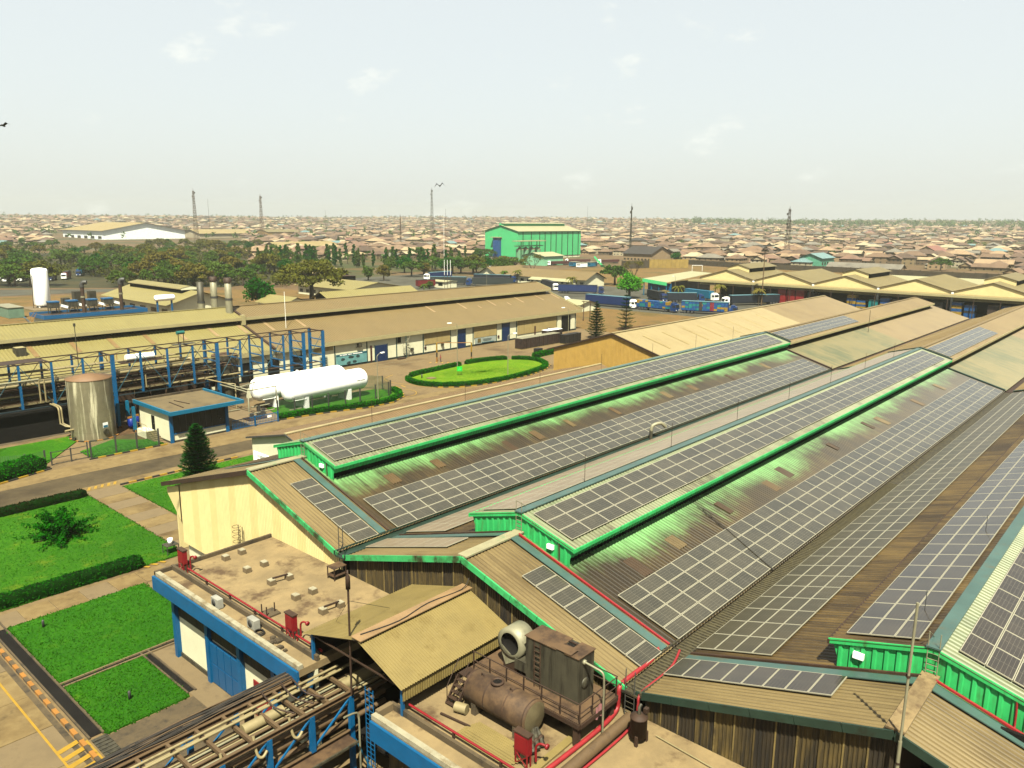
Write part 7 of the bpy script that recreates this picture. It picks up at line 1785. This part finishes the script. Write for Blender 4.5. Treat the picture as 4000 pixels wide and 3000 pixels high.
sheet('scrub_ground', [uv_ground(1150, 1072), uv_ground(1480, 1066), uv_ground(1900, 1058), uv_ground(1960, 1000), uv_ground(1960, 960), uv_ground(1150, 960)], 0.022, ground('scrub_green', C(100,104,44), C(74,88,34), C(132,106,58), .03, .4))
# thinner planting between the wood and the grain store
rq = random.Random(8); MP = []
while len(MP) < 36:
    x, y = uv_ground(rq.uniform(1050, 1960), rq.uniform(962, 1062))
    if 225 < x < 265 and 328 < y < 382 or math.hypot(x, y) < 430 or any(math.hypot(x-a, y-c) < 12 for a, c in MP): continue
    MP.append((x, y))
rk_ = ranks(MP, 15)
for i, (x, y) in enumerate(MP):
    q = rq.random(); kk = 0 if q < .4 else (1 if q < .65 else (2 if q < .85 else 3))
    put_tree((RO[0], UM[2], COLT[0], PALMG)[kk], x, y, '%s between wood and grain store, %s from left, %s rank' % (('round green tree', 'spreading tree', 'slim columnar tree', 'palm')[kk], ordn(rk_[i][0]), ordn(rk_[i][1])), s=rq.uniform(.7, 1.1), group='trees between the wood and the grain store')
for i, (u, v) in enumerate(((1655, 1072), (1700, 1062), (1745, 1070), (1800, 1066), (1850, 1072), (1905, 1064), (1955, 1070), (2010, 1062), (1580, 1066), (1520, 1070))):
    x, y = uv_ground(u, v); put_tree((RO[0], UM[2], RO[1])[i % 3], x, y, '%s full-crowned tree from the left in front of the grain store' % ordn(sorted((1655,1700,1745,1800,1850,1905,1955,2010,1580,1520)).index(u)+1), s=rq.uniform(.85, 1.1), group='trees in front of the grain store')
# the dense wood at the left
rw = random.Random(5)
k = 0
spots = []
while len(spots) < 130:
    u = rw.uniform(-60, 1120); v = rw.uniform(968, 1118)
    if v > 1085 and 90 < u < 420: continue
    if v > 1040 and u < 360 and rw.random() < .6: continue
    if u < 700 and v > 1105: continue
    if u > 900 and v > 1080: continue
    x, y = uv_ground(u, v)
    if any(math.hypot(x-a, y-b_) < (5.5 if math.hypot(x, y) < 480 else 7) for a, b_, _ in spots): continue
    spots.append((x, y, u))
spots += [(*uv_ground(20+rw.random()*110, 1112+rw.random()*8), 0) for _ in range(3)]
rk_ = ranks(spots, 22)
for i, (x, y, u) in enumerate(spots):
    q = rw.random(); kk = 0 if q < .62 else (1 if q < .92 else 2); p_ = (UM[i % 3], RO[i % 3], PALMG)[kk]
    put_tree(p_, x, y, '%s in the olive wood, %s from left, %s rank' % (('umbrella-crowned tree', 'round-crowned tree', 'feathery palm')[kk], ordn(rk_[i][0]), ordn(rk_[i][1])), s=rw.uniform(.75, 1.2), group='trees of the dense wood')
for i, (u, v, s) in enumerate(((160, 1118, 1.1), (120, 1120, .8), (620, 1120, 1.0), (760, 1118, 1.0), (480, 1122, .9), (860, 1110, 1.1), (905, 1075, 1.0), (1000, 1090, .9), (950, 1115, .9), (560, 1105, 1.0), (690, 1104, 1.0))):
    x, y = uv_ground(u, v); put_tree(UM[i % 3], x, y, names[i % 10]+' umbrella tree from the left along the near edge of the wood' if i < 10 else 'last umbrella tree along the near edge of the wood', s=s, group='trees along the near edge of the wood')
sheet('wood_floor', [uv_ground(-80, 1126), uv_ground(480, 1124), uv_ground(900, 1122), uv_ground(1150, 1075), uv_ground(1150, 965), uv_ground(-80, 965)], 0.024, ground('scrub_floor', C(70,74,28), C(52,58,20), C(92,82,36), .05, .5))
ug = MB()
for _ in range(800):
    u = rw.uniform(-60, 1150); v = rw.uniform(962, 1122)
    if v > 1085 and 60 < u < 430: continue
    x, y = uv_ground(u, v); clump(ug, (x, y, rw.uniform(1.0, 4.2)), rw.uniform(1.8, 3.6), 26, .7, .7)
ug_o = ug.build('undergrowth', leafm('leaf_scrub', C(88,100,34,.48), C(60,80,26,.48), C(104,96,38,.48))); struct(ug_o, 'stuff'); tag(ug_o, 'scrubby undergrowth filling the olive wood', 'undergrowth')
sheet('wood_track', [uv_ground(-60, 1160), uv_ground(420, 1140), uv_ground(700, 1150), uv_ground(700, 1128), uv_ground(-60, 1132)], 0.03, ASPHG)
# ---------------------------------------------------------------- the town
RCOL = [('rust brown', C(158,124,92)), ('dark rust', C(120,92,70)), ('dusty tan', C(192,160,122)), ('pale sandy', C(204,178,136)), ('brown', C(140,110,82)), ('grey', C(146,138,122)), ('reddish', C(152,116,92)), ('rust brown', C(164,132,102)), ('dark rust', C(104,80,60)), ('pale', C(212,194,156))]
RM = [mat('town_roof_%d' % i, dk(c, 1.3), .75, 0, .16, .25, dirt=(dk(c, .62), .12, .5, .75)) for i, (n_, c) in enumerate(RCOL)]
RM += [mat('town_roof_pink', C(184,124,106), .7), mat('town_roof_teal', C(150,190,190), .6), mat('town_roof_black', C(70,62,56), .7)]
RCOL += [('pink', None), ('teal', None), ('charcoal', None)]
WMT = [mat('town_wall_%d' % i, dk(c, 1.3), .85, 0, .12, .3, dirt=(dk(c, .6), .3, .55, .85)) for i, c in enumerate((C(190,160,118), C(150,124,90), C(222,206,170), C(170,146,104), C(120,98,70)))]
def house_geo(kind, w, d, h, rh, o=.8):
    wl = MB(); wl.box(-w/2, w/2, -d/2, d/2, -3, h)
    rf = MB(); W_, D_ = w/2+o, d/2+o
    if kind == 'hip':
        g = max(0.3, W_-D_)
        v = [(-W_,-D_,h-.25), (W_,-D_,h-.25), (W_,D_,h-.25), (-W_,D_,h-.25), (-g,0,h+rh), (g,0,h+rh)]
        rf.faces(v, [(0,1,5,4), (1,2,5), (2,3,4,5), (3,0,4), (3,2,1,0)])
    else:
        v = [(-W_,-D_,h-.25), (W_,-D_,h-.25), (W_,D_,h-.25), (-W_,D_,h-.25), (-W_,0,h+rh), (W_,0,h+rh)]
        rf.faces(v, [(0,1,5,4), (2,3,4,5), (3,2,1,0)])
        wl.poly([(-w/2,-d/2,h), (-w/2,d/2,h), (-w/2,0,h+rh*.85)]); wl.poly([(w/2,-d/2,h), (w/2,d/2,h), (w/2,0,h+rh*.85)])
    win = MB()
    nst = 2 if h > 5 else 1
    for st_ in range(nst):
        z = 1.1+st_*3.0
        for i in range(4):
            x = -w/2+w*(i+.5)/4
            for s in (-1, 1): win.box(x-.6, x+.6, s*(d/2+.02)-.03, s*(d/2+.02)+.03, z, z+1.3)
        for i in range(3):
            y = -d/2+d*(i+.5)/3
            for s in (-1, 1): win.box(s*(w/2+.02)-.03, s*(w/2+.02)+.03, y-.6, y+.6, z, z+1.3)
    return wl, rf, win
HT = [('hip', 16, 12, 3.4, 3.0), ('hip', 20, 13, 6.4, 3.2), ('gable', 18, 11, 3.4, 2.8), ('hip', 13, 11, 3.3, 2.8), ('gable', 24, 11, 3.6, 2.6), ('gable', 15, 10, 6.2, 2.4), ('hip', 22, 16, 6.6, 3.6)]
HG = [house_geo(*h) for h in HT]
def mesh_of(b, nm, m_):
    me = bpy.data.meshes.new(nm); me.from_pydata([tuple(v) for v in b.v], [], b.f); me.materials.append(m_); me.update(); return me
cache = {}
def hm(i, r, w):
    key = (i, r, w)
    if key not in cache: cache[key] = (mesh_of(HG[i][0], 'wall', WMT[w]), mesh_of(HG[i][1], 'roof', RM[r]))
    return cache[key]
WINM = [None]*len(HG)
def winmeshes(i):
    if WINM[i] is None:
        b = HG[i][2]; n = len(b.v)//8; out = []
        for k in range(n):
            c = MB(); c.v = b.v[k*8:(k+1)*8]; c.f = [tuple(j-k*8 for j in f) for f in b.f[k*6:(k+1)*6]]; out.append(mesh_of(c, 'window', GLASSD))
        WINM[i] = out
    return WINM[i]
rh_ = random.Random(21)
def blocked(x, y):
    if x < 560 and -60 < y < 345 and x > -50: return True
    if 320 < x < 640 and 330 < y < 505: return True
    if x < 420 and y < 520: return True
    u, v = proj((x, y, hz(x, y)))
    if u < 1000 and v > 962: return True
    if 190 < u < 960 and 905 < v < 962: return True
    return False
H = []
grid = {}
for it in range(52000):
    th = YAW+R(rh_.uniform(-37.5, 38.5)); r = 545+(3700-545)*rh_.random()**.82
    x, y = r*math.cos(th), r*math.sin(th)
    if blocked(x, y): continue
    sp = 11.5+r*.0065
    gk = (int(x//40), int(y//40)); ok = True
    for a in (-1, 0, 1):
        for c in (-1, 0, 1):
            for (qx, qy) in grid.get((gk[0]+a, gk[1]+c), ()):
                if (qx-x)**2+(qy-y)**2 < sp*sp: ok = False; break
            if not ok: break
        if not ok: break
    if not ok: continue
    # leave gaps for trees and lanes
    if noise.noise(Vector((x*.006, y*.006, 9.1))) > .36: continue
    grid.setdefault(gk, []).append((x, y)); H.append((r, x, y))
H.sort()
def pick():
    q = rh_.random()
    return rh_.randrange(10) if q < .98 else 10+rh_.randrange(3)
ORD = ['nearest', 'second', 'third', 'fourth', 'fifth', 'sixth', 'seventh', 'eighth', 'ninth', 'tenth', 'eleventh', 'twelfth']
near = H[:300]
far = H[300:]
rowsz = 25
for rr in range(0, 300, rowsz):
    row = sorted(near[rr:rr+rowsz], key=lambda q: proj((q[1], q[2], 0))[0])
    for k, (r, x, y) in enumerate(row):
        i = rh_.randrange(len(HT)); rc = pick(); wc = rh_.randrange(5); sc = rh_.uniform(.72, 1.0)
        t = thing('town_house', '%s-roofed town house, %s from the left in the %s rank of houses' % (RCOL[rc][0], ordn(k+1), ordn(rr//rowsz+1)), 'house', (0,0,0), 'houses of the town')
        t.location = (x, y, hz(x, y)); t.rotation_euler = (0, 0, rh_.choice((0, 1.57))+rh_.gauss(0, .12)+.1); t.scale = (sc, sc, sc*rh_.uniform(.9, 1.15))
        wm_, rm_ = hm(i, rc, wc)
        for nm, me in (('wall', wm_), ('roof', rm_)):
            o = bpy.data.objects.new(nm, me); COL.objects.link(o); o.parent = t
        if r < 900:
            cdir = Vector((-x, -y)).normalized()
            for me in winmeshes(i):
                c = sum((v.co for v in me.vertices), Vector())/8
                rz = t.rotation_euler.z; n2 = Vector((c.x, c.y)) ; HTk = HT[i]
                out = Vector((1 if c.x > 0 else -1, 0)) if abs(abs(c.x)-HTk[1]/2) < .1 else Vector((0, 1 if c.y > 0 else -1))
                out = Vector((out.x*math.cos(rz)-out.y*math.sin(rz), out.x*math.sin(rz)+out.y*math.cos(rz)))
                if out.dot(cdir) < .15: continue
                o = bpy.data.objects.new('window', me); COL.objects.link(o); o.parent = t
# everything further off reads as one mass of roofs
fw_ = [MB() for _ in WMT]; fr_ = [MB() for _ in RM]
for (r, x, y) in far:
    i = rh_.randrange(len(HT)); rc = pick(); wc = rh_.randrange(5); a = rh_.choice((0, 1.57))+rh_.gauss(0, .15); sc = rh_.uniform(.7, 1.0); ca, sa = math.cos(a)*sc, math.sin(a)*sc; z0 = hz(x, y)
    tf = lambda v: (x+v[0]*ca-v[1]*sa, y+v[0]*sa+v[1]*ca, z0+v[2]*sc)
    wl, rf, _w = HG[i]
    fw_[wc].faces([tf(v) for v in wl.v], wl.f); fr_[rc].faces([tf(v) for v in rf.v], rf.f)
    if r < 1500:
        fw_[4].faces([tf((v[0], v[1], v[2])) for v in _w.v], _w.f)
allb = MB(); mats_ = WMT+RM
for k, b in enumerate(fw_+fr_): allb.faces(b.v, b.f, k)
far_o = allb.build('distant_town', mats_)
struct(far_o, 'stuff'); tag(far_o, 'mass of far-off houses running up to the hazy horizon', 'town')
# a few large landmarks of the town
gabled('big_white_shed', 'large white factory shed with pale roof above the wood', 'shed', 456, 575, 1178, 1330, 15, 26, 'y', mat('shed_white', C(226,232,228,.8), .7), FARR, 3, 6, None, (3, 7))
gabled('flat_shed', 'row of low pale sheds right of the white factory shed', 'shed', 600, 690, 1180, 1240, 10, 16, 'x', WMT[2], FARR, 2, 8)
gabled('yellow_hall', 'ochre hall beside the low pale sheds', 'hall', 700, 760, 1150, 1190, 12, 16, 'x', mat('ochre_wall', C(222,176,100), .8), FARO, 1, 6)
gabled('school_block', 'long school roof of dusty yellow above the trees', 'school', 430, 500, 690, 715, 6, 10, 'x', WMT[2], FARR, 1.5, 10)
gabled('charcoal_house', 'big charcoal-roofed house beyond the sports field', 'house', 560, 592, 345, 372, 6.5, 12, 'y', WMT[0], RM[12], 1.2, 8)
gabled('teal_house', 'mint house with teal roof behind the dark wall', 'house', 560, 584, 206, 222, 8, 11, 'x', mat('wall_mint', C(120,220,180), .7), RM[11], 1, 5, None, (3, 5))
gabled('long_grey_roof', 'long low grey-roofed house just behind the dark wall', 'house', 545, 556, 150, 196, 3.6, 6.2, 'y', WMT[0], RM[5], 1, 6)
gabled('pink_roof_house', 'wide pink-roofed house at the right', 'house', 840, 880, 200, 218, 6, 11, 'x', WMT[0], RM[10], 1, 6)
# town trees
rt = random.Random(3)
TT = []
while len(TT) < 68:
    th = YAW+R(rt.uniform(-35, 36)); r = 560+1100*rt.random()**1.2
    x, y = r*math.cos(th), r*math.sin(th)
    if blocked(x, y): continue
    u = proj((x, y, 0))[0]
    if rt.random() < .45 and u > 1900: continue
    TT.append((x, y))
rk_ = ranks(TT, 20)
for i, (x, y) in enumerate(TT):
    q = rt.random(); kk = 0 if q < .45 else (1 if q < .6 else (2 if q < .8 else 3))
    put_tree((RO[0], UM[2], PALMG, RO[1])[kk], x, y, '%s among town houses, %s from left, %s rank of trees' % (('round green tree', 'spreading tree', 'palm', 'dark round tree')[kk], ordn(rk_[i][0]), ordn(rk_[i][1])), s=rt.uniform(.6, 1.05), group='trees among the houses')
fb = MB()
for k in range(900):
    th = YAW+R(rt.uniform(-37, 38)); r = 1200+2900*rt.random()
    if noise.noise(Vector((r*math.cos(th)*.0016, r*math.sin(th)*.0016, 4.2))) < (-.05 if r < 2600 else -.3): continue
    x, y = r*math.cos(th), r*math.sin(th); z = hz(x, y); s = rt.uniform(3, 6.5)
    for _ in range(26):
        d = Vector((rt.gauss(0,1), rt.gauss(0,1), rt.gauss(0,1))).normalized()*s*(rt.random()**.4)
        leafq(fb, (x+d.x, y+d.y, z+4+s*.7+d.z*.8), 1.7)
for k in range(300):   # wooded ridge along the right horizon
    th = YAW+R(rt.uniform(-37, -12)); r = 2500+900*rt.random(); x, y = r*math.cos(th), r*math.sin(th); z = hz(x, y); s = rt.uniform(7, 13)
    for _ in range(24):
        d = Vector((rt.gauss(0,1), rt.gauss(0,1), rt.gauss(0,1))).normalized()*s*(rt.random()**.4)
        leafq(fb, (x+d.x, y+d.y, z+6+s*.6+d.z*.7), 3.0)
fo = fb.build('distant_trees', LF_MID); struct(fo, 'stuff'); tag(fo, 'far-off trees scattered over the hazy town', 'trees')
# ---------------------------------------------------------------- lattice masts
def lattice(u, vtop, r, label, w=3.0, dishes=0, thin=False, m_=STEELB):
    d = _fw + _r*((u-2000)/F_PX) + _u*((1500-vtop)/F_PX); hl = math.hypot(d.x, d.y); x, y = d.x/hl*r, d.y/hl*r; zt = CAM_H+d.z/hl*r; z0 = hz(x, y); h = zt-z0
    t = thing('lattice_mast', label, 'mast', (x, y, z0))
    if thin:
        MB().tube([(x,y,z0), (x,y,zt)], [r*.00022, r*.00012], 5).build('pole', m_, t); return
    n = max(6, int(h/6)); b = MB(); bw = .10+r*.00010
    for k in range(n):
        f0, f1 = k/n, (k+1)/n; w0 = w*(1-.72*f0)/2; w1 = w*(1-.72*f1)/2; a0, a1 = z0+h*f0, z0+h*f1
        c0 = [(x+sx*w0, y+sy*w0, a0) for sx, sy in ((-1,-1),(1,-1),(1,1),(-1,1))]; c1 = [(x+sx*w1, y+sy*w1, a1) for sx, sy in ((-1,-1),(1,-1),(1,1),(-1,1))]
        for j in range(4):
            b.bar(c0[j], c1[j], bw*1.4); b.bar(c0[j], c1[(j+1)%4], bw*.7); b.bar(c0[(j+1)%4], c1[j], bw*.7); b.bar(c1[j], c1[(j+1)%4], bw*.7)
    b.build('lattice', m_, t)
    MB().tube([(x,y,zt), (x,y,zt+h*.05)], bw*.8, 5).build('spike', m_, t)
    for k in range(dishes):
        z = zt-h*(.02+.07*k); a = k*1.9
        MB().box(x+math.cos(a)*w*.4-.5, x+math.cos(a)*w*.4+.5, y+math.sin(a)*w*.4-.5, y+math.sin(a)*w*.4+.5, z-2.2, z).build('antenna', GREYST, t)
lattice(3086, 815, 819, 'dark lattice telecom mast at the right', 4.6, 8)
lattice(754, 745, 1150, 'red and white lattice mast at the far left', 5.0, 3, m_=RUST)
lattice(1016, 765, 1300, 'slender lattice mast left of centre', 5.5, 2, m_=RUST)
lattice(1686, 740, 1500, 'tall faint mast right of the bird', 5.0, 2, m_=GREYST)
lattice(2468, 805, 705, 'pale guyed mast right of the green grain store', 1.6, 2, m_=GREYST)
lattice(1246, 1080, 300, 'thin rod', thin=True) if False else None
lattice(1563, 842, 1000, 'thin red mast in the town centre', 1.6, 0, m_=RUST)
lattice(1740, 815, 640, 'three slim masts in front of the grain store, tallest one', thin=True, m_=RUST)
lattice(1733, 848, 640, 'three slim masts in front of the grain store, left one', thin=True, m_=WPAINT)
lattice(811, 778, 1600, 'very faint thin mast at the far left', thin=True)
lattice(1270, 820, 2000, 'very faint thin mast above the distant roofs', thin=True)
lattice(2296, 805, 1800, 'very faint thin mast above the green store', thin=True)
# ---------------------------------------------------------------- birds
def bird(u, v, dist, label, s, flap, bank):
    d = (_fw + _r*((u-2000)/F_PX) + _u*((1500-v)/F_PX)).normalized(); c = Vector((0,0,CAM_H))+d*dist
    t = thing('bird', label, 'bird', tuple(c)); f = _r; up = Vector((0,0,1)); side = f.cross(up).normalized()
    ax = _r*math.cos(bank)+up*math.sin(bank); nn = up*math.cos(bank)-_r*math.sin(bank)
    MB().tube([c-_fw*.22*s, c-_fw*.08*s, c+_fw*.1*s, c+_fw*.3*s], [.02*s, .07*s, .08*s, .015*s], 8).build('body', BLACK, t)
    for sg in (-1, 1):
        p0 = c+ax*sg*.05*s; p1 = c+ax*sg*.32*s+nn*flap*.3*s; p2 = c+ax*sg*.62*s-nn*.12*s*(1 if flap > 0 else -1)
        b = MB(); th = nn*.02*s
        for o_ in (th, -th): b.poly([p0-_fw*.1*s+o_, p1-_fw*.14*s+o_, p2+o_, p1+_fw*.12*s+o_, p0+_fw*.1*s+o_])
        b.build('wing', BLACK, t)
bird(1718, 726, 45, 'black bird with bent wings flying above the town', .5, .9, 0.1)
bird(12, 490, 60, 'black bird gliding at the left edge of the sky', .8, .35, .25)
# ---------------------------------------------------------------- haze
hzb = MB().box(-900, 4300, -2600, 4300, -30, 118).build('haze', mat('dummy', (1,1,1)))
hm_ = bpy.data.materials.new('haze_volume'); hm_.use_nodes = True; nt = hm_.node_tree; nt.nodes.clear()
ou = nt.nodes.new('ShaderNodeOutputMaterial'); pv_ = nt.nodes.new('ShaderNodeVolumePrincipled'); pv_.inputs['Color'].default_value = (.86, .90, .84, 1); pv_.inputs['Density'].default_value = 0.00014; pv_.inputs['Anisotropy'].default_value = 0.6
nt.links.new(pv_.outputs[0], ou.inputs['Volume'])
hzb.data.materials.clear(); hzb.data.materials.append(hm_); struct(hzb, 'stuff')
